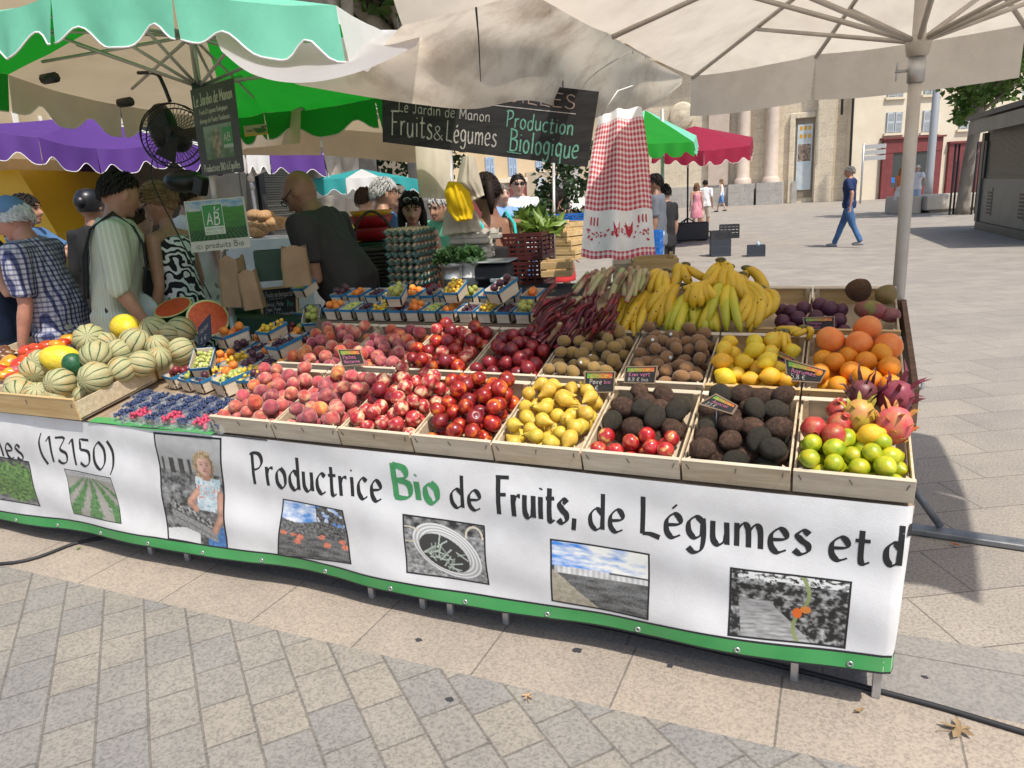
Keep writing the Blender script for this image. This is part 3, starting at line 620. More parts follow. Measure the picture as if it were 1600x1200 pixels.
def fill(key, kind, n, rmin, rmax, hf, label, group=None, pre=(), rot=None, K=26, **kw):
    M, w, d = CRATES[key]; e = .010; i = kw.pop('inset', e)
    kw.setdefault('u0', i); kw.setdefault('u1', w-i); kw.setdefault('v0', i); kw.setdefault('v1', d-i)
    new = pile(w, d, n, rmin, rmax, hf, pre=pre, K=K, **kw)
    for b in seen(new, M, pre):
        k = kind if isinstance(kind, str) else rng.choice(kind)
        lb = label if isinstance(label, str) else label[k]
        fruit(k, M @ Matrix.Translation(b[:3]), b[3], lb, group or lb, rot() if rot else None)
    return list(pre)+new
def lying(): return Matrix.Rotation(U(0, 2*pi), 4, 'Z') @ Matrix.Rotation(R(90)+U(-.45, .45), 4, 'X') @ Matrix.Rotation(U(0, 2*pi), 4, 'Z')
def hm(a, b, d=.395): return lambda u, v: a+(b-a)*min(1, max(0, v/(d*.55)))          # mound rising from the front
PK = ['peach', 'peach', 'peach', 'dusky_peach', 'orange_peach', 'peach']
fill((0, 7), PK, 85, .0245, .032, hm(.085, .118), 'pink fuzzy peach heaped in the leftmost front row crate', 'peaches in the leftmost front crate')
fill((0, 6), PK, 85, .0245, .032, hm(.085, .115), 'pink fuzzy peach in the front crate beside the pale nectarines', 'peaches in the second front crate')
fill((0, 5), ['pale_nectarine', 'pale_nectarine', 'dark_nectarine', 'pale_nectarine'], 85, .026, .031, hm(.082, .135), 'red and cream nectarine in the front crate between peaches and orange nectarines', 'pale nectarines of the front row')
fill((0, 4), ['red_nectarine', 'red_nectarine', 'red_nectarine', 'dark_nectarine'], 85, .027, .032, hm(.082, .140), 'glossy red and orange nectarine in the front crate beside the pears', 'orange red nectarines of the front row')
fill((0, 3), 'pear', 70, .026, .030, hm(.080, .115), 'speckled yellow pear heaped in the front row pear crate', 'yellow pears', rot=lying)
pre = fill((0, 2), 'apple', 34, .025, .028, lambda u, v: .095, 'red and yellow apple lying in front of the avocados', 'apples', v1=.13)
fill((0, 2), 'avocado', 40, .031, .036, lambda u, v: .115, 'dark avocado piled behind the red apples', 'avocados behind the apples', pre=pre, v0=.10, rot=lying)
fill((0, 1), 'avocado', 80, .031, .037, hm(.09, .125), 'dark bumpy avocado in the crate of avocados only', 'avocados in the full avocado crate', rot=lying)
fill((1, 7), ['orange_peach', 'peach', 'dusky_peach'], 80, .026, .031, hm(.085, .095), 'orange and red peach in the leftmost middle row crate', 'peaches in the leftmost middle crate')
fill((1, 6), ['peach', 'orange_peach', 'dusky_peach'], 80, .026, .031, hm(.085, .100), 'red peach in the middle row crate behind the price tag', 'peaches in the second middle crate')
fill((1, 5), ['pale_nectarine', 'red_nectarine', 'dark_nectarine'], 90, .026, .031, hm(.10, .115), 'mottled red nectarine in the middle row crate beside the peaches', 'nectarines in the middle row')
fill((1, 4), 'dark_nectarine', 80, .027, .032, hm(.09, .105), 'dark red nectarine in the middle row crate under the rhubarb', 'dark nectarines under the rhubarb')
fill((1, 3), 'kiwi', 100, .0235, .0265, hm(.085, .115), 'greenish brown kiwi in the crate behind the pears', 'greenish kiwis', rot=lying)
fill((1, 2), 'brown_kiwi', 100, .0235, .0265, hm(.085, .115), 'brown fuzzy kiwi in the crate beside the lemons', 'brown kiwis', rot=lying)
fill((1, 1), 'lemon', 46, .027, .032, lambda u, v: .105 + .03*(v > .1)*(u < .2), 'yellow lemon in the crate between kiwis and oranges', 'lemons', u1=.29, v1=.30, rot=lying)
pre = fill((1, 0), 'orange', 44, .031, .034, lambda u, v: .115, 'round orange in the front of the citrus crate at the right', 'oranges', v1=.25)
M10 = CRATES[(1, 0)][0]
for x, y, z, r, l in ((.075, .27, .125, .048, 'large pinkish grapefruit behind the oranges, left one'), (.19, .33, .14, .048, 'large deep orange grapefruit at the back of the orange crate'), (.255, .25, .115, .047, 'large grapefruit against the right wall of the orange crate'), (.165, .25, .125, .044, 'grapefruit in the middle, just behind the oranges')):
    fruit('grapefruit', M10 @ Matrix.Translation((x, y, z)), r, l, 'grapefruit')
# front right crate
M00 = CRATES[(0, 0)][0]
fill((0, 0), 'lime', 60, .026, .031, lambda u, v: .098-.1*max(0, v-.12), 'green and yellow lime in the front of the rightmost front crate', 'limes', v1=.20, rot=lying)
fruit('lemon', M00 @ Matrix.Translation((.195, .165, .105)), .032, 'single bright yellow lemon on top of the limes', None, Matrix.Rotation(1.2, 4, 'Y'))
for x, y, z, r, rx, rz, l in ((.045, .19, .095, .038, 1.35, .1, 'pomegranate with its dark crown facing the viewer'), (.10, .155, .10, .036, -1.9, 2, 'scuffed brownish pomegranate beside the limes'), (.115, .215, .10, .037, .4, 1, 'bright red pomegranate in the middle of its group'), (.11, .28, .105, .036, .15, 0, 'pomegranate at the back with its crown up')):
    fruit('pomegranate', M00 @ Matrix.Translation((x, y, z)), r, l, 'pomegranates', Matrix.Rotation(rz, 4, 'Z') @ Matrix.Rotation(rx, 4, 'X'))
def dragon(loc, r, ca, cb, cs, label, n=26, ln=.55, tilt=(0, 0)):
    m = fruit_mat('dragon_fruit_skin', ca, cb, None, 1.6, .45, dirt=(cs, .8, 1.2)); ms = fruit_mat('dragon_fruit_scale', cs, mix(cs, ca, .6), None, 1.3, .5)
    o = empty('dragon_fruit', label=label, cat='dragon fruit', group='dragon fruits', M=M00 @ Matrix.Translation(loc) @ Matrix.Rotation(tilt[0], 4, 'X') @ Matrix.Rotation(tilt[1], 4, 'Y') @ Matrix.Scale(r, 4))
    blob(lambda p: V((p.x*.93, p.y*.93, p.z*1.12))+p*.05*nzv(p, 2)).build('flesh_skin', m, o)
    for k in range(n):
        t = (k+.5)/n; z = -1+1.96*t; a = k*2.4; rr = sqrt(max(0.02, 1-z*z)); l = ln*(.6+.9*t*t)*U(.8, 1.25); q = V((cos(a)*rr*.93, sin(a)*rr*.93, z*1.1)); out = V((cos(a), sin(a), 0))
        side = V((-sin(a), cos(a), 0)); up = V((0, 0, 1)); wv = .24-.1*t; cu = U(-.3, .3)
        base = [q-side*wv-up*.1-out*.03, q+side*wv-up*.1-out*.03]; mid = [q+up*l*.5+out*(.10+.16*t)-side*wv*.62, q+up*l*.5+out*(.10+.16*t)+side*wv*.62]; tip = q+up*l*(.85)+out*(.16+.5*t*l)+side*cu*l
        th = out*.05
        P = base+mid+[tip]+[p-th for p in base+mid]
        MB().add(P, [(0, 1, 3, 2), (2, 3, 4), (5, 7, 8, 6), (7, 4, 8), (0, 2, 7, 5), (2, 4, 7), (1, 6, 8, 3), (3, 8, 4)]).build('scale', ms, o, smooth=False)
dragon((.165, .245, .112), .050, (.55, .42, .05), (.62, .22, .10), (.34, .34, .05), 'yellow and red dragon fruit beside the pomegranates', 22, .42)
dragon((.255, .215, .11), .053, (.62, .06, .09), (.72, .16, .16), (.50, .34, .06), 'red dragon fruit with yellow green scales above the limes', 24, .38, (.1, .15))
dragon((.175, .345, .125), .047, (.14, .025, .04), (.18, .05, .05), (.085, .04, .035), 'wilted maroon dragon fruit leaning on the back board', 22, .8, (.2, -.2))
dragon((.262, .335, .13), .052, (.24, .025, .055), (.28, .06, .08), (.14, .035, .045), 'maroon dragon fruit with long curling scales in the back corner', 22, .95, (.25, .35))
# rear right crate
M20 = CRATES[(2, 0)][0]
for x, y, z, r in ((.02, .12, .07, .030), (.065, .17, .085, .031), (.03, .2, .085, .030), (.10, .12, .06, .029), (.07, .1, .05, .029), (.105, .19, .07, .028), (.12, .08, .035, .025)):
    fruit('passion_fruit', M20 @ Matrix.Translation((x, y, z)), r, 'dark purple passion fruit beside the bananas in the rear crate', 'passion fruits')
M21 = CRATES[(2, 1)][0]
for x, y, z, r in ((.21, .10, .06, .030), (.265, .12, .065, .030), (.235, .17, .07, .029), (.28, .19, .075, .029), (.20, .2, .06, .028), (.285, .06, .04, .027), (.24, .07, .045, .027)):
    fruit('passion_fruit', M21 @ Matrix.Translation((x, y, z)), r, 'dark purple passion fruit just right of the banana heap', 'passion fruits by the bananas')
m_mango = fruit_mat('mango_skin', (.20, .19, .035), (.30, .045, .05), (.22, .06, .05), .8, .4, lo=.38, hi=.6)
def mango(loc, r, rz, lab, m=m_mango, sq=(1.35, .95, .9), name='mango'):
    o = blob(lambda p: V((p.x*sq[0]+.12*p.z*p.z, p.y*sq[1], p.z*sq[2]))+p*.05*nzv(p, 1.6)).build(name, m, M=M20 @ Matrix.Translation(loc) @ Matrix.Rotation(rz, 4, 'Z') @ Matrix.Scale(r, 4)); tag(o, lab, name)
mango((.205, .16, .085), .042, -.35, 'large red and green mango in the rear right crate')
mango((.262, .27, .10), .038, .6, 'green brown mango in the back corner of the rear crate', fruit_mat('mango_green', (.13, .11, .03), (.22, .13, .04), None, 1, .45), (1.1, .95, 1))
mango((.275, .16, .065), .032, .2, 'small dull red fruit lying beside the large mango', fruit_mat('dull_red_skin', (.16, .045, .045), (.26, .09, .08), None, 1.4, .5), (1.2, .9, .85), 'mamey')
mango((.165, .29, .11), .046, 0, 'brown hairy coconut at the back of the rear crate', mat('coconut_husk', (.10, .045, .018), (.20, .10, .05), sc=4, stretch=(1, 1, 9), rough=.95, bump=1, bsc=14), (1.05, 1, 1), 'coconut')
# ---------------------------------------------------------------- bananas
m_ban = mat('banana_peel', (.66, .40, .018), (.74, .49, .035), sc=6, rough=.45, spots=(.10, .05, .012), spsc=55, spth=.24, dirt=((.30, .16, .02), .35, 16), rnd=.06)
m_banG = mat('greenish_banana_peel', (.62, .46, .025), (.70, .50, .03), (.46, .45, .03), sc=5, rough=.42, spots=(.12, .07, .02), spsc=50, spth=.12)
m_bst = mat('banana_stem', (.20, .17, .04), (.07, .05, .02), sc=60, rough=.7)
def banana(a, b, bulge, r, parent, m, nseg=9):
    P = [];  Rr = []; L = (b-a).length
    for i in range(nseg+1):
        t = i/nseg; P.append(a.lerp(b, t)+bulge*(4*t*(1-t)*(1+.25*(.5-t))))
        Rr.append(r*(.36 if t < .06 else .55 if t < .15 else min(1, (.6+2.2*(t-.1))) if t < .3 else 1 if t < .78 else max(.26, 1-((t-.78)/.22)**1.8*.8)))
    o = MB().tube(P, Rr, 7).build('banana', m, parent); MB().tube([P[-1]-(P[-1]-P[-2])*.15, P[-1]+(P[-1]-P[-2]).normalized()*.006], [r*.3, r*.2], 6).build('tip', m_bst, o)
def hand(crown, tips, bulge, label, m=m_ban, dzc=.19, dzt=.085, r=.0195):
    c = PT(*crown, dzc); o = empty('banana_bunch', label=label, cat='bananas', group='banana bunches'); i = 0
    for t in tips:
        dz = t[2] if len(t) > 2 else dzt; p = PT(t[0], t[1], dz); d = (p-c); n_ = d.cross(_f).normalized()
        bv = -_f*bulge[1] + n_*bulge[0] + V((0, 0, .01)); s = V((U(-.004, .004)+.006*(i-len(tips)/2), 0, U(-.003, .003)))
        banana(c+s, p, bv*U(.85, 1.15), r*U(.92, 1.08), o, m); i += 1
    MB().ball(c+V((0, 0, .004)), (.022, .012, .012), 8, 6).build('crown', m_bst, o)
hand((1166, 420), [(1190, 447, .13), (1198, 460, .13), (1150, 445, .15)], (.015, .0), 'banana bunch at the back right, behind the others', dzc=.2)
hand((1071, 415), [(1062, 446, .19), (1081, 446, .19), (1106, 437, .2), (1050, 470, .14)], (-.02, .02), 'banana bunch at the top left of the heap', dzc=.25)
hand((1017, 440), [(934, 499), (950, 490), (954, 507), (971, 484, .12)], (-.01, .02), 'leftmost banana bunch half under the rhubarb', dzc=.15)
hand((1028, 446), [(970, 519), (983, 512), (996, 520), (985, 500, .11)], (-.012, .02), 'spotted banana bunch next to the leftmost one', dzc=.17)
hand((1058, 446), [(1009, 490, .13), (1022, 485, .13), (1012, 512), (1029, 512), (1042, 500, .12)], (-.012, .024), 'heavily spotted banana bunch left of the greener one', dzc=.2)
hand((1082, 460), [(1040, 517), (1047, 519), (1057, 526), (1052, 499, .12), (1085, 512)], (-.014, .024), 'greenish banana bunch in the middle of the heap', m_banG, dzc=.17)
hand((1142, 445), [(1105, 493, .12), (1105, 508, .10), (1133, 497, .12), (1136, 517), (1158, 519), (1090, 520, .07)], (-.018, .026), 'large yellow banana bunch hanging down on the front right', m_banG, dzc=.2)
hand((1146, 442), [(1182, 503, .1), (1190, 497, .11), (1170, 520, .07)], (.05, .02), 'curved banana bunch at the right end of the heap', dzc=.2, r=.019)
hand((1126, 408), [(1067, 449, .235), (1103, 443, .22), (1120, 446, .2)], (.05, .01), 'banana bunch on top of the heap with its stem upright', dzc=.285, r=.0185)
hand((1172, 448), [(1140, 500, .11), (1152, 508, .10), (1166, 512, .09), (1180, 512, .09)], (.02, .026), 'banana bunch filling the right front of the heap', dzc=.18)
hand((1190, 452), [(1176, 496, .11), (1188, 500, .10), (1199, 494, .10)], (.03, .022), 'banana bunch at the far right edge of the heap', dzc=.17)
hand((1186, 462), [(1213, 478, .09), (1208, 472, .1)], (.004, .01), 'pair of bananas sticking out to the right of the heap', dzc=.12)
hand((1100, 445), [(1070, 478, .16), (1083, 482, .16), (1096, 480, .16), (1110, 474, .16), (1122, 470, .17)], (-.02, .026), 'banana bunch in the middle just under the top one', dzc=.22)
hand((1112, 470), [(1066, 512, .08), (1076, 520, .07), (1100, 522, .07), (1112, 516, .08), (1122, 520, .07)], (-.012, .024), 'low banana bunch touching the kiwis', m_banG, dzc=.14)
hand((1000, 452), [(944, 512, .08), (960, 520, .07), (975, 524, .07), (990, 526, .07)], (-.01, .022), 'low banana bunch over the greenish kiwis', dzc=.14)
hand((1160, 430), [(1128, 462, .16), (1142, 466, .16), (1164, 470, .15), (1180, 474, .14), (1194, 470, .13)], (-.03, .024), 'banana bunch on the right shoulder of the heap', dzc=.21)
hand((1040, 425), [(1000, 458, .17), (1014, 462, .17), (1030, 466, .17), (1046, 468, .17)], (-.016, .024), 'banana bunch on the left shoulder of the heap', dzc=.22)
hand((1140, 418), [(1098, 452, .19), (1112, 456, .19), (1128, 456, .19), (1150, 458, .18)], (-.02, .022), 'banana bunch behind the upright stem', dzc=.24)
hand((1256, 514), [(1212, 513, .13), (1225, 520, .12), (1238, 524, .12), (1262, 531, .1)], (.012, .016), 'bunch of small bananas beside the orange crate, upper one', dzc=.13, r=.011)
hand((1225, 520), [(1206, 545, .10), (1216, 550, .09), (1226, 552, .09), (1234, 543, .09)], (-.01, .016), 'bunch of small bananas lying on the lemons', dzc=.13, r=.011)
# ---------------------------------------------------------------- rhubarb
m_rh = mat('rhubarb_stalk', (.15, .008, .013), (.30, .022, .028), (.07, .012, .014), sc=9, stretch=(3, 3, 3), rough=.4, rnd=.25, coat=.1)
m_rg = mat('rhubarb_green', (.34, .41, .16), (.24, .04, .045), (.40, .30, .16), sc=7, rough=.45, rnd=.12)
m_rc = mat('rhubarb_cut', (.74, .38, .28), (.62, .08, .08), sc=60, rough=.6)
def stalk(a, b, r, m, lab, grp):
    mid = a.lerp(b, .5)+V((U(-.012, .012), U(-.01, .01), U(.0, .02)))
    o = MB().tube(spline([tuple(a), tuple(mid), tuple(b)], 4), [(r*1.15, r*.8)]*9, 7).build('rhubarb_stalk', m); tag(o, lab, 'rhubarb', grp)
    d = (b-mid).normalized(); MB().tube([b-d*.001, b+d*.0012], [(r*1.0, r*.68)]*2, 7).build('cut_end', m_rc, o)
for i in range(64):
    k = U(0, 1); bx_, by_ = 834+112*k+U(-6, 6), 482+U(0, 1)*(66-10*k); dz = .20-.0017*(by_-476)
    a = PT(bx_+U(20, 44)-k*20, by_-U(24, 42), dz+.05+U(-.02, .03)); b = PT(bx_, by_, dz)
    stalk(a, b, U(.008, .0125), m_rh if rng.random() < .92 else m_rg, 'deep red rhubarb stalk with its cut end showing in the lower bundle', 'red rhubarb stalks')
for i in range(30):
    k = i/29; bx_, by_ = 900+98*k+U(-6, 6), 452+U(-4, 20); a = PT(bx_+U(8, 34)-k*16, 414+U(0, 14)+(1-k)*6, .25+U(-.02, .03)); b = PT(bx_, by_, .20+U(-.02, .02))
    stalk(a, b, U(.009, .0125), m_rg, 'pale green and pink rhubarb stalk in the upper bundle beside the bananas', 'pale rhubarb stalks')
# ================================================================ punnets
LS = .17
def PL(x, y, dz=0.0): d = ray(x, y); t = (.656+dz+LS*CAM.y-CAM.z)/(d.z-LS*d.y); return CAM + d*t
m_ven = mat('punnet_veneer', (.60, .48, .34), (.72, .61, .47), sc=9, stretch=(1, 1, 5), rough=.7, rnd=.06)
m_blue = mat('punnet_band', (.02, .17, .36), (.03, .22, .43), sc=20, rough=.55, rnd=.1)
m_gap = mat('punnet_gap', (.04, .03, .02), rough=.9)
def punnet_proto(w, d, h):
    o = empty('fruit_punnet'); e = .10; t = .002
    def wall(p0, p1, z0=0, z1=h, off=0, name='side_panel', m=m_ven):
        (x0, y0), (x1, y1) = p0, p1; L = hypot(x1-x0, y1-y0); nx, ny = (y1-y0)/L, -(x1-x0)/L; s0, s1 = 1-e*(1-z0/h), 1-e*(1-z1/h); P = []
        for z, s in ((z0, s0), (z1, s1)):
            for (x, y) in (p0, p1):
                for o_ in (off+t, off): P.append((x*s+nx*o_, y*s+ny*o_, z))
        MB().add(P, [(0, 2, 6, 4), (3, 1, 5, 7), (4, 6, 7, 5), (2, 0, 1, 3), (0, 4, 5, 1), (2, 3, 7, 6)]).build(name, m, o, smooth=False)
    a, b = w/2, d/2; c = .006
    for p0, p1 in (((-a+c, -b), (a-c, -b)), ((a, -b+c), (a, b-c)), ((a-c, b), (-a+c, b)), ((-a, b-c), (-a, -b+c))): wall(p0, p1)
    for p0, p1 in (((-a, -b), (a, -b)), ((a, -b), (a, b)), ((a, b), (-a, b)), ((-a, b), (-a, -b))): wall(p0, p1, h*.78, h*1.01, .0022, 'rim_band', m_blue)
    for x, y in ((-a, -b), (a, -b), (a, b), (-a, b)): wall((x-c*.6*(1 if y > 0 else -1)*0-c*.7, y), (x+c*.7, y), .002, h*.95, -.003, 'corner_strip', m_gap)
    MB().box((-a*.9, -b*.9, 0), (a*.9, b*.9, .003)).build('base_panel', m_ven, o, smooth=False)
    return o
PUN = None
GRAPE = {}
def grape_mesh(m, seed, n=46, w=.07, d=.115):
    q = random.Random(seed); b = MB()
    for i in range(n):
        x, y = q.uniform(-w/2+.008, w/2-.008), q.uniform(-d/2+.008, d/2-.008); z = .012+.030*(1-(x/w*1.6)**2)*(1-(y/d*1.6)**2)*q.uniform(.3, 1)
        b.ball((x, y, z), q.uniform(.0075, .0092), 8, 6)
    b.tube([(-.02, -.02, .02), (0, .0, .046), (.015, .03, .05)], .0013, 5); return b.mesh('grape_bunch', m)
for k, m in (('green_grape', m_gg), ('dark_grape', m_gd)): GRAPE[k] = [grape_mesh(m, s) for s in (1, 2, 3)]
CNT = {'apricot': (9, .0165, .0195), 'plum': (12, .0150, .0185), 'red_plum': (10, .0165, .020), 'mirabelle': (22, .0085, .0105), 'green_plum': (10, .0145, .017), 'passion_fruit': (8, .02, .022)}
NAMES = {'apricot': 'apricots', 'plum': 'dark plums', 'red_plum': 'red plums', 'mirabelle': 'yellow mirabelles', 'green_plum': 'green plums', 'green_grape': 'green grapes', 'dark_grape': 'dark grapes'}
PW, PDp, PH = .074, .122, .056
def punnet(pos, kind, where, tilt=R(9), rz=0, s=1.0, fill_h=.068, roll=0):
    global PUN
    lab = 'blue rimmed wooden punnet of %s %s' % (NAMES[kind], where)
    if PUN is None: o = PUN = punnet_proto(PW, PDp, PH)
    else: o = copy_tree(PUN)
    M = Matrix.Translation(pos) @ Matrix.Rotation(rz, 4, 'Z') @ Matrix.Rotation(tilt, 4, 'X') @ Matrix.Rotation(roll, 4, 'Y') @ Matrix.Translation((0, PDp/2*s, 0)) @ Matrix.Scale(s, 4)
    o.matrix_world = M; tag(o, lab, 'punnet', 'blue rimmed punnets')
    if kind in GRAPE:
        g = link('grape_bunch', rng.choice(GRAPE[kind]), M=M @ Matrix.Translation((0, 0, .022)) @ Matrix.Rotation(rng.choice((0, pi)), 4, 'Z')); tag(g, 'bunch of %s in the punnet %s' % (NAMES[kind], where), 'grapes', 'grape bunches'); return
    n, a, b = CNT[kind]; T = M @ Matrix.Translation((-PW/2, -PDp/2, .006))
    new = pile(PW, PDp, n*3, a, b, lambda u, v: fill_h, u0=.004, u1=PW-.004, v0=.004, v1=PDp-.004, K=8)
    one = {'apricot': 'orange apricot', 'plum': 'dark purple plum', 'red_plum': 'red plum', 'mirabelle': 'small yellow mirabelle', 'green_plum': 'green plum'}[kind]
    for q in seen(new, T, thr=.2)[:n+6]:
        fruit(kind, T @ Matrix.Translation(q[:3]), q[3], '%s in the punnet %s' % (one, where), one+'s in punnets')
REAR = ['apricot', 'green_grape', 'dark_grape', 'mirabelle', 'red_plum', 'apricot', 'green_grape', 'apricot', 'dark_grape', 'mirabelle', 'dark_grape', 'green_plum']
ORD = ['first', 'second', 'third', 'fourth', 'fifth', 'sixth', 'seventh', 'eighth', 'ninth', 'tenth', 'eleventh', 'last']
for i, k in enumerate(REAR):
    x = -2.53+.0945*i; punnet((x, .885, .957), k, 'in the rear row, %s from its left end' % ORD[i], TILT*.6, U(-.06, .06))
SEC = ['plum', 'apricot', 'dark_grape', 'mirabelle', 'apricot', 'plum', 'mirabelle', 'green_plum', 'dark_grape', 'mirabelle', 'apricot']
for i, k in enumerate(SEC):
    punnet((-2.60+.108*i, 1.04, 1.005), k, 'in the hindmost row, %s from its left end' % ORD[i], TILT*.6, U(-.1, .1))
MB().box((-2.60, 1.03, .954), (-1.36, 1.24, 1.0)).build('riser_board', mat('riser_wood', (.2, .14, .09), rough=.8), tb, smooth=False)
MB().box((-2.62, .875, .86), (-1.36, 1.24, .953)).build('riser_board', mat('riser_wood', (.2, .14, .09), rough=.8), tb, smooth=False)
for px, py, dz, k, wh, rz, s in ((617, 480, .135, 'green_plum', 'raised above the rear row near the egg trays', .25, 1.0), (706, 474, .135, 'mirabelle', 'raised in front of the white herb bucket', .02, 1.0), (773, 475, .135, 'plum', 'raised highest at the right of the rear row', -.35, 1.15),
     (469, 466, .06, 'green_grape', 'raised behind the framed chalkboard', -.1, 1.05)):
    punnet(PT(px, py, dz), k, wh, .35, rz, s)
for px, py, dz, k, wh, rz, s, tl in (
     (349, 545, .06, 'apricot', 'raised at the left between chalkboard and watermelon', -.35, 1.2, .2), (414, 537, .06, 'mirabelle', 'raised under the framed chalkboard', -.1, 1.15, .2), (430, 563, .06, 'dark_grape', 'raised beside the leftmost middle peaches', -.2, 1.25, .2), (488, 520, .055, 'green_plum', 'tilted next to the orange peaches', .5, 1.15, .5),
     (317, 592, .05, 'green_grape', 'tilted beside the melon crate corner', .55, 1.2, .45), (268, 607, .0, 'red_plum', 'nearest the melon crate', -.3, 1.1, .17), (290, 611, .0, 'green_plum', 'between two plum punnets at the left', -.3, 1.1, .17), (311, 614, .0, 'plum', 'left of the large green grapes', -.25, 1.1, .17), (345, 619, .0, 'green_grape', 'at the front left above the blueberries', -.35, 1.35, .17),
     (403, 611, .0, 'mirabelle', 'at the corner of the leftmost peach crate', -.6, 1.2, .17), (475, 505, .02, 'green_grape', 'right of the framed chalkboard', .1, 1.1, .2), (508, 527, .03, 'apricot', 'touching the back of the orange peach crate', .0, 1.1, .2)):
    punnet(PL(px, py, dz), k, wh, tl, rz, s)
GK = ['green_grape', 'apricot', 'mirabelle', 'red_plum', 'apricot', 'green_plum', 'mirabelle', 'green_grape', 'plum', 'apricot', 'dark_grape', 'mirabelle', 'apricot', 'green_grape', 'red_plum']
for j in range(5):
    for i in range(5):
        x = -2.985+.101*i+.012*(j % 2); y = .355+.150*j
        if (x > -2.575 and j < 1) or (x < -2.9 and j > 3): continue
        punnet((x, y, .652+LS*y), GK[(i*2+j*4) % 15], 'at left corner, %s row, %s from melons' % (ORD[j], ORD[i]), atan2(LS, 1), U(-.2, .05), 1.18)
# ---------------------------------------------------------------- berries in clear trays
clear = mat('clear_plastic', (.8, .84, .86), rough=.12, alpha=.16, spec=.6)
m_bb = mat('blueberry_skin', (.02, .03, .085), (.05, .075, .17), sc=60, rough=.6); m_rb = mat('raspberry_skin', (.42, .02, .07), (.55, .07, .13), sc=60, rough=.5)
def berries(px, py, m, kind, where, n, r, w=.11, d=.085):
    p = PL(px, py, .004); M = Matrix.Translation(p) @ Matrix.Rotation(-.25, 4, 'Z') @ Matrix.Rotation(LS, 4, 'X')
    t = MB().grid(lambda u, v: (w*(u-.5)*(1+.0), d*v, .0), 1, 1); h = .036
    for a, b in (((-w/2, 0), (w/2, 0)), ((w/2, 0), (w/2, d)), ((w/2, d), (-w/2, d)), ((-w/2, d), (-w/2, 0))): t.add([(*a, 0), (*b, 0), (*b, h), (*a, h)], [(0, 1, 2, 3)])
    o = t.build('berry_tray', clear, M=M, smooth=False); tag(o, 'clear plastic tray of %s %s' % (kind, where), 'tray', 'berry trays')
    b = MB()
    for i in range(n):
        x, y = U(-w/2+r, w/2-r), U(r, d-r); b.ball((x, y, U(.008, .026)+.012*(1-(x/w*2)**2)), r*U(.85, 1.1), 6, 5)
    o = b.build('blueberries' if m is m_bb else 'raspberries', m, M=M); tag(o, '%s in the tray %s' % (kind, where), 'berries', 'berries in trays', 'stuff')
k = 0
for row, (y0, pat) in enumerate(((660, 'brbrbrb'), (645, 'bbbbbbb'), (632, 'bbbbbb'))):
    for i, c in enumerate(pat):
        px = 184+row*16+i*25; py = y0+i*2.6
        if px > 350 + row*6: continue
        if c == 'b': berries(px, py, m_bb, 'blueberries', ('in the front tray row' if row == 0 else 'behind the raspberries' if row == 1 else 'in the back tray row')+', %s from the left' % ORD[i], 62, .0068)
        else: berries(px, py, m_rb, 'raspberries', 'at the table edge, %s from the left' % ORD[i], 34, .0092)
gl = MB().grid(lambda u, v: (-3.2+.72*u, -.022+.05*v, .652+.004*sin(u*9)+.05*v*LS), 20, 2).build('table_edge_cloth', grn); tag(gl, 'green cloth edge folded over the table below the berry trays', 'cloth')
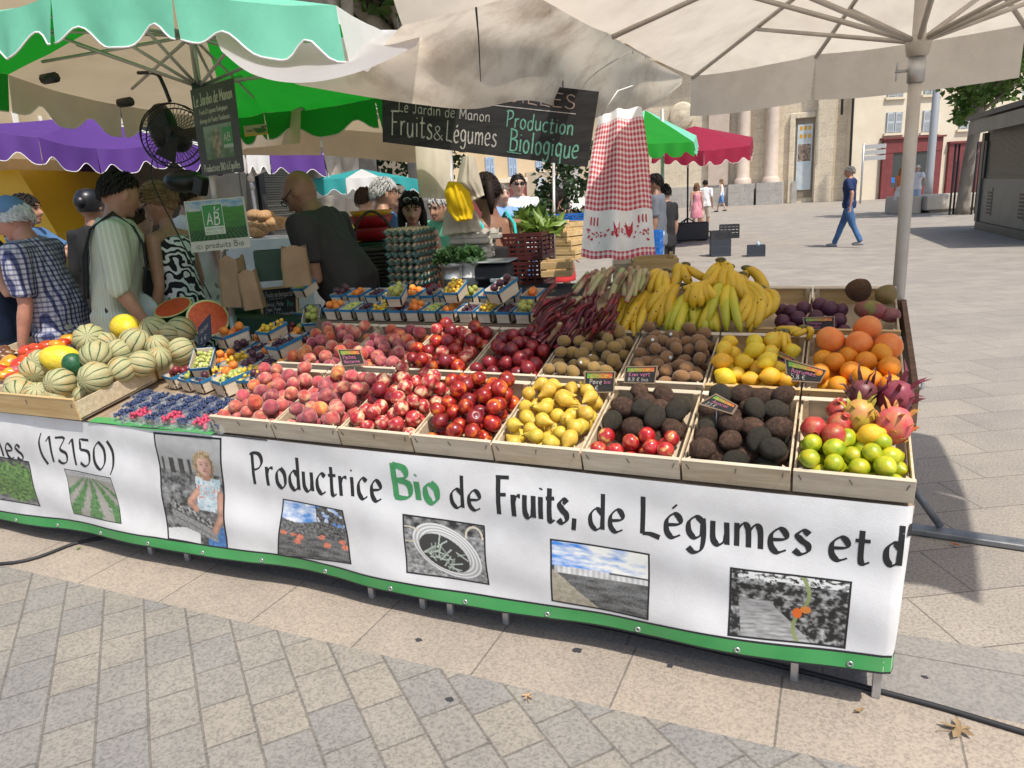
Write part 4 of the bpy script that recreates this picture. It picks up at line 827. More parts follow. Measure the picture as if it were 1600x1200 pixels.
# ---------------------------------------------------------------- melons
def melonmat():
    m = bpy.data.materials.new('charentais_rind'); m.use_nodes = True; t, N, L = nodes_of(m); b = N['Principled BSDF']
    tc = N.new('ShaderNodeTexCoord'); sp = N.new('ShaderNodeSeparateXYZ'); L.new(tc.outputs['Object'], sp.inputs[0])
    def M(op, a, b_=None):
        x = N.new('ShaderNodeMath'); x.operation = op
        for i, v in enumerate((a, b_)):
            if v is None: continue
            if isinstance(v, (int, float)): x.inputs[i].default_value = v
            else: L.new(v, x.inputs[i])
        return x.outputs[0]
    n1 = N.new('ShaderNodeTexNoise'); L.new(tc.outputs['Object'], n1.inputs[0]); n1.inputs['Scale'].default_value = 3
    a = M('ADD', M('ARCTAN2', sp.outputs[1], sp.outputs[0]), M('MULTIPLY', n1.outputs[0], .12)); c = M('COSINE', M('MULTIPLY', a, 10.0))
    rp = N.new('ShaderNodeValToRGB'); L.new(c, rp.inputs[0]); e = rp.color_ramp.elements; e[0].position = .80; e[0].color = (0, 0, 0, 1); e[1].position = .93; e[1].color = (1, 1, 1, 1)
    oi = N.new('ShaderNodeObjectInfo'); n2 = N.new('ShaderNodeTexNoise'); n2.noise_dimensions = '4D'; L.new(tc.outputs['Object'], n2.inputs['Vector']); L.new(M('MULTIPLY', oi.outputs['Random'], 40.0), n2.inputs['W']); n2.inputs['Scale'].default_value = 1.3; n2.inputs['Detail'].default_value = 4
    r2 = N.new('ShaderNodeValToRGB'); L.new(n2.outputs[0], r2.inputs[0]); e = r2.color_ramp.elements; e[0].position = .38; e[0].color = (.40, .39, .205, 1); e[1].position = .66; e[1].color = (.50, .345, .15, 1); k = e.new(.52); k.color = (.45, .41, .235, 1)
    mx = N.new('ShaderNodeMixRGB'); n4 = N.new('ShaderNodeTexVoronoi'); L.new(tc.outputs['Object'], n4.inputs['Vector']); n4.inputs['Scale'].default_value = 14; n4.feature = 'DISTANCE_TO_EDGE'; r4 = N.new('ShaderNodeValToRGB'); L.new(n4.outputs['Distance'], r4.inputs[0]); r4.color_ramp.elements[0].color = (1.25, 1.2, 1.05, 1); r4.color_ramp.elements[1].position = .12; r4.color_ramp.elements[1].color = (.88, .9, .86, 1)
    m4 = N.new('ShaderNodeMixRGB'); m4.blend_type = 'MULTIPLY'; m4.inputs[0].default_value = 1; L.new(r2.outputs[0], m4.inputs[1]); L.new(r4.outputs[0], m4.inputs[2]); L.new(rp.outputs[0], mx.inputs[0]); L.new(m4.outputs[0], mx.inputs[1]); mx.inputs[2].default_value = (.075, .11, .045, 1); L.new(mx.outputs[0], b.inputs['Base Color']); b.inputs['Roughness'].default_value = .62
    bp = N.new('ShaderNodeBump'); n3 = N.new('ShaderNodeTexNoise'); L.new(tc.outputs['Object'], n3.inputs[0]); n3.inputs['Scale'].default_value = 16; bp.inputs['Strength'].default_value = .25; bp.inputs['Distance'].default_value = .02; L.new(n3.outputs[0], bp.inputs['Height']); L.new(bp.outputs[0], b.inputs['Normal'])
    return m
KIND['melon'] = [blob(lambda p: p*(1+.035*-cos(10*atan2(p.y, p.x))*(1-p.z*p.z)) + V((0, 0, -.06))*(abs(p.z) > .96)*(1 if p.z > 0 else -1), 40, 16).mesh('melon', melonmat())]
m_can = mat('canary_melon_rind', (.78, .53, .012), (.82, .62, .03), sc=2, stretch=(1, 1, .5), rough=.4, bump=.4, bsc=7, dirt=((.72, .62, .25), .4, 2.5))
KIND['yellow_melon'] = [blob(lambda p: V((p.x*(1-.08*p.z), p.y*(1-.08*p.z), p.z*1.38)), 24, 14).mesh('yellow_melon', m_can)]
KIND['green_melon'] = [blob(lambda p: V((p.x, p.y, p.z*1.25)), 20, 14).mesh('green_melon', mat('green_melon_rind', (.012, .075, .028), (.03, .13, .055), sc=5, rough=.45))]
Mm = crate_mat(-3.865, -.03, .658, LS); 
place_crate('melon', -3.865, -.032, .657, wood_o, 'long pine crate of striped melons overhanging the left table edge', LS, .64, .43, .105, group='melon crates')
place_crate('melon2', -3.865, .41, .732, wood_o, 'pine crate of melons standing behind the front melon crate', LS, .64, .26, .105, group='melon crates')
mel = [(110, 612, 46), (60, 620, 46), (33, 617, 50), (88, 622, 40), (55, 578, 44, .13), (94, 598, 46, .12), (149, 590, 50, .14), (190, 578, 42, .13), (150, 556, 47, .19), (222, 569, 42, .13), (186, 550, 40, .16), (211, 535, 46, .18), (248, 560, 38, .12), (246, 541, 36, .15), (282, 518, 46, .13), (283, 548, 42, .10), (240, 516, 44, .17), (64, 566, 40, .16), (140, 530, 48, .2), (166, 536, 34, .17), (28, 604, 40, .08), (262, 523, 36, .14), (130, 618, 30, .05)]
for i, q in enumerate(mel):
    x, y, dpx = q[:3]; dz = q[3] if len(q) > 3 else .055; p = PL(x, y, dz); r = dpx/2*((p-CAM).dot(_f))/FPX
    fruit('melon', Matrix.Translation(p), r, 'round ribbed melon with dark green stripes in the left melon crates', 'striped melons', Matrix.Rotation(U(0, 6), 4, 'Z') @ Matrix.Rotation(U(.5, 2.2), 4, 'X') @ Matrix.Rotation(U(0, 6), 4, 'Z'))
fruit('yellow_melon', Matrix.Translation(PL(95, 561, .17)), .068, 'bright yellow oval melon at the left beside a dark green one', 'yellow melons', Matrix.Rotation(-.9, 4, 'Z') @ Matrix.Rotation(1.25, 4, 'X'))
fruit('yellow_melon', Matrix.Translation(PL(196, 512, .20)), .072, 'bright yellow oval melon on top of the rear melons', 'yellow melons', Matrix.Rotation(-.45, 4, 'Z') @ Matrix.Rotation(1.5, 4, 'Y'))
fruit('green_melon', Matrix.Translation(PL(117, 571, .15)), .052, 'small dark green melon beside the yellow melon', None, Matrix.Rotation(.5, 4, 'X'))
m_wr = mat('watermelon_rind', (.008, .035, .012), (.02, .07, .02), sc=4, rough=.35); m_wf = mat('watermelon_flesh', (.66, .07, .022), (.78, .13, .04), sc=7, rough=.35, spots=(.05, .02, .01), spsc=9, spth=.1); m_ww = mat('watermelon_pith', (.62, .62, .26), rough=.5)
o = blob(lambda p: V((p.x*1.12, p.y, p.z*.93)), 24, 14).build('watermelon', m_wr, M=Matrix.Translation(PL(383, 481, .09)) @ Matrix.Scale(.098, 4)); tag(o, 'whole dark green watermelon beside the framed chalkboard', 'watermelon')
def half(px, py, dz, r, face, label, sq=1.0):
    T = Matrix.Translation(PL(px, py, dz)) @ face.to_track_quat('Z', 'Y').to_matrix().to_4x4() @ Matrix.Diagonal((r*sq, r, r, 1)); o = empty('watermelon_half', label=label, cat='watermelon', group='cut watermelons', M=T)
    MB().lathe([(0, -.85)]+[(cos(a), -.85*sin(a)) for a in [pi/2*(1-i/8) for i in range(1, 9)]], 28).build('rind', m_wr, o)
    MB().lathe([(1, 0), (.985, .012), (.90, .012)], 28).build('pith', m_ww, o); MB().lathe([(.90, .0125), (.5, .02), (0, .02)], 28).build('flesh', m_wf, o)
half(325, 497, .14, .112, (CAM-PL(325, 497, .14)).normalized()+V((.15, 0, .55)), 'larger cut watermelon half with its orange red face to the viewer')
half(270, 480, .17, .112, V((.15, -.55, 1.3)), 'tilted cut watermelon half behind the melons', .95)
m_tom = mat('tomato_skin', (.55, .03, .018), (.66, .10, .02), sc=1.2, rough=.28, rnd=.15, coat=.3); m_tomY = mat('yellow_tomato_skin', (.74, .26, .015), (.78, .38, .03), sc=1.2, rough=.3, coat=.3); m_tomP = mat('pink_tomato', (.42, .07, .09), (.5, .12, .13), sc=1.3, rough=.35); m_tomB = mat('dark_tomato', (.11, .03, .02), (.2, .1, .03), sc=1.3, rough=.35)
ft = lambda s: (lambda p: V((p.x*(1+.07*cos(5*atan2(p.y, p.x)+s)), p.y*(1+.07*cos(5*atan2(p.y, p.x)+s)), p.z*.72-.15*exp(-(hypot(p.x, p.y)/.3)**2)*(p.z > 0))))
for k_, m_ in (('red', m_tom), ('yellow', m_tomY), ('pink', m_tomP), ('dark', m_tomB)): KIND[k_+'_tomato'] = [blob(ft(1), 20, 10).mesh('tomato', m_)]
for i, (x, y, c) in enumerate([(40, 548, 'red'), (58, 545, 'red'), (72, 540, 'red'), (50, 557, 'red'), (66, 556, 'red'), (40, 562, 'red'), (30, 568, 'red'), (48, 570, 'red'), (80, 548, 'red'), (90, 540, 'yellow'), (98, 536, 'red'), (106, 530, 'yellow'), (115, 526, 'dark'), (6, 572, 'yellow'), (14, 565, 'yellow'), (18, 582, 'yellow'), (28, 579, 'pink'), (36, 582, 'red'), (8, 587, 'yellow'), (2, 578, 'red'), (34, 590, 'yellow'), (15, 553, 'dark'), (8, 560, 'dark'), (22, 590, 'red'), (4, 548, 'dark'), (-8, 585, 'red'), (-8, 572, 'yellow')]):
    p = PL(x, y, .125-(.02 if i > 12 else 0)); fruit(c+'_tomato', Matrix.Translation(p), U(.037, .044), '%s ribbed tomato in the crate left of the melons' % {'red': 'red', 'yellow': 'orange yellow', 'pink': 'pink', 'dark': 'dark brownish'}[c], c+' tomatoes', Matrix.Rotation(U(-.6, .6), 4, 'X') @ Matrix.Rotation(U(0, 6), 4, 'Z'))
place_crate('tom', -4.52, .0, .66, wood_o, 'pine crate of tomatoes at the far left of the table', LS, .64, .43, .105, group='melon crates')
place_crate('tom2', -4.52, .44, .735, wood_o, 'empty pine crate behind the tomatoes beside the plaid man', LS, .64, .43, .105, group='melon crates')
# ================================================================ canopies
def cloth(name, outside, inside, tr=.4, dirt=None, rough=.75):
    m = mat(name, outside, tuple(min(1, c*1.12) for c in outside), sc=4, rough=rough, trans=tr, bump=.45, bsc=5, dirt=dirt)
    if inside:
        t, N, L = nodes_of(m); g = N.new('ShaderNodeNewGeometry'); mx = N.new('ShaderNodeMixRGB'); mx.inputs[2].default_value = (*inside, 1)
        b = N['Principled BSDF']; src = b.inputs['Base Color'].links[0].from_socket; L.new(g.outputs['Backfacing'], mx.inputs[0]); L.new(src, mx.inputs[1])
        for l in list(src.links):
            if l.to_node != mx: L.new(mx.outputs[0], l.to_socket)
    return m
c_cream = cloth('cream_canvas', (.82, .74, .62), None, .5, ((.36, .28, .20), .35, 3.5))
c_tarp = cloth('stained_tarpaulin', (.76, .68, .56), None, .48, ((.30, .21, .13), .9, 3.4))
c_beige = cloth('beige_canvas', (.62, .50, .33), None, .35, ((.4, .3, .18), .3, 3))
c_white = cloth('white_canvas', (.82, .81, .78), None, .45)
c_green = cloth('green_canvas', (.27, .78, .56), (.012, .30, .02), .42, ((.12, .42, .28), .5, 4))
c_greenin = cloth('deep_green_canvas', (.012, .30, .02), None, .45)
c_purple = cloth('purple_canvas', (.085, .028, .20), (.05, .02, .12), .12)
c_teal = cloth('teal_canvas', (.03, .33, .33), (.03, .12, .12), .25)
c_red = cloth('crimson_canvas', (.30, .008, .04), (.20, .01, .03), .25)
footm = mat('worn_steel', (.15, .16, .17), (.27, .28, .29), sc=12, rough=.55, metal=.5)
trimw = mat('white_trim', (.75, .72, .68), rough=.8); trimb = mat('brown_trim', (.20, .13, .08), rough=.8)
def parasol(label, eave, apex, segm, hem=.2, scal=(3, .3), trim=None, pole=None, slider=None, polem=alu, group='market parasols', segs=None, cat='parasol', foot=True, sag=.03, arms=True, nohem=()):
    o = empty('market_parasol', (0, 0, 0), label, cat, group); A = V(apex); n = len(eave); E_ = [V(p) for p in eave]
    for i in range(n):
        if segs and i not in segs: continue
        a, b = E_[i], E_[(i+1) % n]; m = segm[i % len(segm)]; L = (b-a).length; ctr = (a+b)/2
        def top(u, v): p = a.lerp(b, u).lerp(A, v); return p - V((0, 0, sag*4*v*(1-v)+sag*4*u*(1-u)*(1-v))) + V((0, 0, .006*nzv(p, 5)))
        mb = MB().grid(top, 8, 8)
        nr = (b-a).cross(A-a)
        if nr.z < 0: mb.f = [f[::-1] for f in mb.f]
        mb.build('canopy_panel', m, o)
        if hem > 0 and i not in nohem:
            k, dp = scal; out = (ctr-A); out.z = 0; out.normalize()
            def low(u): return hem*(1-dp*(.5-.5*cos(2*pi*k*u+.9*sin(3*u+i)))**2.2) if k else hem
            def hm_(u, v): p = top(u, 0); return p + out*(.02*sin(u*k*6.3+1)*v+.02*v) - V((0, 0, low(u)*v))
            mb = MB().grid(hm_, max(12, k*12), 4); q0 = (b-a).cross(V((0, 0, 1)))
            if q0.dot(out) > 0: mb.f = [f[::-1] for f in mb.f]
            mb.build('valance', m, o)
            if trim: MB().tube([hm_(j/(k*12 or 12), 1)+out*.002 for j in range((k*12 or 12)+1)], .004, 5).build('hem_trim', trim, o)
    if pole:
        px, py = pole; z0 = .02; MB().tube([(px, py, z0), (px, py, A.z-.02)], .024, 14).build('pole', polem, o)
        zs = slider or A.z-.45
        MB().lathe([(.025, -.05), (.038, -.045), (.045, 0), (.04, .02), (.026, .025)], 14, Matrix.Translation((px, py, zs))).build('slider_hub', alu, o)
        MB().lathe([(.026, -.14), (.031, -.14), (.031, -.05), (.026, -.05)], 14, Matrix.Translation((px, py, zs))).build('collar', steel, o)
        for i in range(n if arms else 0):
            if segs and i not in segs and (i-1) % n not in segs: continue
            e = E_[i]; MB().tube([A-V((0, 0, .03)), e-V((0, 0, .012))], .011, 6).build('rib', polem, o)
            mid = A.lerp(e, .62)-V((0, 0, .03)); MB().tube([(px, py, zs), mid], .010, 6).build('strut', polem, o)
        if foot:
            for a_ in (0, pi/2, pi, 3*pi/2):
                d = V((cos(a_), sin(a_), 0)); MB().box((.03, -.035, .004), (.62, .035, .03), Matrix.Translation((px, py, 0)) @ Matrix.Rotation(a_-.08, 4, 'Z'), bev=.004).build('foot_bar', footm, o, smooth=False)
    return o
ZE = 2.13
cr = parasol('large cream market parasol over the right half of the fruit stall', [(-1.06, 2.60, ZE), (-.38, 2.33, ZE), (.5, 2.16, ZE), (1.25, 2.02, ZE), (1.28, 1.1, ZE), (1.2, .12, ZE), (.05, .06, ZE), (-1.15, .10, ZE), (-1.12, 1.1, ZE)],
    (.02, 1.28, 2.52), [c_cream], .22, (0, 0), trim=None, pole=(.012, 1.28), slider=1.985, nohem=(5, 6, 7, 8), sag=.012)
for s_ in (1, -1): MB().ball((-.055, 1.27, 1.89+.02*s_), (.004, .012, .016), 8, 6).build('wing_nut', steel, cr)
MB().tube([(-.06, 1.27, 1.89), (.0, 1.28, 1.89)], .006, 6).build('bolt', steel, cr)
MB().tube([(.13, 1.27, .2), (.245, 1.28, .035)], [(.003, .018)]*2, 6).build('foot_brace', footm, cr)
# hems of the green parasol taken where they hang over the front of the melons
gp = [(-4.45, .2, 2.42), (-3.72, .2, 2.40), (-3.2, .2, 2.40), (-2.55, .2, 2.33), (-1.86, .25, 2.18), (-2.0, 1.2, 2.19), (-2.15, 2.45, 2.18), (-3.2, 2.50, 2.20), (-4.18, 2.50, 2.20), (-4.48, 2.45, 2.19), (-4.46, 1.5, 2.2), (-4.44, .8, 2.3)]
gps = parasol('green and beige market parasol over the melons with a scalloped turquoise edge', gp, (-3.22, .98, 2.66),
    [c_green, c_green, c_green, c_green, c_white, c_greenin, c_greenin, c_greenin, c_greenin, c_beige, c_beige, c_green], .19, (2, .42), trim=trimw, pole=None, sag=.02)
MB().tube([(-3.262, .97, .9), (-3.25, .97, 2.62)], .017, 12).build('pole', alu, gps); MB().tube([(-3.262, .97, .02), (-3.262, .97, .95)], .021, 12).build('pole', steel, gps)
for zs, f_ in ((2.13, .6), (2.37, .8)):
    MB().lathe([(.02, -.04), (.036, -.03), (.036, .02), (.02, .03)], 12, Matrix.Translation((-3.252, .97, zs))).build('slider_hub', darkm, gps)
    for e in gp[::1]:
        e = V(e); A = V((-3.22, .98, 2.6)); MB().tube([(-3.252, .97, zs), A.lerp(e, f_)-V((0, 0, .02))], .0085, 6).build('strut', alu, gps)
for e in ((-4.3, .9, 2.27), (-4.40, 1.45, 2.2)): MB().tube([V(e)+V((.1, 0, -.0)), V(e)], .028, 8).build('joint_block', darkm, gps)
o_ = (-3.85, 2.38); pic(lambda u, v: (.03, .16, .03) if inel(u, v, .72, .55, .24, .3) < 1 else (.04, .05, .03) if seg(u, v, .2, .5, .95, .25) < .06 else mix((.46, .42, .26), (.60, .42, .05), (v-.6)*4), ((-4.32, 2.11), (-4.10, 2.11), (-4.10, 2.035), (-4.32, 2.035)), 14, 8, lambda x, z, k: V((x, 2.425-k, z)), gps, frame=None, name='printed_label')
def patch(rows, nu, nv, m, name, parent=None, wr=.012, f=3.0):
    """cloth through a net of photo points (x, y, depth)"""
    R_ = [[PD(*p) for p in r] for r in rows]
    def ev(pts, t):
        n = len(pts)-1; x = t*n; i = min(int(x), n-1); k = x-i; p0, p1, p2, p3 = pts[max(i-1, 0)], pts[i], pts[i+1], pts[min(i+2, n)]
        return .5*(2*p1+(p2-p0)*k+(2*p0-5*p1+4*p2-p3)*k*k+(3*p1-p0-3*p2+p3)*k**3)
    def fn(u, v):
        p = ev([ev(r, u) for r in R_], v); e = min(1, 8*v*(1-v)+.1)*min(1, 6*u*(1-u)+.15); q = V((p.x*f+p.z*2, p.y*f*.5, p.z*f*.6))
        return p + _f*(wr*e*(nzv(q)*1.2+.6*nzv(q*2.3))) 
    return MB().grid(fn, nu, nv).build(name, m, parent)
o = patch([[(455, 128, 3.2), (560, 102, 2.9), (630, 38, 2.5), (720, -34, 2.2), (832, -14, 2.7), (903, 22, 3.1), (985, 75, 3.8), (1067, 120, 4.5)],
           [(458, 129, 3.18), (560, 118, 2.95), (640, 85, 2.8), (730, 40, 2.8), (832, 60, 3.1), (912, 85, 3.5), (992, 110, 4.0), (1066, 123, 4.5)],
           [(462, 131, 3.18), (560, 135, 2.98), (645, 130, 2.95), (735, 115, 3.0), (830, 118, 3.25), (920, 140, 3.8), (1002, 145, 4.15), (1066, 127, 4.5)],
           [(468, 133, 3.2), (560, 149, 3.05), (650, 163, 3.05), (740, 170, 3.15), (830, 157, 3.4), (930, 184, 4.0), (1012, 170, 4.3), (1065, 131, 4.5)]], 70, 30, c_tarp, 'sagging_tarp', wr=.05, f=2.4)
tag(o, 'stained cream tarpaulin sagging between the two parasols above the chalkboard', 'tarpaulin')
for px, py in ((858, 8), (898, 16), (964, 50), (988, 74), (1008, 82)):
    p = PD(px, py, 2.85+(px-858)*.0062); MB().tube([p+V((0, 0, .03)), p+V((.006, 0, .034)), p+V((.008, 0, .0)), p+V((0, 0, -.03))], .0022, 5).build('hook', steel, o)
MB().tube([PD(985, 80, 3.75), PD(880, 143, 3.72)], .003, 5).build('guy_rope', mat('grey_rope', (.3, .27, .23), rough=.9), o)
MB().tube([PD(744, 12, 2.3), PD(748, 60, 2.45), PD(751, 127, 2.6)], [.004, .0025, .0015], 5).build('strap', darkm, o)
o = patch([[(600, -60, 1.9), (700, -70, 1.9), (830, -80, 1.9)], [(612, -10, 2.0), (700, -20, 2.0), (815, -40, 2.0)], [(628, 39, 2.1), (702, 22, 2.1), (792, -3, 2.1)]], 16, 10, c_cream, 'loose_flap', wr=.02)
tag(o, 'loose grey white canvas corner hanging at the top above the tarpaulin', 'canvas flap')
o = patch([[(333, 44, 3.05), (420, 62, 3.0), (500, 66, 3.0), (580, 48, 3.0), (660, 48, 2.9)], [(340, 66, 2.8), (405, 98, 2.7), (480, 104, 2.68), (565, 88, 2.65), (655, 62, 2.6)], [(346, 80, 2.65), (395, 116, 2.5), (470, 130, 2.48), (560, 113, 2.48), (650, 72, 2.5)]], 30, 12, cloth('bright_white_canvas', (.92, .92, .91), None, .75), 'white_sheet', wr=.03)
tag(o, 'bright white sunlit sheet slung under the edge of the green parasol', 'sheet')
# other stalls' parasols behind
o = parasol('cream parasol of the stall behind, seen between green parasol and chalkboard', [PD(380, 186, 6.2), PD(470, 168, 5.2), PD(660, 150, 5.0), PD(660, 205, 5.4), PD(648, 212, 6.6), PD(500, 200, 6.8), PD(375, 200, 6.8)], PD(520, 120, 6), [c_beige], .24, (0, 0), pole=tuple(PD(706, 300, 5.6))[:2], segs=(0, 3, 4, 5, 6), foot=False, sag=.0)
pp = [PD(-60, 195, 6.4), PD(60, 214, 6.6), PD(150, 232, 7.2), PD(238, 226, 7.6), PD(330, 232, 8.2), PD(380, 236, 8.8), PD(300, 250, 11), PD(100, 250, 11), PD(-80, 240, 9)]
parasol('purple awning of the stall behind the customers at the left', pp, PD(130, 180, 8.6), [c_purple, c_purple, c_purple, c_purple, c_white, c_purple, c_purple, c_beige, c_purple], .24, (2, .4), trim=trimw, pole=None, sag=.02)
pq = [PD(384, 232, 8.6), PD(420, 234, 8.7), PD(505, 240, 9.0), PD(495, 228, 10.5), PD(385, 226, 10.5)]
parasol('white and purple awning edge behind the bald seller', pq, PD(445, 222, 9.6), [c_white, c_purple, c_purple, c_purple, c_white], .28, (2, .3), trim=trimw, pole=tuple(PD(395, 300, 9))[:2], sag=.0, foot=False)
pt_ = [PD(478, 282, 9.5), PD(540, 279, 9.5), PD(592, 276, 9.5), PD(655, 280, 9.6), PD(668, 292, 11), PD(470, 290, 11.5)]
parasol('teal and white striped awning behind the grey haired customer', pt_, PD(565, 264, 10.6), [c_teal, c_white, c_teal, c_teal, c_white, c_teal], .2, (2, .35), trim=trimw, pole=None, sag=.0)
pg = [PD(960, 215, 9), PD(1000, 226, 8.8), PD(1084, 222, 9), PD(1088, 212, 10.4), PD(1010, 206, 10.8), PD(950, 206, 10.5)]
gq = PD(1035, 228, 9.6)
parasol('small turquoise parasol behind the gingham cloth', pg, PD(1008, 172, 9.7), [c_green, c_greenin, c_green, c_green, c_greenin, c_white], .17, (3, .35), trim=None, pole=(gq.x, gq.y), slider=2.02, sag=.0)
pr = [PD(1020, 232, 17), PD(1100, 236, 16.6), PD(1172, 228, 17), PD(1176, 214, 19.5), PD(1110, 212, 21), PD(1030, 214, 20)]
rq = G(1074, 377)
parasol('crimson red parasol standing in front of the church wall', pr, PD(1085, 197, 18.3), [c_red], .34, (3, .3), trim=trimw, pole=(rq.x, rq.y), slider=2.05, polem=darkm, sag=.0, foot=False)
wb = empty('parasol_weight', label='black weight box tied to the foot of the red parasol', cat='weight', M=Matrix.Translation(rq) @ Matrix.Rotation(.3, 4, 'Z'))
MB().box((-.62, -.12, .02), (.55, .16, .50), bev=.03).build('weight_block', darkm, wb, smooth=False)
for a_ in (.2, 1.4, 2.6, 4.0): MB().tube([(0, 0, .62), (.9*cos(a_), .9*sin(a_), .03)], .018, 6).build('leg', darkm, wb); MB().tube([(0, 0, .03), (1.5*cos(a_+.3), 1.5*sin(a_+.3), .03)], .018, 6).build('foot_bar', darkm, wb)
# ================================================================ signs
slate = mat('chalkboard_black', (.014, .013, .013), (.035, .033, .032), sc=7, stretch=(1, 1, 5), rough=.75); chalkw = mat('white_chalk', (.62, .58, .52), (.38, .35, .32), sc=90, rough=.9); chalkg = mat('green_chalk', (.22, .50, .36), (.10, .28, .20), sc=90, rough=.9); chalkp = mat('pink_chalk', (.58, .20, .32), (.5, .14, .25), sc=90, rough=.9)
chalko = mat('peach_chalk', (.50, .38, .32), (.3, .22, .19), sc=90, rough=.9)
def quad(pts, Y):
    P = [PY(x, y, Y) if not isinstance(Y, (list, tuple)) else PY(x, y, Y[i]) for i, (x, y) in enumerate(pts)]     # tl tr br bl
    W = ((P[1]-P[0]).length+(P[2]-P[3]).length)/2; H = ((P[3]-P[0]).length+(P[2]-P[1]).length)/2
    nrm = (P[1]-P[0]).cross(P[3]-P[0]).normalized()
    if nrm.dot(CAM-P[0]) < 0: nrm = -nrm
    def fn(x, z, k=0.0): u, v = x/W, 1-z/H; return P[0]*(1-u)*(1-v)+P[1]*u*(1-v)+P[2]*u*v+P[3]*(1-u)*v+nrm*k
    return fn, W, H
def plate(fn, W, H, th, name, m, parent, m0=0.0, k0=0.0):
    c = [(-m0, -m0), (W+m0, -m0), (W+m0, H+m0), (-m0, H+m0)]
    return MB().add([fn(x, z, k0) for x, z in c]+[fn(x, z, k0-th) for x, z in c], [(0, 1, 2, 3), (7, 6, 5, 4), (0, 4, 5, 1), (1, 5, 6, 2), (2, 6, 7, 3), (3, 7, 4, 0)]).build(name, m, parent, smooth=False)
def write(fn, txt, x, z, h, wd, m, parent, width=None, jit=.03, thin=.75, slant=0, name='lettering', k=.0015):
    mb = MB(); letter(mb, txt, lambda a, b, q: fn(a, b, k+q), x, z, h, wd, width=width, jit=jit, thin=thin, slant=slant); return mb.build(name, m, parent, smooth=False)
def bar(fn, x0, z0, x1, z1, wd, m, parent, k=.0016, name='underline'):
    dx, dz = x1-x0, z1-z0; l = hypot(dx, dz); nx, nz_ = -dz/l*wd/2, dx/l*wd/2
    return MB().add([fn(x0+nx, z0+nz_, k), fn(x0-nx, z0-nz_, k), fn(x1-nx, z1-nz_, k), fn(x1+nx, z1+nz_, k)], [(0, 1, 2, 3)]).build(name, m, parent, smooth=False)
cb_ = empty('chalkboard', label='large black hanging chalkboard with handwritten chalk lettering under the tarpaulin', cat='chalkboard')
fn, W, H = quad([(596, 104), (935, 143), (917, 261), (598, 222)], [1.5, 1.5, 1.5, 1.5]); plate(fn, W, H, .012, 'board', slate, cb_)
write(fn, 'EGUILLES', W*.50, H*.74, H*.18, .10, chalko, cb_, width=W*.42); bar(fn, W*.42, H*.665, W*.92, H*.68, .004, chalkw, cb_)
write(fn, 'Le Jardin de Manon', W*.085, H*.44, H*.15, .10, chalkw, cb_, width=W*.46); write(fn, 'Fruits', W*.045, H*.12, H*.33, .085, chalkw, cb_, width=W*.225); write(fn, '&', W*.265, H*.12, H*.19, .09, chalkw, cb_, width=W*.06)
write(fn, 'Légumes', W*.33, H*.12, H*.28, .085, chalkw, cb_, width=W*.255); write(fn, 'Production', W*.615, H*.40, H*.22, .11, chalkg, cb_, width=W*.31); write(fn, 'Biologique', W*.64, H*.09, H*.29, .10, chalkg, cb_, width=W*.32); bar(fn, W*.63, H*.075, W*.70, H*.07, .004, chalkg, cb_)
for x_ in (.1, .85): MB().tube([fn(W*x_, H, -.006), fn(W*x_, H, -.006)+V((0, 0, .25))], .003, 5).build('hanging_cord', darkm, cb_)
# upper dark sign and AB sign on the post of the green parasol
us = empty('stall_sign', label='tall dark sign with the farm name hanging on the green parasol post', cat='sign')
fn, W, H = quad([(297, 141), (364, 122), (381, 268), (316, 276)], [.92]*4); sgn = mat('dark_sign', (.055, .05, .042), (.075, .07, .06), sc=6, rough=.5); plate(fn, W, H, .006, 'board', sgn, us)
lt = mat('sign_lettering', (.42, .40, .30), rough=.6)
write(fn, 'Le Jardin de Manon', W*.05, H*.80, H*.13, .13, lt, us, width=W*.9, jit=0); write(fn, 'Fruits & Légumes Biologiques', W*.15, H*.70, H*.055, .15, lt, us, width=W*.66, jit=0); write(fn, 'élevage de Poules Pondeuses...', W*.13, H*.60, H*.055, .15, lt, us, width=W*.74, jit=0); write(fn, 'Productrice BIO à Eguilles', W*.08, H*.045, H*.085, .14, lt, us, width=W*.86, jit=0)
def p_sign(u, v):
    c = mix((.22, .25, .18), (.08, .12, .05), v+.5*fbm((u*6, v*6, 1)))
    if inel(u, v, .42, .55, .16, .42) < 1: c = mix((.12, .10, .06), (.34, .26, .16), fbm((u*10, v*6, 2))+.5)
    if u > .66 and .12 < v < .62: c = (.05, .22, .06)
    if u > .66 and .62 < v < .72: c = (.35, .38, .3)
    return c
pic(p_sign, ((W*.18, H*.56), (W*.84, H*.56), (W*.84, H*.18), (W*.18, H*.18)), 40, 30, lambda x, z, k: fn(x, z, k), us, off=.001, frame=None)
write(fn, 'AB', W*.64, H*.36, H*.09, .16, lt, us, width=W*.17, jit=0, k=.003)
ab = empty('stall_sign', label='green field sign announcing organic products on the thin grey post', cat='sign')
fn, W, H = quad([(287, 315), (380, 307), (392, 386), (300, 395)], [.92]*4); plate(fn, W, H, .005, 'board', mat('sign_cream', (.50, .49, .38), rough=.5), ab)
def p_ab(u, v):
    if v < .22-.06*u+.03*sin(u*9): return mix((.05, .22, .36), (.46, .47, .40), .3+v*2.5+.8*fbm((u*4, v*9, 3)))
    c = mix((.05, .20, .02), (.012, .07, .01), (v-.2)*.9+.4*fbm((u*6, v*22, 4)))
    if v > .72 and sin((u-.5)/(v-.2)*60) > 0: c = (.012, .03, .012)
    return c
pic(p_ab, ((.008, H-.006), (W-.008, H-.006), (W-.006, H*.21), (.006, H*.21)), 56, 44, lambda x, z, k: fn(x, z, k), ab, off=.001, frame=None)
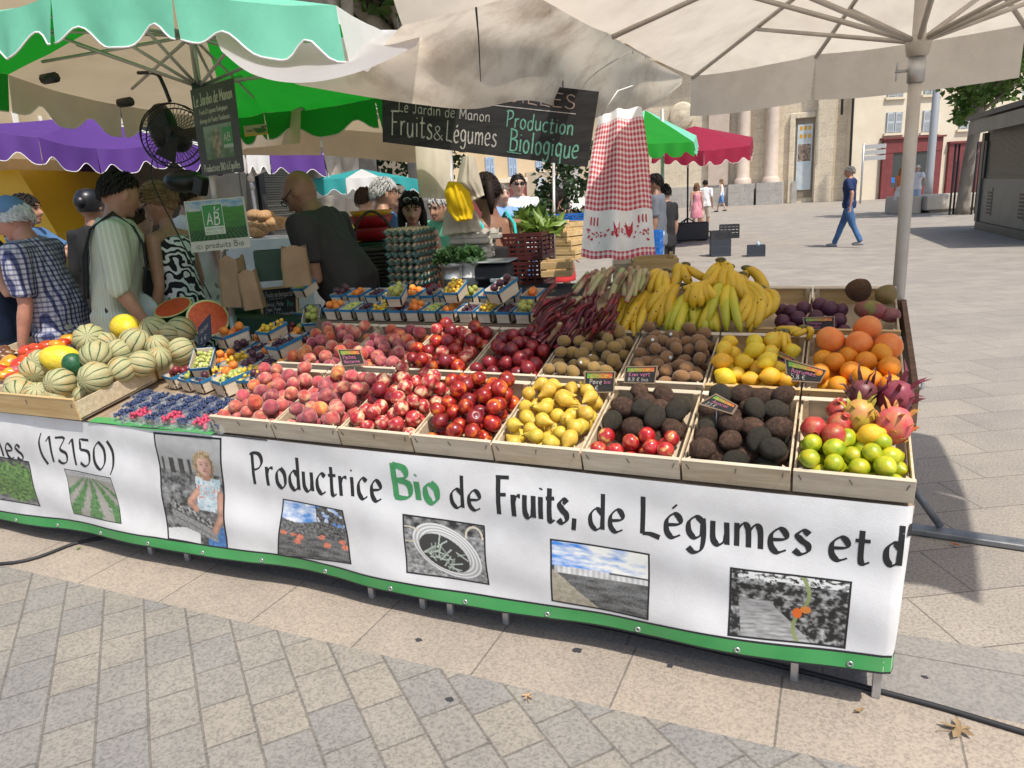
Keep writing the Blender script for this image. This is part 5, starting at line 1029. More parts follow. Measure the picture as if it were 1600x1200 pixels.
gsq = mat('label_green', (.035, .22, .04), rough=.5); crm = mat('label_cream', (.60, .62, .50), rough=.5)
def patchq(x0, z0, x1, z1, m, k, name): return MB().add([fn(x0, z0, k), fn(x1, z0, k), fn(x1, z1, k), fn(x0, z1, k)], [(0, 1, 2, 3)]).build(name, m, ab, smooth=False)
patchq(W*.29, H*.315, W*.635, H*.905, crm, .002, 'emblem_border'); patchq(W*.30, H*.475, W*.625, H*.895, gsq, .0026, 'emblem')
write(fn, 'AB', W*.345, H*.505, H*.24, .13, crm, ab, width=W*.235, jit=0, k=.004, slant=.12, thin=.9); write(fn, 'AGRICULTURE', W*.31, H*.405, H*.045, .16, gsq, ab, width=W*.31, jit=0, k=.004); write(fn, 'BIOLOGIQUE', W*.31, H*.335, H*.045, .16, gsq, ab, width=W*.31, jit=0, k=.004)
MB().add([fn(W*a, H*b, .004) for a, b in ((.50, .76), (.52, .81), (.53, .87), (.50, .84), (.55, .78), (.60, .83), (.57, .77))], [(0, 1, 2, 3), (0, 4, 6, 5)]).build('leaf_emblem', crm, ab, smooth=False)
write(fn, 'ici produits Bio', W*.09, H*.055, H*.115, .12, mat('sign_ink', (.02, .03, .02), rough=.6), ab, width=W*.82, jit=0, thin=.9)
MB().tube([fn(W*.5, .02, -.012), fn(W*.5, 0, -.012)-V((0, 0, .02))], .012, 8).build('clamp', steel, ab)
# framed chalkboard on the display
fr_c = mat('honey_wood', (.62, .40, .18), (.70, .48, .24), sc=8, stretch=(1, 6, 6), rough=.55)
fc = empty('framed_chalkboard', label='small wood framed chalkboard with handwriting among the punnets', cat='chalkboard')
q0 = PL(437, 502, .02); fn, W, H = quad([(407, 450), (465, 445), (467, 498), (410, 503)], [q0.y+.03, q0.y+.03, q0.y, q0.y]); plate(fn, W, H, .006, 'board', slate, fc)
for a in ((-.0, 0, .012, H), (W-.012, 0, W, H)): MB().add([fn(x, z, k) for k in (.006, -.009) for x, z in ((a[0], a[1]), (a[2], a[1]), (a[2], a[3]), (a[0], a[3]))], [(0, 1, 2, 3), (7, 6, 5, 4), (0, 4, 5, 1), (1, 5, 6, 2), (2, 6, 7, 3), (3, 7, 4, 0)]).build('frame', fr_c, fc, smooth=False)
for a in ((.012, 0, W-.012, .012), (.012, H-.012, W-.012, H)): MB().add([fn(x, z, k) for k in (.006, -.009) for x, z in ((a[0], a[1]), (a[2], a[1]), (a[2], a[3]), (a[0], a[3]))], [(0, 1, 2, 3), (7, 6, 5, 4), (0, 4, 5, 1), (1, 5, 6, 2), (2, 6, 7, 3), (3, 7, 4, 0)]).build('frame', fr_c, fc, smooth=False)
write(fn, 'Fruits en barquette', W*.13, H*.70, H*.17, .11, chalkw, fc, width=W*.74); bar(fn, W*.22, H*.64, W*.6, H*.65, .0025, chalkw, fc); write(fn, 'Abricot, Pêche'.replace('ê', 'é'), W*.12, H*.43, H*.13, .13, chalkw, fc, width=W*.5); write(fn, 'Figue, Prune', W*.12, H*.29, H*.12, .13, chalkw, fc, width=W*.42); write(fn, 'Raisin 6 € la barquette', W*.10, H*.12, H*.14, .13, chalkw, fc, width=W*.80); write(fn, 'Bio', W*.7, H*.4, H*.16, .12, chalkg, fc, width=W*.18)
# price tags
fr_t = mat('tag_wood', (.30, .21, .13), rough=.7)
def p_veg(u, v): return mix((.10, .35, .06), (.62, .10, .04), u*1.1+.9*fbm((u*7, v*5, 2))) if fbm((u*9, v*6, 5)) > -.25 else (.5, .4, .05)
def price(pts, lines, label, dy=(.0, .0), board=PT, dz=.09):
    b = board(*pts[3], dz); c = board(*pts[2], dz); o = empty('price_tag', label=label, cat='price tag', group='chalk price tags'); fn, W, H = quad(pts, [(b.y+.012), (c.y+.012), c.y, b.y]); plate(fn, W, H, .004, 'board', slate, o)
    e = .0035
    for a in ((-e, -e, W+e, 0), (-e, H, W+e, H+e), (-e, 0, 0, H), (W, 0, W+e, H)): MB().add([fn(x, z, k) for k in (.002, -.005) for x, z in ((a[0], a[1]), (a[2], a[1]), (a[2], a[3]), (a[0], a[3]))], [(0, 1, 2, 3), (7, 6, 5, 4), (0, 4, 5, 1), (1, 5, 6, 2), (2, 6, 7, 3), (3, 7, 4, 0)]).build('frame', fr_t, o, smooth=False)
    pic(p_veg, ((W*.06, H*.95), (W*.94, H*.95), (W*.94, H*.70), (W*.06, H*.70)), 18, 5, lambda x, z, k: fn(x, z, k), o, off=.001, frame=None, name='printed_vegetables')
    for (t, x, z, h, wd, m) in lines: write(fn, t, W*x, H*z, H*h, .14, m, o, width=W*wd, k=.002)
    MB().tube([fn(W/2, 0, -.006), fn(W/2, 0, -.006)-V((0, 0, .07))], .002, 5).build('spike', steel, o)
price([(1228, 562), (1290, 579), (1281, 597), (1231, 593)], [('Agrumes', .12, .40, .28, .70, chalkp), ('5,8 €', .1, .08, .26, .45, chalkw)], 'price tag reading Agrumes between lemons and oranges')
price([(1206, 546), (1241, 561), (1229, 578), (1202, 566)], [('Citron', .2, .36, .28, .6, chalkp), ('5 €', .2, .08, .24, .3, chalkw)], 'price tag leaning behind the Agrumes tag')
price([(1256, 497), (1303, 496), (1302, 514), (1258, 514)], [('Mangue', .1, .42, .24, .5, chalkp), ('Passion', .1, .1, .24, .45, chalkp)], 'price tag in front of the passion fruits and mango', dz=.11)
price([(978, 574), (1026, 573), (1022, 598), (976, 597)], [('Kiwi vert', .12, .40, .28, .72, chalkp), ('8,8 € bio', .1, .08, .24, .7, chalkw)], 'price tag of the kiwis standing on a crate rim', dz=.1)
price([(915, 582), (960, 582), (958, 612), (914, 612)], [('Poire', .15, .40, .26, .45, chalkw), ('bio', .66, .42, .2, .24, chalkp), ('5 €', .15, .08, .24, .34, chalkw)], 'price tag behind the yellow pears', dz=.1)
price([(1118, 617), (1151, 634), (1143, 646), (1095, 631)], [('Avocat', .2, .36, .28, .6, chalkp), ('2,5 €', .1, .06, .26, .35, chalkw)], 'price tag lying tilted on the avocados', dz=.16)
price([(529, 547), (562, 547), (569, 568), (536, 571)], [('Pêches', .1, .40, .26, .6, chalkp) if False else ('Peches', .1, .40, .26, .62, chalkp), ('Nectarine', .1, .1, .24, .75, chalkp)], 'dark price tag with pink writing on the middle row peaches', dz=.11)
mt = empty('price_tag', label='blue slate tag reading Melon stuck in the melons', cat='price tag', group='chalk price tags'); q0 = PL(318, 547, .08)
fn, W, H = quad([(309, 512), (328, 490), (330, 528), (310, 546)], [q0.y-.01]*4); plate(fn, W, H, .004, 'board', mat('blue_slate', (.02, .035, .075), rough=.6), mt); write(fn, 'Melon', W*.15, H*.55, H*.22, .15, chalko, mt, width=W*.7); write(fn, '3 €', W*.2, H*.15, H*.2, .14, chalkw, mt, width=W*.5)
# ---------------------------------------------------------------- misting fan hanging under the green parasol
fa = empty('hanging_fan', label='black caged fan hanging under the green parasol beside the dark sign', cat='fan'); blk_p = mat('black_plastic', (.012, .012, .013), rough=.4)
fc0 = PY(272, 212, 1.25); T = Matrix.Translation(fc0) @ Matrix.Rotation(.55, 4, 'Z') @ Matrix.Rotation(R(80), 4, 'X')
cg = MB()
for z, r in ((-.05, .17), (.05, .17), (.0, .182)): cg.tube([T @ V((r*cos(2*pi*k/28), r*sin(2*pi*k/28), z)) for k in range(29)], .004, 5, cap=False)
for k in range(44):
    a = 2*pi*k/44
    for s_ in (1, -1): cg.tube([T @ V((.03*cos(a), .03*sin(a), .085*s_)), T @ V((.11*cos(a+.15), .11*sin(a+.15), .078*s_)), T @ V((.17*cos(a+.2), .17*sin(a+.2), .05*s_))], .0018, 4, cap=False)
cg.build('cage', blk_p, fa)
for k in range(3): a = 2*pi*k/3; MB().add([T @ V(p) for p in ((.02*cos(a), .02*sin(a), .01), (.15*cos(a-.3), .15*sin(a-.3), .03), (.155*cos(a+.4), .155*sin(a+.4), -.03), (.03*cos(a+1), .03*sin(a+1), -.01))], [(0, 1, 2, 3)]).build('blade', blk_p, fa)
MB().lathe([(0, -.16), (.06, -.15), (.075, -.09), (.06, -.02), (0, 0)], 16, T).build('motor', blk_p, fa)
MB().tube(spline([tuple(T @ V((0, .19, 0))), tuple(fc0+V((-.02, 0, .28))), tuple(fc0+V((-.06, .0, .34))), tuple(fc0+V((-.2, 0, .36)))], 5), .011, 6).build('bracket', blk_p, fa)
MB().ball(PY(288, 283, 1.2), (.13, .1, .065), 14, 8).build('water_tank', blk_p, fa); MB().ball(PY(255, 200, 1.32), (.075, .09, .14), 12, 8).build('housing', blk_p, fa)
MB().tube(spline([tuple(PY(238, 250, 1.1)), tuple(PY(237, 280, 1.1)), tuple(PY(260, 330, 1.06)), tuple(PY(330, 466, 1.0))], 6), .004, 5).build('cord', blk_p, fa)
MB().box((-.03, -.03, -.05), (.03, .03, .05), Matrix.Translation(PY(314, 290, 1.0)) @ Matrix.Rotation(.4, 4, 'Y'), bev=.006).build('switch_box', blk_p, fa, smooth=False)
# ================================================================ people
RH = V((cos(YAW), sin(YAW), 0)); FH = V((-sin(YAW), cos(YAW), 0))
TS = bpy.data.scenes.new('workbench')
def remesh(mb, name, m, parent, vox, sm_=4, disp=None, M=None):
    me = bpy.data.meshes.new('tmp'); me.from_pydata(mb.v, [], mb.f); o = bpy.data.objects.new('tmp', me); TS.collection.objects.link(o)
    r = o.modifiers.new('r', 'REMESH'); r.mode = 'VOXEL'; r.voxel_size = vox; r.use_smooth_shade = True
    if sm_: s = o.modifiers.new('s', 'SMOOTH'); s.iterations = sm_; s.factor = .5
    
    with bpy.context.temp_override(scene=TS, view_layer=TS.view_layers[0]): dg = bpy.context.evaluated_depsgraph_get(); dg.update(); out = bpy.data.meshes.new_from_object(o.evaluated_get(dg))
    out.name = name
    bpy.data.objects.remove(o); bpy.data.meshes.remove(me)
    out.materials.clear(); out.materials.append(m); out.polygons.foreach_set('use_smooth', [True]*len(out.polygons))
    if disp:
        a, f = disp
        for v in out.vertices: v.co += v.normal*(a*(nzv((v.co.x*f, v.co.y*f, v.co.z*f*.45))+.5*nzv((v.co.x*f*2, v.co.y*f*2, v.co.z*f))))
    out.update(); return link(name, out, parent, M)
SK = {}
def skin(k):
    c = {'fair': (.56, .33, .24), 'tan': (.42, .22, .14), 'red': (.50, .24, .17), 'dark': (.27, .135, .08)}[k]
    if k not in SK: SK[k] = mat('skin_'+k, tuple(x*.9 for x in c), tuple(min(1, x*1.12) for x in c), sc=18, rough=.5, sss=.08, bump=.05, bsc=120)
    return SK[k]
HAIR = {}
def hairm(c):
    if c not in HAIR: HAIR[c] = mat('hair', tuple(x*.7 for x in c), tuple(min(1, x*1.25) for x in c), sc=60, stretch=(1, 1, .15), rough=.7, spec=.25, bump=.5, bsc=90)
    return HAIR[c]
def cl(name, c, c2=None, **k): return mat(name, c, c2 or tuple(min(1, x*1.15) for x in c), sc=7, rough=.85, bump=.15, bsc=30, **k)
eyem = mat('eye_dark', (.02, .015, .012), rough=.2); lipm = mat('lips', (.38, .13, .11), rough=.5); glass_d = mat('dark_lens', (.012, .012, .014), rough=.1); shoem = mat('shoe_leather', (.05, .045, .04), rough=.6)
def rotx(p, a, c): q = p-c; return c+V((q.x, q.y*cos(a)-q.z*sin(a), q.y*sin(a)+q.z*cos(a)))
def person(label, px, py, D=None, yaw=0, H=None, ground=None, lean=0, head=(0, 0), sk='fair', hair=None, hairc=(.03, .02, .015), top=None, sleeve=.55, bottom=None, legs='trousers', arms=(None, None), step=0.0,
           vox=.010, wide=1.0, glasses=None, hat=None, hem=.84, fem=False, shoes=shoem, strap=None, neck=1.462, loose=1.0, topname='shirt', straps=False, belly=0.0, beard=None, strapw=1, extra=None):
    p = PD(px, py, D) if D else None
    if ground is not None: g = V(ground); zt = H or 1.7
    else: g = V((p.x, p.y, 0)); zt = H or p.z
    f = FH*cos(R(yaw)) + RH*sin(R(yaw)); rx = V((f.y, -f.x, 0)); k = zt/1.715
    # bring the head over the measured point when the torso leans
    off = f*(sin(R(lean))*.62*k) if ground is None else V((0, 0, 0))
    k = zt/(1.715-.62*(1-cos(R(lean)))*1.0)
    g = g-off
    M = Matrix(((rx.x*k, f.x*k, 0, g.x), (rx.y*k, f.y*k, 0, g.y), (0, 0, k, .006), (0, 0, 0, 1)))
    root = empty('person', label=label, cat='person', M=M); I = Matrix.Identity(4)
    L = R(-lean); PV = V((0, 0, .92)); W = wide
    def T(x, y, z): q = V((x*W, y, z)); return rotx(q, L*max(0, min(1, (z-.88)/.25)), PV) if z > .88 else q
    hc = T(0, .032, 1.598); nb = T(0, 0, 1.47); ht, hy = R(-head[0]), R(head[1])
    def Hd(x, y, z):                                    # head space about the skull centre
        q = Matrix.Rotation(hy, 3, 'Z') @ (Matrix.Rotation(ht+L*.25, 3, 'X') @ V((x, y, z))); return hc+q
    sw = .172 if not fem else .152
    prof = [(.84, .085, .125), (.93, .105, .165), (1.03, .10+belly, .152), (1.14, .10+belly*.7, .148), (1.27, .115, .165), (1.36, .108, .176), (1.42, .088, .158), (1.465, .066, .098), (1.53, .052, .054), (1.575, .05, .052)]
    if fem: prof = [(.84, .09, .13), (.93, .115, .172), (1.03, .095, .140), (1.12, .088, .125), (1.25, .118, .145), (1.34, .105, .150), (1.41, .07, .125), (1.455, .05, .068), (1.52, .044, .046), (1.575, .043, .045)]
    def torso(mb, e, z0, z1, n=18):
        P = [(z, d, w_) for z, d, w_ in prof if z0-.02 <= z <= z1+.02]; mb.tube([T(0, (.015 if 1.2 < z < 1.4 else 0), z) for z, d, w_ in P], [(d+e, (w_)*W+e) for z, d, w_ in P], n)
    b = MB(); torso(b, -.012, .8, 1.6)
    b.ball(Hd(0, 0, 0), (.076, .096, .112), 16, 12, fn=None); b = b if not (ht or hy) else b
    # jaw, nose, ears, brow
    for c, r in (((0, .030, -.062), (.056, .062, .056)), ((0, .075, -.09), (.028, .022, .022)), ((0, .088, .032), (.05, .016, .016)), ((0, .074, -.035), (.048, .03, .035))): b.ball(Hd(*c), r, 10, 8)
    b.tube([Hd(0, .09, .012), Hd(0, .106, -.016), Hd(0, .116, -.034), Hd(0, .100, -.042)], [.009, .012, .0155, .011], 8)
    for s in (1, -1): b.ball(Hd(.077*s, -.008, -.012), (.011, .022, .032), 8, 6)
    sh = {}
    for s, a in ((1, arms[0]), (-1, arms[1])):          # arms: (hand target in head-independent local space) or None = hanging
        S0 = T(s*(sw+.010), 0, 1.392); U1, U2 = .285, .255
        tg = V((s*(sw+.075)*W, .08, .80)) if a is None else V(a)
        d = tg-S0; l = min(d.length, U1+U2-.01); dn = d.normalized(); aa = math.acos(max(-1, min(1, (U1*U1+l*l-U2*U2)/(2*U1*l))))
        pole = (V((s*.35, -.75, -.55)) if a is not None else V((s*.2, -1, 0))); pole = (pole-dn*pole.dot(dn)).normalized()
        E0 = S0+(dn*cos(aa)+pole*sin(aa))*U1; Wr = S0+dn*l; fd = (Wr-E0).normalized()
        b.tube([T(s*sw*.55, 0, 1.40), S0, S0.lerp(E0, .35), S0.lerp(E0, .75), E0, E0.lerp(Wr, .3), E0.lerp(Wr, .7), Wr], [.055, .058, .050, .042, .039, .041, .032, .025] if not fem else [.045, .047, .042, .036, .032, .034, .026, .020], 10)
        sh[s] = (S0, E0, Wr, fd)
        sd = fd.cross(V((0, 0, 1))); sd = sd.normalized() if sd.length > .2 else V((0, 1, 0)); 
        if a is None: sd = V((0, 1, 0)); 
        nr = sd.cross(fd).normalized(); hs = .92 if fem else 1.0
        b.tube([Wr, Wr+fd*.035, Wr+fd*.075, Wr+fd*.095], [(.018*hs, .024*hs), (.015*hs, .036*hs), (.014*hs, .040*hs), (.010*hs, .036*hs)] if abs(fd.z) > .9 else [.02*hs, .026*hs, .028*hs, .024*hs], 10)
        for q, (o_, ln) in enumerate(((.030, .062), (.010, .072), (-.010, .068), (-.029, .054))):
            c0 = Wr+fd*.088+sd*o_*hs; cv = nr*(.012+.006*q)*(-s)
            b.tube([c0, c0+fd*ln*.45, c0+fd*ln*.8+cv, c0+fd*ln*.95+cv*2.2], [.0092*hs, .0088*hs, .0082*hs, .007*hs], 7)
        c0 = Wr+fd*.03+sd*.03*hs; b.tube([c0, c0+sd*.022+fd*.022, c0+sd*.028+fd*.055], [.0115*hs, .0105*hs, .0085*hs], 7)
    lg = {}
    for s in (1, -1):
        st = step*s; hp = V((s*.088*W, 0, .90)); kn = V((s*.095*W, st*.45+.02, .49)); an = V((s*.095*W, st*(1.0 if st > 0 else 1.05), .085+(.05 if st < -.1 else 0))); lg[s] = (hp, kn, an)
        b.tube([hp, hp.lerp(kn, .4), hp.lerp(kn, .85), kn, kn.lerp(an, .3), kn.lerp(an, .75), an, an-V((0, 0, .03))], [.088, .078, .058, .054, .056, .040, .034, .034], 10)
        b.tube([an+V((0, -.045, -.055)), an+V((0, .02, -.055)), an+V((0, .11, -.064)), an+V((0, .165, -.068))], [.032, .036, .034, .022], 8)
    body = remesh(b, 'body', skin(sk), root, vox, 3); body.parent = root
    if D is None or D < 9.5:
        for s in (1, -1): MB().ball(Hd(.030*s, .0905, .008), (.0125, .006, .0065), 8, 6).build('eye', eyem, root); MB().tube([Hd(.016*s, .101, .026), Hd(.034*s, .098, .031), Hd(.05*s, .086, .024)], .0045, 5).build('eyebrow', hairm(hairc), root)
        MB().tube([Hd(-.022, .094, -.066), Hd(0, .101, -.064), Hd(.022, .094, -.066)], [.003, .0055, .003], 6).build('mouth', lipm, root)
    if glasses:
        gl_, fr = (glass_d, eyem) if glasses in ('sun', 'white') else (clear, eyem)
        up = .062 if glasses == 'white' else 0; g2 = MB(); g3 = MB()
        for s in (1, -1):
            c = Hd(.032*s, .112 if not up else .075, .006+up*1.3); g2.tube([c+(Hd(.024*cos(a), 0, .018*sin(a))-Hd(0, 0, 0)) for a in [2*pi*i/12 for i in range(13)]], .0028, 5, cap=False); g3.ball(c, (.022, .003, .017), 10, 6); g2.tube([Hd(.055*s, .106 if not up else .06, .01+up*1.3), Hd(.080*s, .0, .012+up*.8)], .0028, 5)
        g2.tube([Hd(-.01, .114 if not up else .078, .01+up*1.3), Hd(.01, .114 if not up else .078, .01+up*1.3)], .0025, 5)
        g2.build('spectacles', trimw if glasses == 'white' else fr, root)
        if glasses != 'clear': g3.build('lens', gl_, root)
    if hair:
        h = MB()
        def shell(lo_front, lo_back, e, top=1.0):
            def fn(p):
                y = p.y; low = lo_front+(lo_back-lo_front)*((1-y)/2)
                z = max(p.z, low); sc_ = 1 if p.z >= low else sqrt(max(0.0, 1-low*low))/max(1e-3, hypot(p.x, p.y)) if hypot(p.x, p.y) > 1e-3 and p.z < low else 1
                if p.z < low: sc_ = min(sc_, 1.0)*.9
                q = V((p.x*sc_, y*sc_, z)); n_ = 1+.05*nzv((p.x*3, p.y*3, p.z*3)); return Hd(q.x*(.078+e)*n_, -.006+q.y*(.097+e)*n_, q.z*(.112+e*top)*n_)
            return fn
        if hair == 'short': h.lathe([(sin(pi*i/14), -cos(pi*i/14)) for i in range(15)], 22, None, shell(.46, -.38, .007))
        elif hair == 'receding': h.lathe([(sin(pi*i/14), -cos(pi*i/14)) for i in range(15)], 22, None, shell(.78, -.46, .005))
        elif hair == 'fringe': h.lathe([(sin(pi*i/14), -cos(pi*i/14)) for i in range(15)], 22, None, shell(.12, -.6, .012, .2))
        else:
            h.lathe([(sin(pi*i/14), -cos(pi*i/14)) for i in range(15)], 22, None, shell(.45, -.55, .016))
            if hair == 'bun': h.ball(Hd(0, -.115, .0), (.042, .036, .045), 10, 8); h.ball(Hd(0, -.085, -.03), (.055, .03, .05), 10, 8)
            if hair == 'long': h.tube([Hd(0, -.055, .05), Hd(0, -.08, -.06), T(0, -.105, 1.44), T(0, -.13, 1.27)], [(.05, .07), (.045, .085), (.04, .085), (.012, .05)], 12)
            if hair == 'shoulder':
                for s in (1, -1): h.tube([Hd(.062*s, -.02, .04), Hd(.085*s, -.01, -.05), Hd(.088*s, .005, -.13), Hd(.085*s, .02, -.19)], [.03, .034, .032, .012], 8)
                h.ball(Hd(0, -.06, -.06), (.08, .055, .09), 10, 8)
            if hair == 'pony': h.tube([Hd(0, -.09, .05), Hd(0, -.135, .02), Hd(0, -.13, -.08), Hd(0, -.11, -.16)], [.026, .03, .026, .008], 8)
        lf, lb, e_ = {'short': (.42, -.42, .009), 'receding': (.74, -.5, .007), 'fringe': (.14, -.6, .008)}.get(hair, (.45, -.55, .016)); q_ = random.Random(int(px)+7)
        for i_ in range(520 if vox < .0125 else 160):
            z_ = q_.uniform(-.35 if hair != 'fringe' else -.6, .99); a_ = q_.uniform(0, 2*pi); rr_ = sqrt(1-z_*z_); y_ = rr_*sin(a_); lo_ = lf+(lb-lf)*((1-y_)/2)
            if z_ < lo_+.06 or (hair == 'fringe' and z_ > .3): continue
            d_ = V((cos(a_)*.55, sin(a_)*.55-.55, -.75 if z_ < .75 else -.3)) if hair not in ('bun', 'pony') else V((0, -1, -.1)); p_ = V((rr_*cos(a_), rr_*sin(a_), z_)); Q_ = []; st_ = q_.uniform(.10, .2)
            for j_ in range(4):
                u_ = p_.normalized(); g_ = 1+.25*(j_ in (1, 2))*.25; Q_.append(Hd(u_.x*(.079+e_)*g_, -.006+u_.y*(.098+e_)*g_, u_.z*(.113+e_)*g_)); t_ = d_-u_*d_.dot(u_); p_ = u_+t_.normalized()*st_+V((q_.uniform(-.04, .04), q_.uniform(-.04, .04), q_.uniform(-.03, .03)))
                if p_.normalized().z < lo_-.14: break
            if len(Q_) > 2: h.tube(Q_, [.004, .005, .004, .0012][:len(Q_)], 4)
        h.build('hair', hairm(hairc), root)
    if beard: MB().lathe([(sin(pi*i/12), -cos(pi*i/12)) for i in range(13)], 18, None, lambda p: Hd(p.x*(.064 if p.z < .25 else .05), .030+p.y*.071*(1 if p.y > -.3 else .4), -.066+min(p.z, .35)*.066)).build('beard', hairm(beard), root)
    if hat:
        kind, hm_ = hat; h = MB()
        if kind == 'cap':
            h.lathe([(0, 1.0), (.45, .93), (.8, .66), (.97, .3), (1.0, .12), (.96, .08)][::-1], 20, None, lambda p: Hd(p.x*.088, -.004+p.y*.108, .01+p.z*.118)); h.add([Hd(.075*cos(a), .07+.09*sin(a)*q, .022-.012*q*sin(a)+t) for t in (0, .005) for q in (.15, 1) for a in [pi*i/8 for i in range(9)]], [(i, i+1, i+10, i+9) for i in range(8)]+[(18+i+9, 18+i+10, 18+i+1, 18+i) for i in range(8)]+[(9+i, 9+i+1, 27+i+1, 27+i) for i in range(8)])
        elif kind == 'sun': h.lathe([(1.75, .30), (1.2, .34), (1.04, .42), (.98, .75), (.8, 1.05), (0, 1.12)], 22, None, lambda p: Hd(p.x*.085, p.y*.105, p.z*.112))
        else: h.lathe([(.9, -.35), (1.04, .1), (1.0, .6), (.7, .98), (0, 1.1)], 18, None, lambda p: Hd(p.x*.088, -.008+p.y*.11, p.z*.118)); h.ball(Hd(0, -.10, .03), (.05, .05, .05), 10, 8)
        h.build('hat', hm_, root)
    if top:
        c = MB(); e = .012*loose
        torso(c, e, hem, neck); c.tube([T(0, 0, hem-.01), T(0, 0, hem+.12)], [(.118+belly*.8+e, .178*W+e)]*2, 18)
        for s in (1, -1):
            if not sleeve: continue
            S0, E0, Wr, fd = sh[s]; q = [T(s*sw*.5, 0, 1.395), S0]; rr = [.07, .072]
            if sleeve <= 1: q += [S0.lerp(E0, sleeve*.5), S0.lerp(E0, sleeve)]; rr += [.066, .064-.008*sleeve]
            else: q += [S0.lerp(E0, .5), E0, E0.lerp(Wr, sleeve-1)]; rr += [.063, .056, .05]
            c.tube(q, [r*(1.0 if not fem else .84)*(.85+.15*loose) for r in rr], 12)
        remesh(c, topname, top, root, max(vox*1.25, .012), 2, (.018, 10))
        if straps:
            c = MB()
            for s in (1, -1): w_ = (.014*loose+.012)*min(1, strapw*1.6); c.tube([T(s*.10, .105+w_, 1.08), T(s*.105, .118+w_, 1.22), T(s*.105, .105+w_, 1.34), T(s*.10, .06+w_, 1.425), T(s*.10, 0, 1.45+w_*1.3), T(s*.10, -.07-w_, 1.40), T(s*.09, -.11-w_, 1.25), T(s*.09, -.105-w_, 1.02)], [(.007, .026*strapw)]*8, 8)
            c.build('strap', straps, root)
    if bottom:
        c = MB()
        if legs == 'skirt':
            c.tube([T(0, 0, 1.06), V((0, 0, .93)), V((0, .0, .75)), V((0, 0, .50))], [(.10, .135*W), (.125, .18*W), (.15, .205*W), (.17, .22*W)], 20)
        else:
            c.tube([V((0, 0, .84)), V((0, 0, .93)), T(0, 0, 1.02)], [(.10, .16*W), (.115, .175*W), (.105, .16*W)], 16)
            for s in (1, -1):
                hp, kn, an = lg[s]; q = [hp+V((0, 0, .03)), hp.lerp(kn, .4), kn]+([kn.lerp(an, .5), an-V((0, 0, .02))] if legs == 'trousers' else [kn-V((0, 0, .03))])
                c.tube(q, [.098, .09, .072]+([.062, .056] if legs == 'trousers' else [.078]), 12)
        remesh(c, 'skirt' if legs == 'skirt' else 'trousers' if legs == 'trousers' else 'shorts', bottom, root, max(vox*1.4, .014), 2, (.012, 9))
    for s in (1, -1):
        an = lg[s][2]; c = MB(); c.tube([an+V((0, -.055, -.06)), an+V((0, .01, -.055)), an+V((0, .1, -.062)), an+V((0, .18, -.07))], [(.036, .034), (.045, .042), (.038, .042), (.016, .026)], 10); c.build('shoe', shoes, root)
    if strap: MB().tube([T(*q) for q in ((.10, .02, 1.45), (.06, .125, 1.33), (-.02, .135, 1.18), (-.11, .12, 1.02))], [(.004, .018)]*4, 6).build('strap', strap, root)
    if extra: extra(root, T, Hd, sh)
    return root
def pattern(name, a, b, kind, s=60):
    m = cl(name, a); t, N, L = nodes_of(m); bs = N['Principled BSDF']; tc = N.new('ShaderNodeTexCoord')
    def wv(d, sc_, dist=0, prof='SIN', dsc=1):
        w_ = N.new('ShaderNodeTexWave'); w_.bands_direction = d; w_.inputs['Scale'].default_value = sc_; w_.inputs['Distortion'].default_value = dist; w_.inputs['Detail Scale'].default_value = dsc; w_.inputs['Detail'].default_value = 1; L.new(tc.outputs['Object'], w_.inputs[0]); r = N.new('ShaderNodeValToRGB'); L.new(w_.outputs['Fac'], r.inputs[0]); return r
    def two(r, lo, hi): e = r.color_ramp.elements; e[0].position = lo; e[0].color = (*a, 1); e[1].position = hi; e[1].color = (*b, 1); return r.outputs[0]
    if kind == 'stripe':
        sp = N.new('ShaderNodeSeparateXYZ'); L.new(tc.outputs['Object'], sp.inputs[0]); at = N.new('ShaderNodeMath'); at.operation = 'ARCTAN2'; L.new(sp.outputs[1], at.inputs[0]); L.new(sp.outputs[0], at.inputs[1]); ml = N.new('ShaderNodeMath'); ml.operation = 'MULTIPLY'; L.new(at.outputs[0], ml.inputs[0]); ml.inputs[1].default_value = 70
        sn = N.new('ShaderNodeMath'); sn.operation = 'SINE'; L.new(ml.outputs[0], sn.inputs[0]); r = N.new('ShaderNodeValToRGB'); L.new(sn.outputs[0], r.inputs[0]); col = two(r, .2, .7)
    elif kind == 'swirl': col = two(wv('DIAGONAL', s, 9, dsc=1.6), .46, .54)
    else:
        c1 = two(wv('X', s), .55, .8); c2 = two(wv('Z', s), .55, .8); c3 = two(wv('Y', s), .6, .85); mx = N.new('ShaderNodeMixRGB'); mx.blend_type = 'MULTIPLY'; mx.inputs[0].default_value = .8; L.new(c1, mx.inputs[1]); L.new(c2, mx.inputs[2]); m2 = N.new('ShaderNodeMixRGB'); m2.blend_type = 'MULTIPLY'; m2.inputs[0].default_value = .5; L.new(mx.outputs[0], m2.inputs[1]); L.new(c3, m2.inputs[2]); col = m2.outputs[0]
    L.new(col, bs.inputs['Base Color']); return m
blackc = cl('black_cotton', (.014, .013, .013)); denim = cl('denim', (.035, .09, .21), (.06, .15, .32)); whitec = cl('white_cotton', (.74, .75, .77)); khaki = cl('grey_khaki', (.33, .33, .29)); dkt = cl('dark_trousers', (.03, .035, .05)); bluec = cl('blue_cotton', (.06, .14, .28))
plaid = pattern('plaid_shirt', (.70, .70, .74), (.09, .11, .25), 'plaid', 11); strp = pattern('striped_shirt', (.46, .50, .38), (.56, .59, .48), 'stripe', 28); swirl = pattern('swirl_dress', (.75, .76, .76), (.012, .012, .016), 'swirl', 9)
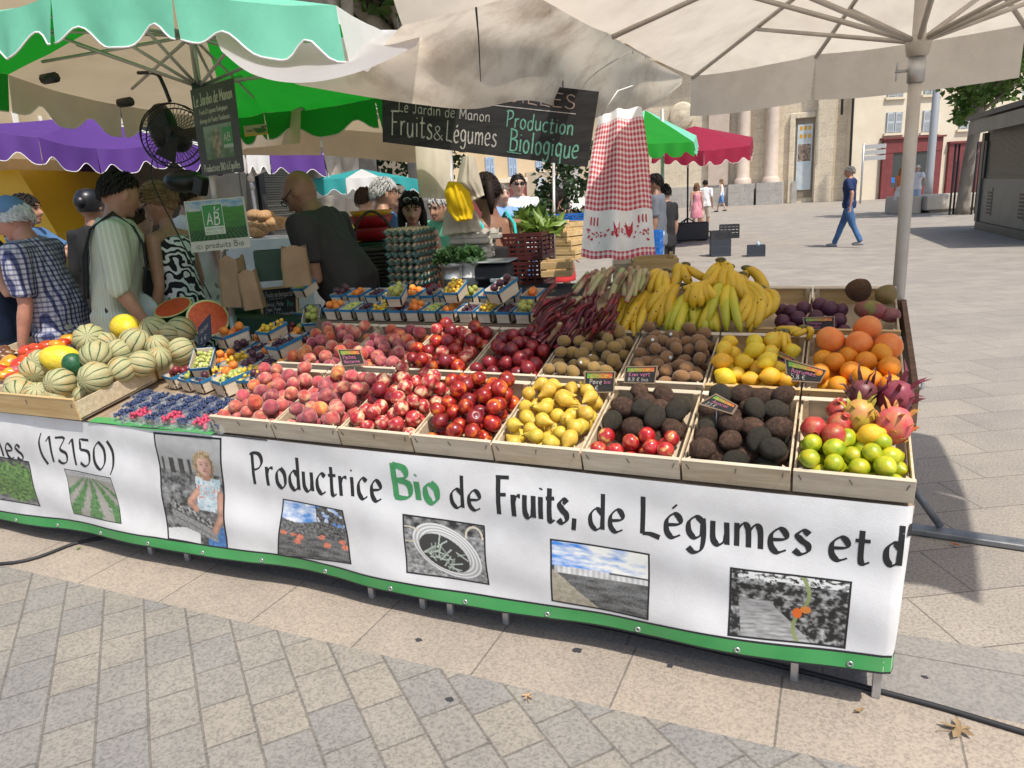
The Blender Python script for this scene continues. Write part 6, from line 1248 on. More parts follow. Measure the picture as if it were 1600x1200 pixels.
grey_h, dark_h, blond_h, brown_h = (.42, .41, .40), (.016, .012, .010), (.30, .19, .10), (.06, .035, .022)
person('elderly man in blue cap and plaid shirt bending over the tomatoes', 24, 307, 4.1, yaw=-96, lean=11, head=(24, 0), sk='red', hair='fringe', hairc=(.62, .62, .62), hat=('cap', cl('cap_cotton', (.10, .19, .33))), top=plaid, sleeve=.85, bottom=khaki, legs='shorts', arms=((.26, .26, .88), (-.20, .16, .84)), vox=.0085, wide=1.08, hem=.80, loose=1.9, belly=.03)
person('man with receding dark hair and pale striped shirt carrying a backpack', 168, 268, 4.05, yaw=66, lean=8, head=(18, 28), sk='tan', hair='receding', hairc=dark_h, top=strp, sleeve=1.15, bottom=dkt, arms=((.27, .16, .88), (-.28, .10, .88)), vox=.0085, wide=1.06, hem=.84, loose=1.7, straps=cl('backpack_black', (.02, .022, .024)))
def handbag(root, T, Hd, sh):
    MB().ball(V((-.25, .10, .93)), (.05, .12, .16), 14, 10, fn=None).build('handbag', cl('bag_white', (.6, .64, .68)), root); MB().tube([T(.14, .02, 1.43), T(.05, .14, 1.33), T(-.1, .15, 1.2), V((-.24, .11, 1.06))], [(.004, .016)]*4, 6).build('bag_strap', cl('bag_beige', (.5, .47, .38)), root)
person('woman with sunglasses and pinned hair in a black and white swirl dress', 250, 288, 4.35, yaw=-78, lean=2, head=(22, 0), sk='tan', hair='bun', hairc=blond_h, glasses='sun', top=swirl, sleeve=0, bottom=swirl, legs='skirt', arms=((.24, .10, .80), None), vox=.008, fem=True, hem=.86, topname='dress_top', neck=1.40, loose=1.1, extra=handbag)
person('man in a plain white T-shirt behind the woman in the swirl dress', 290, 296, 5.0, yaw=20, sk='fair', hair='short', hairc=brown_h, top=whitec, sleeve=.6, bottom=khaki, vox=.012, H=1.74)
person('woman with curly brown hair in a black tank top seen from behind', 206, 317, 4.9, yaw=25, sk='fair', hair='bun', hairc=brown_h, top=blackc, sleeve=0, bottom=pattern('blue_print_skirt', (.5, .56, .62), (.07, .12, .25), 'swirl', 9), legs='skirt', vox=.012, fem=True, neck=1.3, topname='tank_top')
person('woman in a shiny black headscarf behind the man with the backpack', 133, 298, 5.4, yaw=10, sk='tan', hat=('turban', mat('black_satin', (.012, .012, .015), rough=.35)), top=blackc, sleeve=1.6, bottom=dkt, vox=.012, fem=True)
person('dark haired man in blue reaching out with his arm, in front of the yellow van', 28, 305, 5.6, yaw=82, sk='tan', hair='short', hairc=dark_h, top=bluec, sleeve=.8, bottom=dkt, arms=((.2, .55, 1.22), (-.1, .62, 1.18)), vox=.012)
person('woman in dark navy at the far left edge with bare arms folded', -42, 300, 4.3, yaw=60, sk='fair', hair='shoulder', hairc=brown_h, top=cl('navy_dress', (.012, .025, .055)), sleeve=0, bottom=cl('navy_skirt', (.012, .03, .06)), legs='skirt', arms=((.06, .30, 1.12), (.0, .34, 1.06)), vox=.012, fem=True)
person('bald seller in a black T-shirt and glasses filling a paper bag', 478, 261, 4.15, yaw=-76, lean=20, head=(34, 0), sk='dark', hair=None,  hairc=(.05, .045, .04), glasses='clear', top=cl('black_tshirt', (.028, .024, .022)), sleeve=.72, bottom=blackc, arms=((.16, .36, 1.13), (-.12, .33, 1.10)), vox=.0085, wide=1.16, hem=.80, loose=1.8, belly=.05)
person('grey haired man with glasses in a blue T-shirt facing right', 592, 279, 5.6, yaw=68, sk='tan', hair='short', hairc=grey_h, glasses='clear', top=bluec, sleeve=.7, bottom=dkt, vox=.010, wide=1.05)
person('woman with a straw sun hat and sunglasses wearing white', 619, 292, 6.1, yaw=178, sk='fair', hair='shoulder', hairc=dark_h, glasses='sun', hat=('sun', mat('straw', (.62, .52, .38), (.72, .63, .48), sc=60, rough=.8)), top=whitec, sleeve=.6, bottom=whitec, legs='skirt', vox=.012, fem=True)
person('dark haired woman in a red tank top with white sunglasses on her head', 641, 303, 5.3, yaw=172, head=(14, 0), sk='tan', hair='shoulder', hairc=dark_h, glasses='white', top=cl('red_cotton', (.42, .02, .035)), sleeve=0, bottom=dkt, vox=.011, fem=True, neck=1.33, topname='tank_top', strap=cl('grey_strap', (.2, .24, .32)))
person('person in a mint green shirt bending beside the beige pillar cloth', 690, 300, 6.2, yaw=-150, lean=28, sk='tan', hair='short', hairc=grey_h, top=cl('mint_shirt', (.13, .50, .32)), sleeve=.9, bottom=dkt, vox=.012, loose=1.6)
person('person in a yellow top half hidden behind the grey haired man', 566, 294, 6.6, yaw=30, sk='fair', hair='short', hairc=brown_h, top=cl('yellow_cotton', (.62, .48, .05)), sleeve=.3, bottom=dkt, vox=.014)
person('saleswoman with long dark hair and black top showing a turquoise strap', 762, 274, 4.4, yaw=-30, lean=4, head=(14, -18), sk='dark', hair='pony', hairc=(.02, .010, .008), top=blackc, sleeve=0, bottom=blackc, arms=((.2, .3, 1.06), (-.28, .36, 1.2)), vox=.009, fem=True, wide=1.16, neck=1.28, hem=.6, loose=1.6, topname='tank_top', straps=cl('turquoise_strap', (.02, .42, .40)), strapw=.4)
person('man with dark sunglasses and white T-shirt with a shoulder strap', 808, 273, 8.6, yaw=172, sk='fair', hair='short', hairc=dark_h, glasses='sun', top=whitec, sleeve=.8, bottom=denim, vox=.014, strap=blackc)
person('grey haired man in a light blue polo shirt next to the sunglasses man', 783, 288, 7.9, yaw=160, sk='fair', hair='short', hairc=(.2, .17, .14), top=cl('light_blue_polo', (.18, .32, .55)), sleeve=.8, bottom=khaki, vox=.014)
person('woman with a pony tail in a red strapless top seen from behind', 869, 294, 8.6, yaw=5, sk='tan', hair='pony', hairc=dark_h, top=cl('red_top', (.62, .03, .03)), sleeve=0, bottom=cl('red_skirt', (.5, .03, .03)), legs='skirt', vox=.014, fem=True, neck=1.22, topname='tank_top')
person('man in a grey T-shirt and light jeans behind the gingham cloth', 1026, 272, 8.8, yaw=-70, sk='dark', hair='short', hairc=dark_h, top=cl('grey_tshirt', (.12, .13, .15)), sleeve=.7, bottom=cl('light_jeans', (.32, .38, .46)), vox=.014, wide=1.12, loose=1.6)
person('person in black shorts standing behind the man in grey', 1040, 288, 9.3, yaw=-40, sk='tan', hair='short', hairc=dark_h, top=blackc, sleeve=.7, bottom=blackc, legs='shorts', vox=.016)
person('woman in a pink sundress walking away near the black crates', 0, 0, None, yaw=10, ground=G(1088, 363), H=1.50, sk='fair', hair='shoulder', hairc=(.25, .14, .08), top=cl('pink_dress', (.62, .16, .24), (.72, .40, .45)), sleeve=0, bottom=cl('pink_dress', (.62, .16, .24), (.72, .40, .45)), legs='skirt', step=.12, vox=.018, fem=True, neck=1.36, topname='dress_top')
person('man in a white shirt walking beside the woman in pink', 0, 0, None, yaw=20, ground=G(1101, 361), H=1.58, sk='tan', hair='short', hairc=dark_h, top=whitec, sleeve=.9, bottom=cl('beige_shorts', (.5, .44, .36)), legs='shorts', step=.1, vox=.018)
person('girl in white top and blue shorts walking far off along the church', 0, 0, None, yaw=-60, ground=G(1127, 331), H=1.62, sk='fair', hair='long', hairc=blond_h, top=whitec, sleeve=0, bottom=cl('blue_shorts', (.12, .25, .5)), legs='shorts', step=.25, vox=.022, fem=True, topname='tank_top')
person('grey haired man in navy polo and jeans striding across the square', 0, 0, None, yaw=-48, ground=G(1323, 386), H=1.68, sk='tan', hair='short', hairc=(.24, .22, .20), top=cl('navy_polo', (.008, .022, .085)), sleeve=.8, bottom=denim, step=.30, arms=((.30, .12, .86), (-.30, -.12, .90)), vox=.014, wide=1.05, shoes=cl('grey_trainer', (.3, .3, .32)), loose=1.5)
person('person in white shirt and hat in front of the dark red shop', 0, 0, None, yaw=40, ground=G(1428, 332), H=1.70, sk='fair', hat=('sun', cl('beige_hat', (.6, .55, .45))), top=whitec, sleeve=.9, bottom=cl('pale_blue', (.42, .56, .70)), legs='trousers', arms=((.28, -.05, 1.05), None), vox=.022)
person('person in an orange top beside the parasol pole near the red shop', 0, 0, None, yaw=20, ground=G(1404, 334), H=1.62, sk='tan', hair='shoulder', hairc=(.4, .16, .05), top=cl('orange_top', (.60, .18, .06)), sleeve=.5, bottom=cl('pale_skirt', (.62, .6, .56)), legs='skirt', vox=.022, fem=True)
bpy.data.scenes.remove(TS)
# ================================================================ things behind the counter
def frame_at(p, yaw):                     # local x right, y away
    f = FH*cos(R(yaw))+RH*sin(R(yaw)); rx = V((f.y, -f.x, 0)); return Matrix(((rx.x, f.x, 0, p[0]), (rx.y, f.y, 0, p[1]), (0, 0, 1, p[2]), (0, 0, 0, 1)))
paper = mat('kraft_paper', (.26, .165, .085), (.34, .225, .125), sc=7, rough=.8, bump=.5, bsc=9)
def bag(px, py, D, w, d, h, yaw, label, lean=0):
    M = frame_at(PD(px, py, D), yaw) @ Matrix.Rotation(lean, 4, 'Y')
    def fn(u, v):
        a = u*2*pi; q = max(abs(cos(a)), abs(sin(a))); x, y = cos(a)/q, sin(a)/q; k = 1-.12*v+.07*nzv((cos(a)*2, sin(a)*2, v*4+h)); z = h*v*(1+.05*sin(3*a)*(v > .8)); return V((x*w/2*k, y*d/2*k*(1-.25*v), z))
    tag(MB().grid(fn, 40, 14).build('paper_bag', paper, M=M), label, 'paper bag', 'brown paper bags')
bag(372, 478, 3.95, .13, .1, .26, 20, 'tall brown paper bag just right of the sign post'); bag(400, 482, 3.9, .10, .07, .20, 0, 'narrower crumpled paper bag leaning left of the green box', -.1); bag(466, 446, 3.85, .14, .09, .20, -10, 'open paper bag being filled by the bald seller')
def crate_plastic(pos, w, d, h, yaw, m, label, cat='plastic crate', group=None, rows=4, solid=.55):
    o = empty('plastic_crate', label=label, cat=cat, group=group, M=frame_at(pos, yaw)); t = .012; b = MB()
    b.box((-w/2, -d/2, 0), (w/2, d/2, t))
    for z0, z1 in ((h*.86, h), (t, h*.16)):
        for A in (((-w/2, -d/2), (w/2, -d/2+t)), ((-w/2, d/2-t), (w/2, d/2)), ((-w/2, -d/2+t), (-w/2+t, d/2-t)), ((w/2-t, -d/2+t), (w/2, d/2-t))): b.box((*A[0], z0), (*A[1], z1))
    for x in (-w/2+.0005, w/2-t-.0005):
        for y in (-d/2+.0005, d/2-t-.0005): b.box((x, y, .001), (x+t, y+t, h-.001))
    b.build('crate_body', m, o, smooth=False); s = MB(); n = rows
    for i in range(n):
        z0 = h*.16+(h*.70)*i/n+.3*h*.7/n*(1-solid); z1 = z0+h*.7/n*solid
        for A in (((-w/2+.002, -d/2+.002), (w/2-.002, -d/2+t-.003)), ((-w/2+.002, d/2-t+.003), (w/2-.002, d/2-.002)), ((-w/2+.002, -d/2+t), (-w/2+t-.003, d/2-t)), ((w/2-t+.003, -d/2+t), (w/2-.002, d/2-t))): s.box((*A[0], z0), (*A[1], z1))
    for x in [(-w/2+w*(i+.0)/5) for i in range(6)]:
        x = max(-w/2+.001, min(w/2-.013, x-.006))
        for y in (-d/2-.001, d/2-t+.001): s.box((x, y, h*.1), (x+.012, y+t, h*.9))
    for y in (-d/2, -d/6, d/6-.012, d/2-.012):
        for x in (-w/2-.001, w/2-t+.001): s.box((x, y, h*.1), (x+t, y+.012, h*.9))
    s.build('side_grid', m, o, smooth=False); return o
pg_ = mat('green_plastic', (.008, .045, .02), rough=.5); pr_ = mat('red_plastic', (.34, .012, .016), rough=.45); py_ = mat('yellow_plastic', (.68, .36, .015), rough=.45); pb_ = mat('blue_plastic', (.015, .16, .55), rough=.4); pk_ = mat('black_plastic_crate', (.022, .024, .028), (.04, .042, .047), sc=5, rough=.55); pm_ = mat('maroon_plastic', (.085, .016, .014), rough=.5)
pn_ = mat('grey_blue_plastic', (.045, .052, .07), rough=.5)
crate_plastic(PD(427, 437, 4.0), .16, .14, .16, -15, pg_, 'dark green plastic box in front of the bald seller', solid=1)
p = PD(580, 440, 5.0); crate_plastic(V((p.x, p.y, .0)), .42, .34, p.z+.12, 10, pg_, 'dark green crate at the bottom of the basket stack beside the seller', rows=8, group='stacked crates'); q = PD(580, 397, 5.0)
def basket(pos, r, h, m, label, n=3):
    o = empty('plastic_basket', label=label, cat='basket', M=frame_at(pos, 0)); MB().lathe([(0, 0), (r*.82, 0), (r, h), (r+.012, h), (r+.012, h-.012), (r*.85, .01), (0, .008)], 26).build('basket_body', m, o); MB().lathe([(r+.004, h*.93), (r+.018, h*.95), (r+.018, h*1.02), (r+.004, h*1.03)], 26).build('rim', m, o); return o
basket(PD(581, 397, 5.0)-V((0, 0, .02)), .135, .10, pg_, 'round green basket below the red one'); basket(PD(581, 375, 5.0), .135, .08, pr_, 'round red plastic basket in the stack beside the seller'); basket(PD(581, 356, 5.0), .135, .08, pr_, 'upper round red plastic basket in the stack'); basket(PD(581, 343, 5.0), .13, .06, py_, 'yellow plastic basket on top of the stack')
wick = mat('wicker', (.022, .016, .012), (.06, .045, .032), sc=30, stretch=(1, 1, 3), rough=.7, bump=1, bsc=40)
def wicker(px, py, D, r, h, label):
    o = empty('wicker_basket', label=label, cat='basket', M=frame_at(PD(px, py, D), 0)); b = MB()
    for i in range(9):
        z = h*i/8; rr = r*(.8+.2*i/8); b.tube([V((rr*(1+.03*(-1)**k)*cos(2*pi*k/36), rr*(1+.03*(-1)**k)*sin(2*pi*k/36), z)) for k in range(37)], h/15, 5, cap=False)
    b.lathe([(0, .004), (r*.8, .004), (r*.96, h)], 20); b.build('woven_body', wick, o); MB().tube(spline([(-r, 0, h), (-r*.8, 0, h*1.8), (0, 0, h*2.2), (r*.8, 0, h*1.8), (r, 0, h)], 5), .009, 6).build('handle', wick, o)
wicker(590, 437, 4.6, .12, .19, 'dark wicker basket between the seller and the egg trays')
MB().box((-2.45, 1.36, .02), (-.75, 2.1, .98)).build('counter_box', blackc, tb, smooth=False); MB().box((-3.55, 1.0, .845), (-2.64, 1.13, .935)).build('riser_board', pg_, tb, smooth=False)
# egg trays
tray_m = mat('green_egg_pulp', (.17, .30, .26), (.27, .41, .37), sc=12, rough=.9); eggm = mat('egg_shell', (.55, .33, .20), (.62, .42, .28), sc=4, rough=.5, rnd=.12); cart = mat('grey_pulp', (.36, .33, .28), (.44, .41, .35), sc=14, rough=.95)
EGG = blob(lambda p: V((p.x*(1-.12*p.z), p.y*(1-.12*p.z), p.z*1.28)), 10, 8).mesh('egg', eggm)
ep = PD(648, 446, 4.35); Me = frame_at(ep, 22); pitch = .043
def traymesh():
    b = MB(); nx, ny = 5, 6
    def fn(u, v):
        x, y = u*nx, v*ny; z = .020+.016*cos(x*2*pi)*cos(y*2*pi)*0 + .018*(cos(2*pi*x)+cos(2*pi*y))*.5; return V(((u-.5)*nx*pitch*1.04, (v-.5)*ny*pitch*1.04, z))
    b.grid(fn, nx*6, ny*6); b2 = MB(); 
    b.grid(lambda u, v: fn(u, v)-V((0, 0, .003)), nx*6, ny*6); return b.mesh('egg_tray', tray_m)
TR = traymesh()
for i in range(8):
    Mt = Me @ Matrix.Translation((U(-.004, .004), U(-.004, .004), .002+i*.042)) @ Matrix.Rotation(U(-.03, .03), 4, 'Z'); o = link('egg_tray', TR, M=Mt); tag(o, 'green pulp egg tray in the tall stack behind the punnets' if i < 7 else 'topmost green egg tray of the stack with its eggs in the open', 'egg tray', 'stacked egg trays' if i < 7 else None)
    for a in range(5):
        for c in range(6):
            if i < 7 and not (c == 0 or a in (0, 4)): continue
            if rng.random() < .12: continue
            e = link('egg', EGG, M=Mt @ Matrix.Translation(((a-2)*pitch*.96, (c-2.5)*pitch*.96, .024)) @ Matrix.Scale(.0165, 4)); tag(e, 'brown egg on the open top tray of the stack' if i == 7 else 'brown egg showing at the edge of a stacked green tray', 'egg', 'eggs on the top tray' if i == 7 else 'eggs in the stacked trays')
def carton(pos, yaw, label):
    o = empty('egg_carton', label=label, cat='egg carton', group='grey egg cartons', M=frame_at(pos, yaw)); w, d = .23, .10
    MB().grid(lambda u, v: V(((u-.5)*w, (v-.5)*d*(1+.0), .004+.030*max(.55, abs(cos(pi*u*5)))*(min(1, v*8)*min(1, (1-v)*8)))), 40, 12).build('lid', cart, o); MB().box((-w/2, -d/2, -.03), (w/2, d/2, .004), bev=.008).build('tray', cart, o, smooth=False)
for i, (x, z) in enumerate(((740, 395), (742, 382), (735, 372), (752, 366))): carton(PD(x, z, 4.2+.05*(i % 2)), 12, ['grey egg carton lowest in the pile by the hanging bags', 'grey egg carton second in the pile by the hanging bags', 'grey egg carton third in the pile by the hanging bags', 'grey egg carton on top of the pile by the hanging bags'][i])
# herb buckets
herb = mat('herb_leaf', (.03, .085, .022), (.06, .14, .035), sc=30, rough=.6, rnd=.2, trans=.25); wpl = mat('white_bucket', (.62, .62, .60), rough=.4)
def leaves(c, r, n, s, m, name, parent=None, flat=.6, seed=1, M=None, long=1.8):
    q = random.Random(seed); b = MB()
    for i in range(n):
        a, e = q.uniform(0, 2*pi), q.uniform(-.3, 1.3); rr = q.uniform(.35, 1); p = V((r[0]*rr*cos(a)*cos(e), r[1]*rr*sin(a)*cos(e), r[2]*rr*sin(e)))+V(c)
        d = V((q.uniform(-1, 1), q.uniform(-1, 1), q.uniform(-.6, .9))).normalized(); x = d.orthogonal().normalized(); l = s*q.uniform(.6, 1.3)
        x = Matrix.Rotation(q.uniform(0, 6), 3, d) @ x; w_ = l*.5; nn = d.cross(x)*l*.12
        b.add([p, p+d*l*long*.4+x*w_+nn, p+d*l*long, p+d*l*long*.4-x*w_+nn], [(0, 1, 2), (0, 2, 3)])
    return b.build(name, m, parent, smooth=False, M=M)
def bucket(px, py, D, r, h, label, m=wpl):
    o = empty('herb_bucket', label=label, cat='bucket', M=frame_at(PD(px, py, D), 0)); MB().lathe([(0, 0), (r*.8, 0), (r*.86, h*.3), (r*.9, h*.31), (r*.9, h*.36), (r*.87, h*.37), (r*.96, h*.8), (r*1.02, h*.81), (r*1.02, h*.9), (r, h), (r*.94, h), (r*.9, h*.7)], 24).build('bucket_wall', m, o); leaves((0, 0, h*1.1), (r*1.5, r*1.5, r*1.0), 420, .022, herb, 'foliage', o, seed=int(px))
bucket(708, 447, 4.0, .06, .13, 'galvanised bucket of green parsley behind the raised mirabelles', steel); bucket(735, 445, 4.05, .055, .135, 'white bucket of green herbs left of the scale')
def hang(net, m, name, label, cat, nu=22, nv=18, wr=.025, f=6, th=.05, group=None):
    P = [[PD(*p) for p in r] for r in net]; b = MB()
    def ev(pts, t): n = len(pts)-1; x = t*n; i = min(int(x), n-1); return pts[i].lerp(pts[i+1], x-i)
    for sgn in (1, -1):
        def fn(u, v):
            p = ev([ev(r, u) for r in P], v); e = sin(pi*min(1, max(0, u))); return p - _f*(sgn*th*e**.7*(.4+.6*sin(pi*min(1, v+.12)))+wr*nzv((u*f, v*f*.45, sgn))*e)
        k = len(b.v); b.grid(fn, nu, nv)
        if sgn < 0: pass
    return tag(b.build(name, m), label, cat, group)
hang([[(722, 246, 4.1), (742, 246, 4.1)], [(712, 290, 4.1), (752, 285, 4.1)], [(730, 318, 4.1), (757, 305, 4.1)]], cl('canvas_bag', (.42, .37, .29)), 'tote_bag', 'beige canvas bag hanging above the yellow bag', 'bag')
hang([[(700, 318, 4.1), (745, 330, 4.1)], [(692, 345, 4.15), (750, 345, 4.15)], [(690, 368, 4.15), (752, 362, 4.15)]], cl('canvas_bag', (.40, .36, .28)), 'tote_bag', 'cluster of beige canvas bags hanging below the yellow bag', 'bag', wr=.03, f=7)
hang([[(700, 284, 4.0), (722, 288, 4.0)], [(694, 300, 4.0), (734, 300, 4.0)], [(700, 330, 4.0), (741, 325, 4.0)], [(712, 346, 4.0), (738, 342, 4.0)]], mat('yellow_plastic_bag', (.74, .50, .012), (.80, .58, .03), sc=8, rough=.75, spec=.1, trans=.3, bump=.3, bsc=9), 'plastic_bag', 'bright yellow plastic bag hanging on the pillar', 'bag', th=.05, wr=.035, f=7)
hang([[(648, 215, 5.2), (705, 222, 5.2)], [(651, 265, 5.2), (704, 268, 5.2)], [(655, 308, 5.2), (701, 311, 5.2)]], c_cream, 'rolled_side_curtain', 'beige cloth curtain hanging down from the chalkboard', 'curtain', th=.03, wr=.01)
# gingham cloth
def gingham():
    m = bpy.data.materials.new('gingham'); m.use_nodes = True; t, N, L = nodes_of(m); b = N['Principled BSDF']; u = N.new('ShaderNodeUVMap'); sp = N.new('ShaderNodeSeparateXYZ'); L.new(u.outputs[0], sp.inputs[0])
    def st(s, k):
        a = N.new('ShaderNodeMath'); a.operation = 'MULTIPLY'; L.new(s, a.inputs[0]); a.inputs[1].default_value = k; f = N.new('ShaderNodeMath'); f.operation = 'FRACT'; L.new(a.outputs[0], f.inputs[0]); g = N.new('ShaderNodeMath'); g.operation = 'GREATER_THAN'; L.new(f.outputs[0], g.inputs[0]); g.inputs[1].default_value = .45; return g.outputs[0]
    ad = N.new('ShaderNodeMath'); ad.operation = 'ADD'; L.new(st(sp.outputs[0], 17), ad.inputs[0]); L.new(st(sp.outputs[1], 27), ad.inputs[1]); h = N.new('ShaderNodeMath'); h.operation = 'MULTIPLY'; L.new(ad.outputs[0], h.inputs[0]); h.inputs[1].default_value = .5
    r = N.new('ShaderNodeValToRGB'); L.new(h.outputs[0], r.inputs[0]); e = r.color_ramp.elements; e[0].color = (.80, .76, .74, 1); e[1].color = (.48, .05, .08, 1); k = e.new(.5); k.color = (.70, .36, .37, 1); L.new(r.outputs[0], b.inputs['Base Color']); b.inputs['Roughness'].default_value = .85; return m
gc = empty('gingham_cloth', label='red and white gingham apron cloth hanging from the canopy edge', cat='cloth')
GA = [[(934, 183, 3.75), (965, 170, 3.7), (1002, 168, 3.75)], [(922, 250, 3.75), (965, 245, 3.66), (1014, 245, 3.75)], [(913, 320, 3.75), (965, 320, 3.64), (1019, 318, 3.75)], [(907, 402, 3.75), (965, 406, 3.62), (1026, 396, 3.75)]]
GP = [[PD(*p) for p in r] for r in GA]
def gfn(u, v, k=0.0):
    def ev(pts, t): n = len(pts)-1; x = min(t, .9999)*n; i = int(x); return pts[i].lerp(pts[i+1], x-i)
    p = ev([ev(r, u) for r in GP], v); return p - _f*(.028*sin(u*15+v*2)*(.4+v*.6)+.02*nzv((u*4, v*4, 2))+k)
def gpart(v0, v1, m, name, k=0.0, u0=0, u1=1, uv=False):
    nu, nv = 36, 24; o = MB().grid(lambda u, v: gfn(u0+(u1-u0)*u, v0+(v1-v0)*v, k), nu, nv).build(name, m, gc)
    if uv:
        l = o.data.uv_layers.new(name='UVMap'); q = [((i/nu), (v0+(v1-v0)*j/nv)) for j in range(nv+1) for i in range(nu+1)]
        for lp in o.data.loops: l.data[lp.index].uv = q[lp.vertex_index]
gch = gingham(); pw_ = cl('white_print', (.74, .74, .72)); redp = mat('red_print', (.50, .03, .05), rough=.85)
gpart(0, .07, pw_, 'waistband'); gpart(.07, .70, gch, 'gingham_panel', uv=True); gpart(.70, .95, pw_, 'printed_border'); gpart(.95, 1, gch, 'hem_band', uv=True)
mb = MB(); q = random.Random(4)
for cx in (.12, .78):
    for j in range(3): mb.add([gfn(cx+.05*j+a, .765+b_, .003) for a, b_ in ((-.008, -.02), (.012, -.025), (.010, .03), (-.010, .025))], [(0, 1, 2, 3)])
for i in range(46):
    a, b_ = q.uniform(.06, .94), q.gauss(.84, .025); r_ = q.uniform(.008, .03); an = q.uniform(-.6, .6)
    mb.add([gfn(a+r_*cos(an), b_+r_*.6*sin(an), .003), gfn(a, b_+.008, .003), gfn(a-r_*cos(an), b_-r_*.6*sin(an), .003), gfn(a, b_-.006, .003)], [(0, 1, 2, 3)])
for cx in (.48, .66):
    mb.add([gfn(cx+a, .80+b_, .0032) for a, b_ in ((-.05, -.03), (0, .02), (.05, -.03), (.04, .04), (0, .075), (-.04, .04))], [(0, 1, 4, 5), (1, 2, 3, 4)])
mb.build('red_farm_print', redp, gc, smooth=False)
MB().tube([gfn(.1, 0)+V((0, 0, .0)), gfn(.5, 0)+V((0, 0, .08)), PD(1000, 130, 4.3)], .004, 5).build('hanging_cord', trimw, gc)
# scale, plastic crates, greens and boxes right of the saleswoman
scl = empty('market_scale', label='black shop scale with a pale tray behind the plum punnet', cat='scale', M=frame_at(PD(770, 437, 4.05), 15)); MB().box((-.09, -.07, 0), (.10, .1, .085), bev=.012).build('scale_body', pk_, scl, smooth=False); MB().box((-.11, -.1, .098), (.12, .12, .108), bev=.004).build('weighing_tray', steel, scl, smooth=False); MB().box((.02, -.13, .0), (.17, -.11, .02), bev=.004).build('display_panel', wpl, scl, smooth=False)
p = PD(828, 448, 4.6)
for i in range(3): crate_plastic(V((p.x, p.y, p.z-.16+i*.17)), .26, .3, .16, 18, pm_, 'maroon plastic crate, %s of the stack under the leafy greens' % ('lowest', 'middle', 'topmost')[i], group='maroon crates')
chard = mat('chard_leaf', (.035, .085, .018), (.10, .17, .04), sc=14, rough=.45, trans=.2, rnd=.1)
gr = empty('leafy_greens', label='heap of dark green chard leaves on the crates left of the gingham cloth', cat='greens'); leaves(tuple(PD(828, 350, 4.7)), (.16, .16, .07), 200, .055, chard, 'leaf_heap', gr, seed=5); leaves(tuple(PD(838, 362, 4.6)), (.15, .15, .07), 110, .045, mat('chard_light', (.16, .26, .04), (.24, .34, .07), sc=9, rough=.4, trans=.2), 'stalk_heap', gr, seed=8, long=2.6)
def woodbox(px, py, D, w, d, h, yaw, label, m=wood_o, group='wooden boxes behind'):
    o = empty('wooden_crate', label=label, cat='crate', group=group, M=frame_at(PD(px, py, D), yaw)); t = .009
    for y in (-d/2, d/2-t):
        for a, b_ in ((.02, .42), (.52, .95)): MB().box((-w/2, y, h*a), (w/2, y+t, h*b_), bev=.0015).build('side_board', m, o, smooth=False)
    for x in (-w/2-t, w/2):
        for a, b_ in ((.02, .42), (.52, .95)): MB().box((x, -d/2, h*a), (x+t, d/2, h*b_), bev=.0015).build('end_board', m, o, smooth=False)
    for x in (-w/2+.002, w/2-.022):
        for y in (-d/2+t+.001, d/2-t-.021): MB().box((x, y, 0), (x+.02, y+.02, h*1.06)).build('corner_post', m, o, smooth=False)
    MB().box((-w/2, -d/2+t, .0), (w/2, d/2-t, .006)).build('floor_board', wood_in, o, smooth=False)
woodbox(872, 430, 4.3, .16, .2, .09, 10, 'small pine box left of the rhubarb leaves'); woodbox(1022, 440, 4.3, .24, .3, .15, 8, 'pine box behind the bananas', wood_o); woodbox(985, 436, 4.6, .2, .3, .12, 8, 'pale box behind the rhubarb', wood_p)
p = PD(885, 420, 6.3)
for i in range(4): woodbox(884, 404-14*i, 6.4, .3, .3, .09, 30+9*i, 'wooden box in the crooked stack left of the gingham cloth, %s' % ('lowest', 'second', 'third', 'topmost')[i], wood_o, 'crooked box stack')
for i in range(2): crate_plastic(PD(892, 348+10*i, 6.9), .5, .35, .09, 15, pb_, 'blue plastic crate behind the crooked box stack, %s' % ('upper', 'lower')[i])
rootv = empty('vegetable_heap', label='dark heap of leafy vegetables in the blue crate left of the gingham cloth', cat='vegetables'); leaves(tuple(PD(892, 342, 6.9)), (.3, .2, .07), 160, .05, mat('beet_leaf', (.05, .03, .02), (.09, .08, .03), sc=9, rough=.6), 'leaf_heap', rootv, seed=3)
p = PD(1018, 404, 6.3)
for i in range(3): crate_plastic(V((p.x, p.y, p.z-.02+i*.085)), .17, .2, .085, 20, pb_, 'blue plastic crate under the gingham cloth, %s of three' % ('lowest', 'middle', 'topmost')[i], group='blue crates')
# black crates standing on the square
g0 = G(1125, 400); 
for i in range(3): crate_plastic(g0+V((0, 0, .005+i*.175)), .40, .30, .17, 8, pn_ if i < 2 else pk_, 'dark plastic crate in the stack on the square, %s' % ('at the bottom', 'in the middle', 'on top')[i], group='crates on the square', rows=3, solid=.8)
crate_plastic(g0+V((.16, .14, .36)), .40, .26, .28, 14, pk_, 'black crate standing upright behind the stack on the square', rows=3); crate_plastic(G(1181, 400), .36, .30, .22, 18, pn_, 'single dark plastic crate standing alone on the square', rows=3, solid=.8)
bo = empty('plastic_bottle', label='pale blue plastic bottle lying in the single dark crate', cat='bottle', M=Matrix.Translation(G(1184, 400)+V((0, 0, .2)))); MB().lathe([(0, 0), (.035, .005), (.035, .06), (.014, .085), (.014, .10), (0, .10)], 10).build('bottle', mat('pale_blue_plastic', (.45, .62, .72), rough=.25), bo)
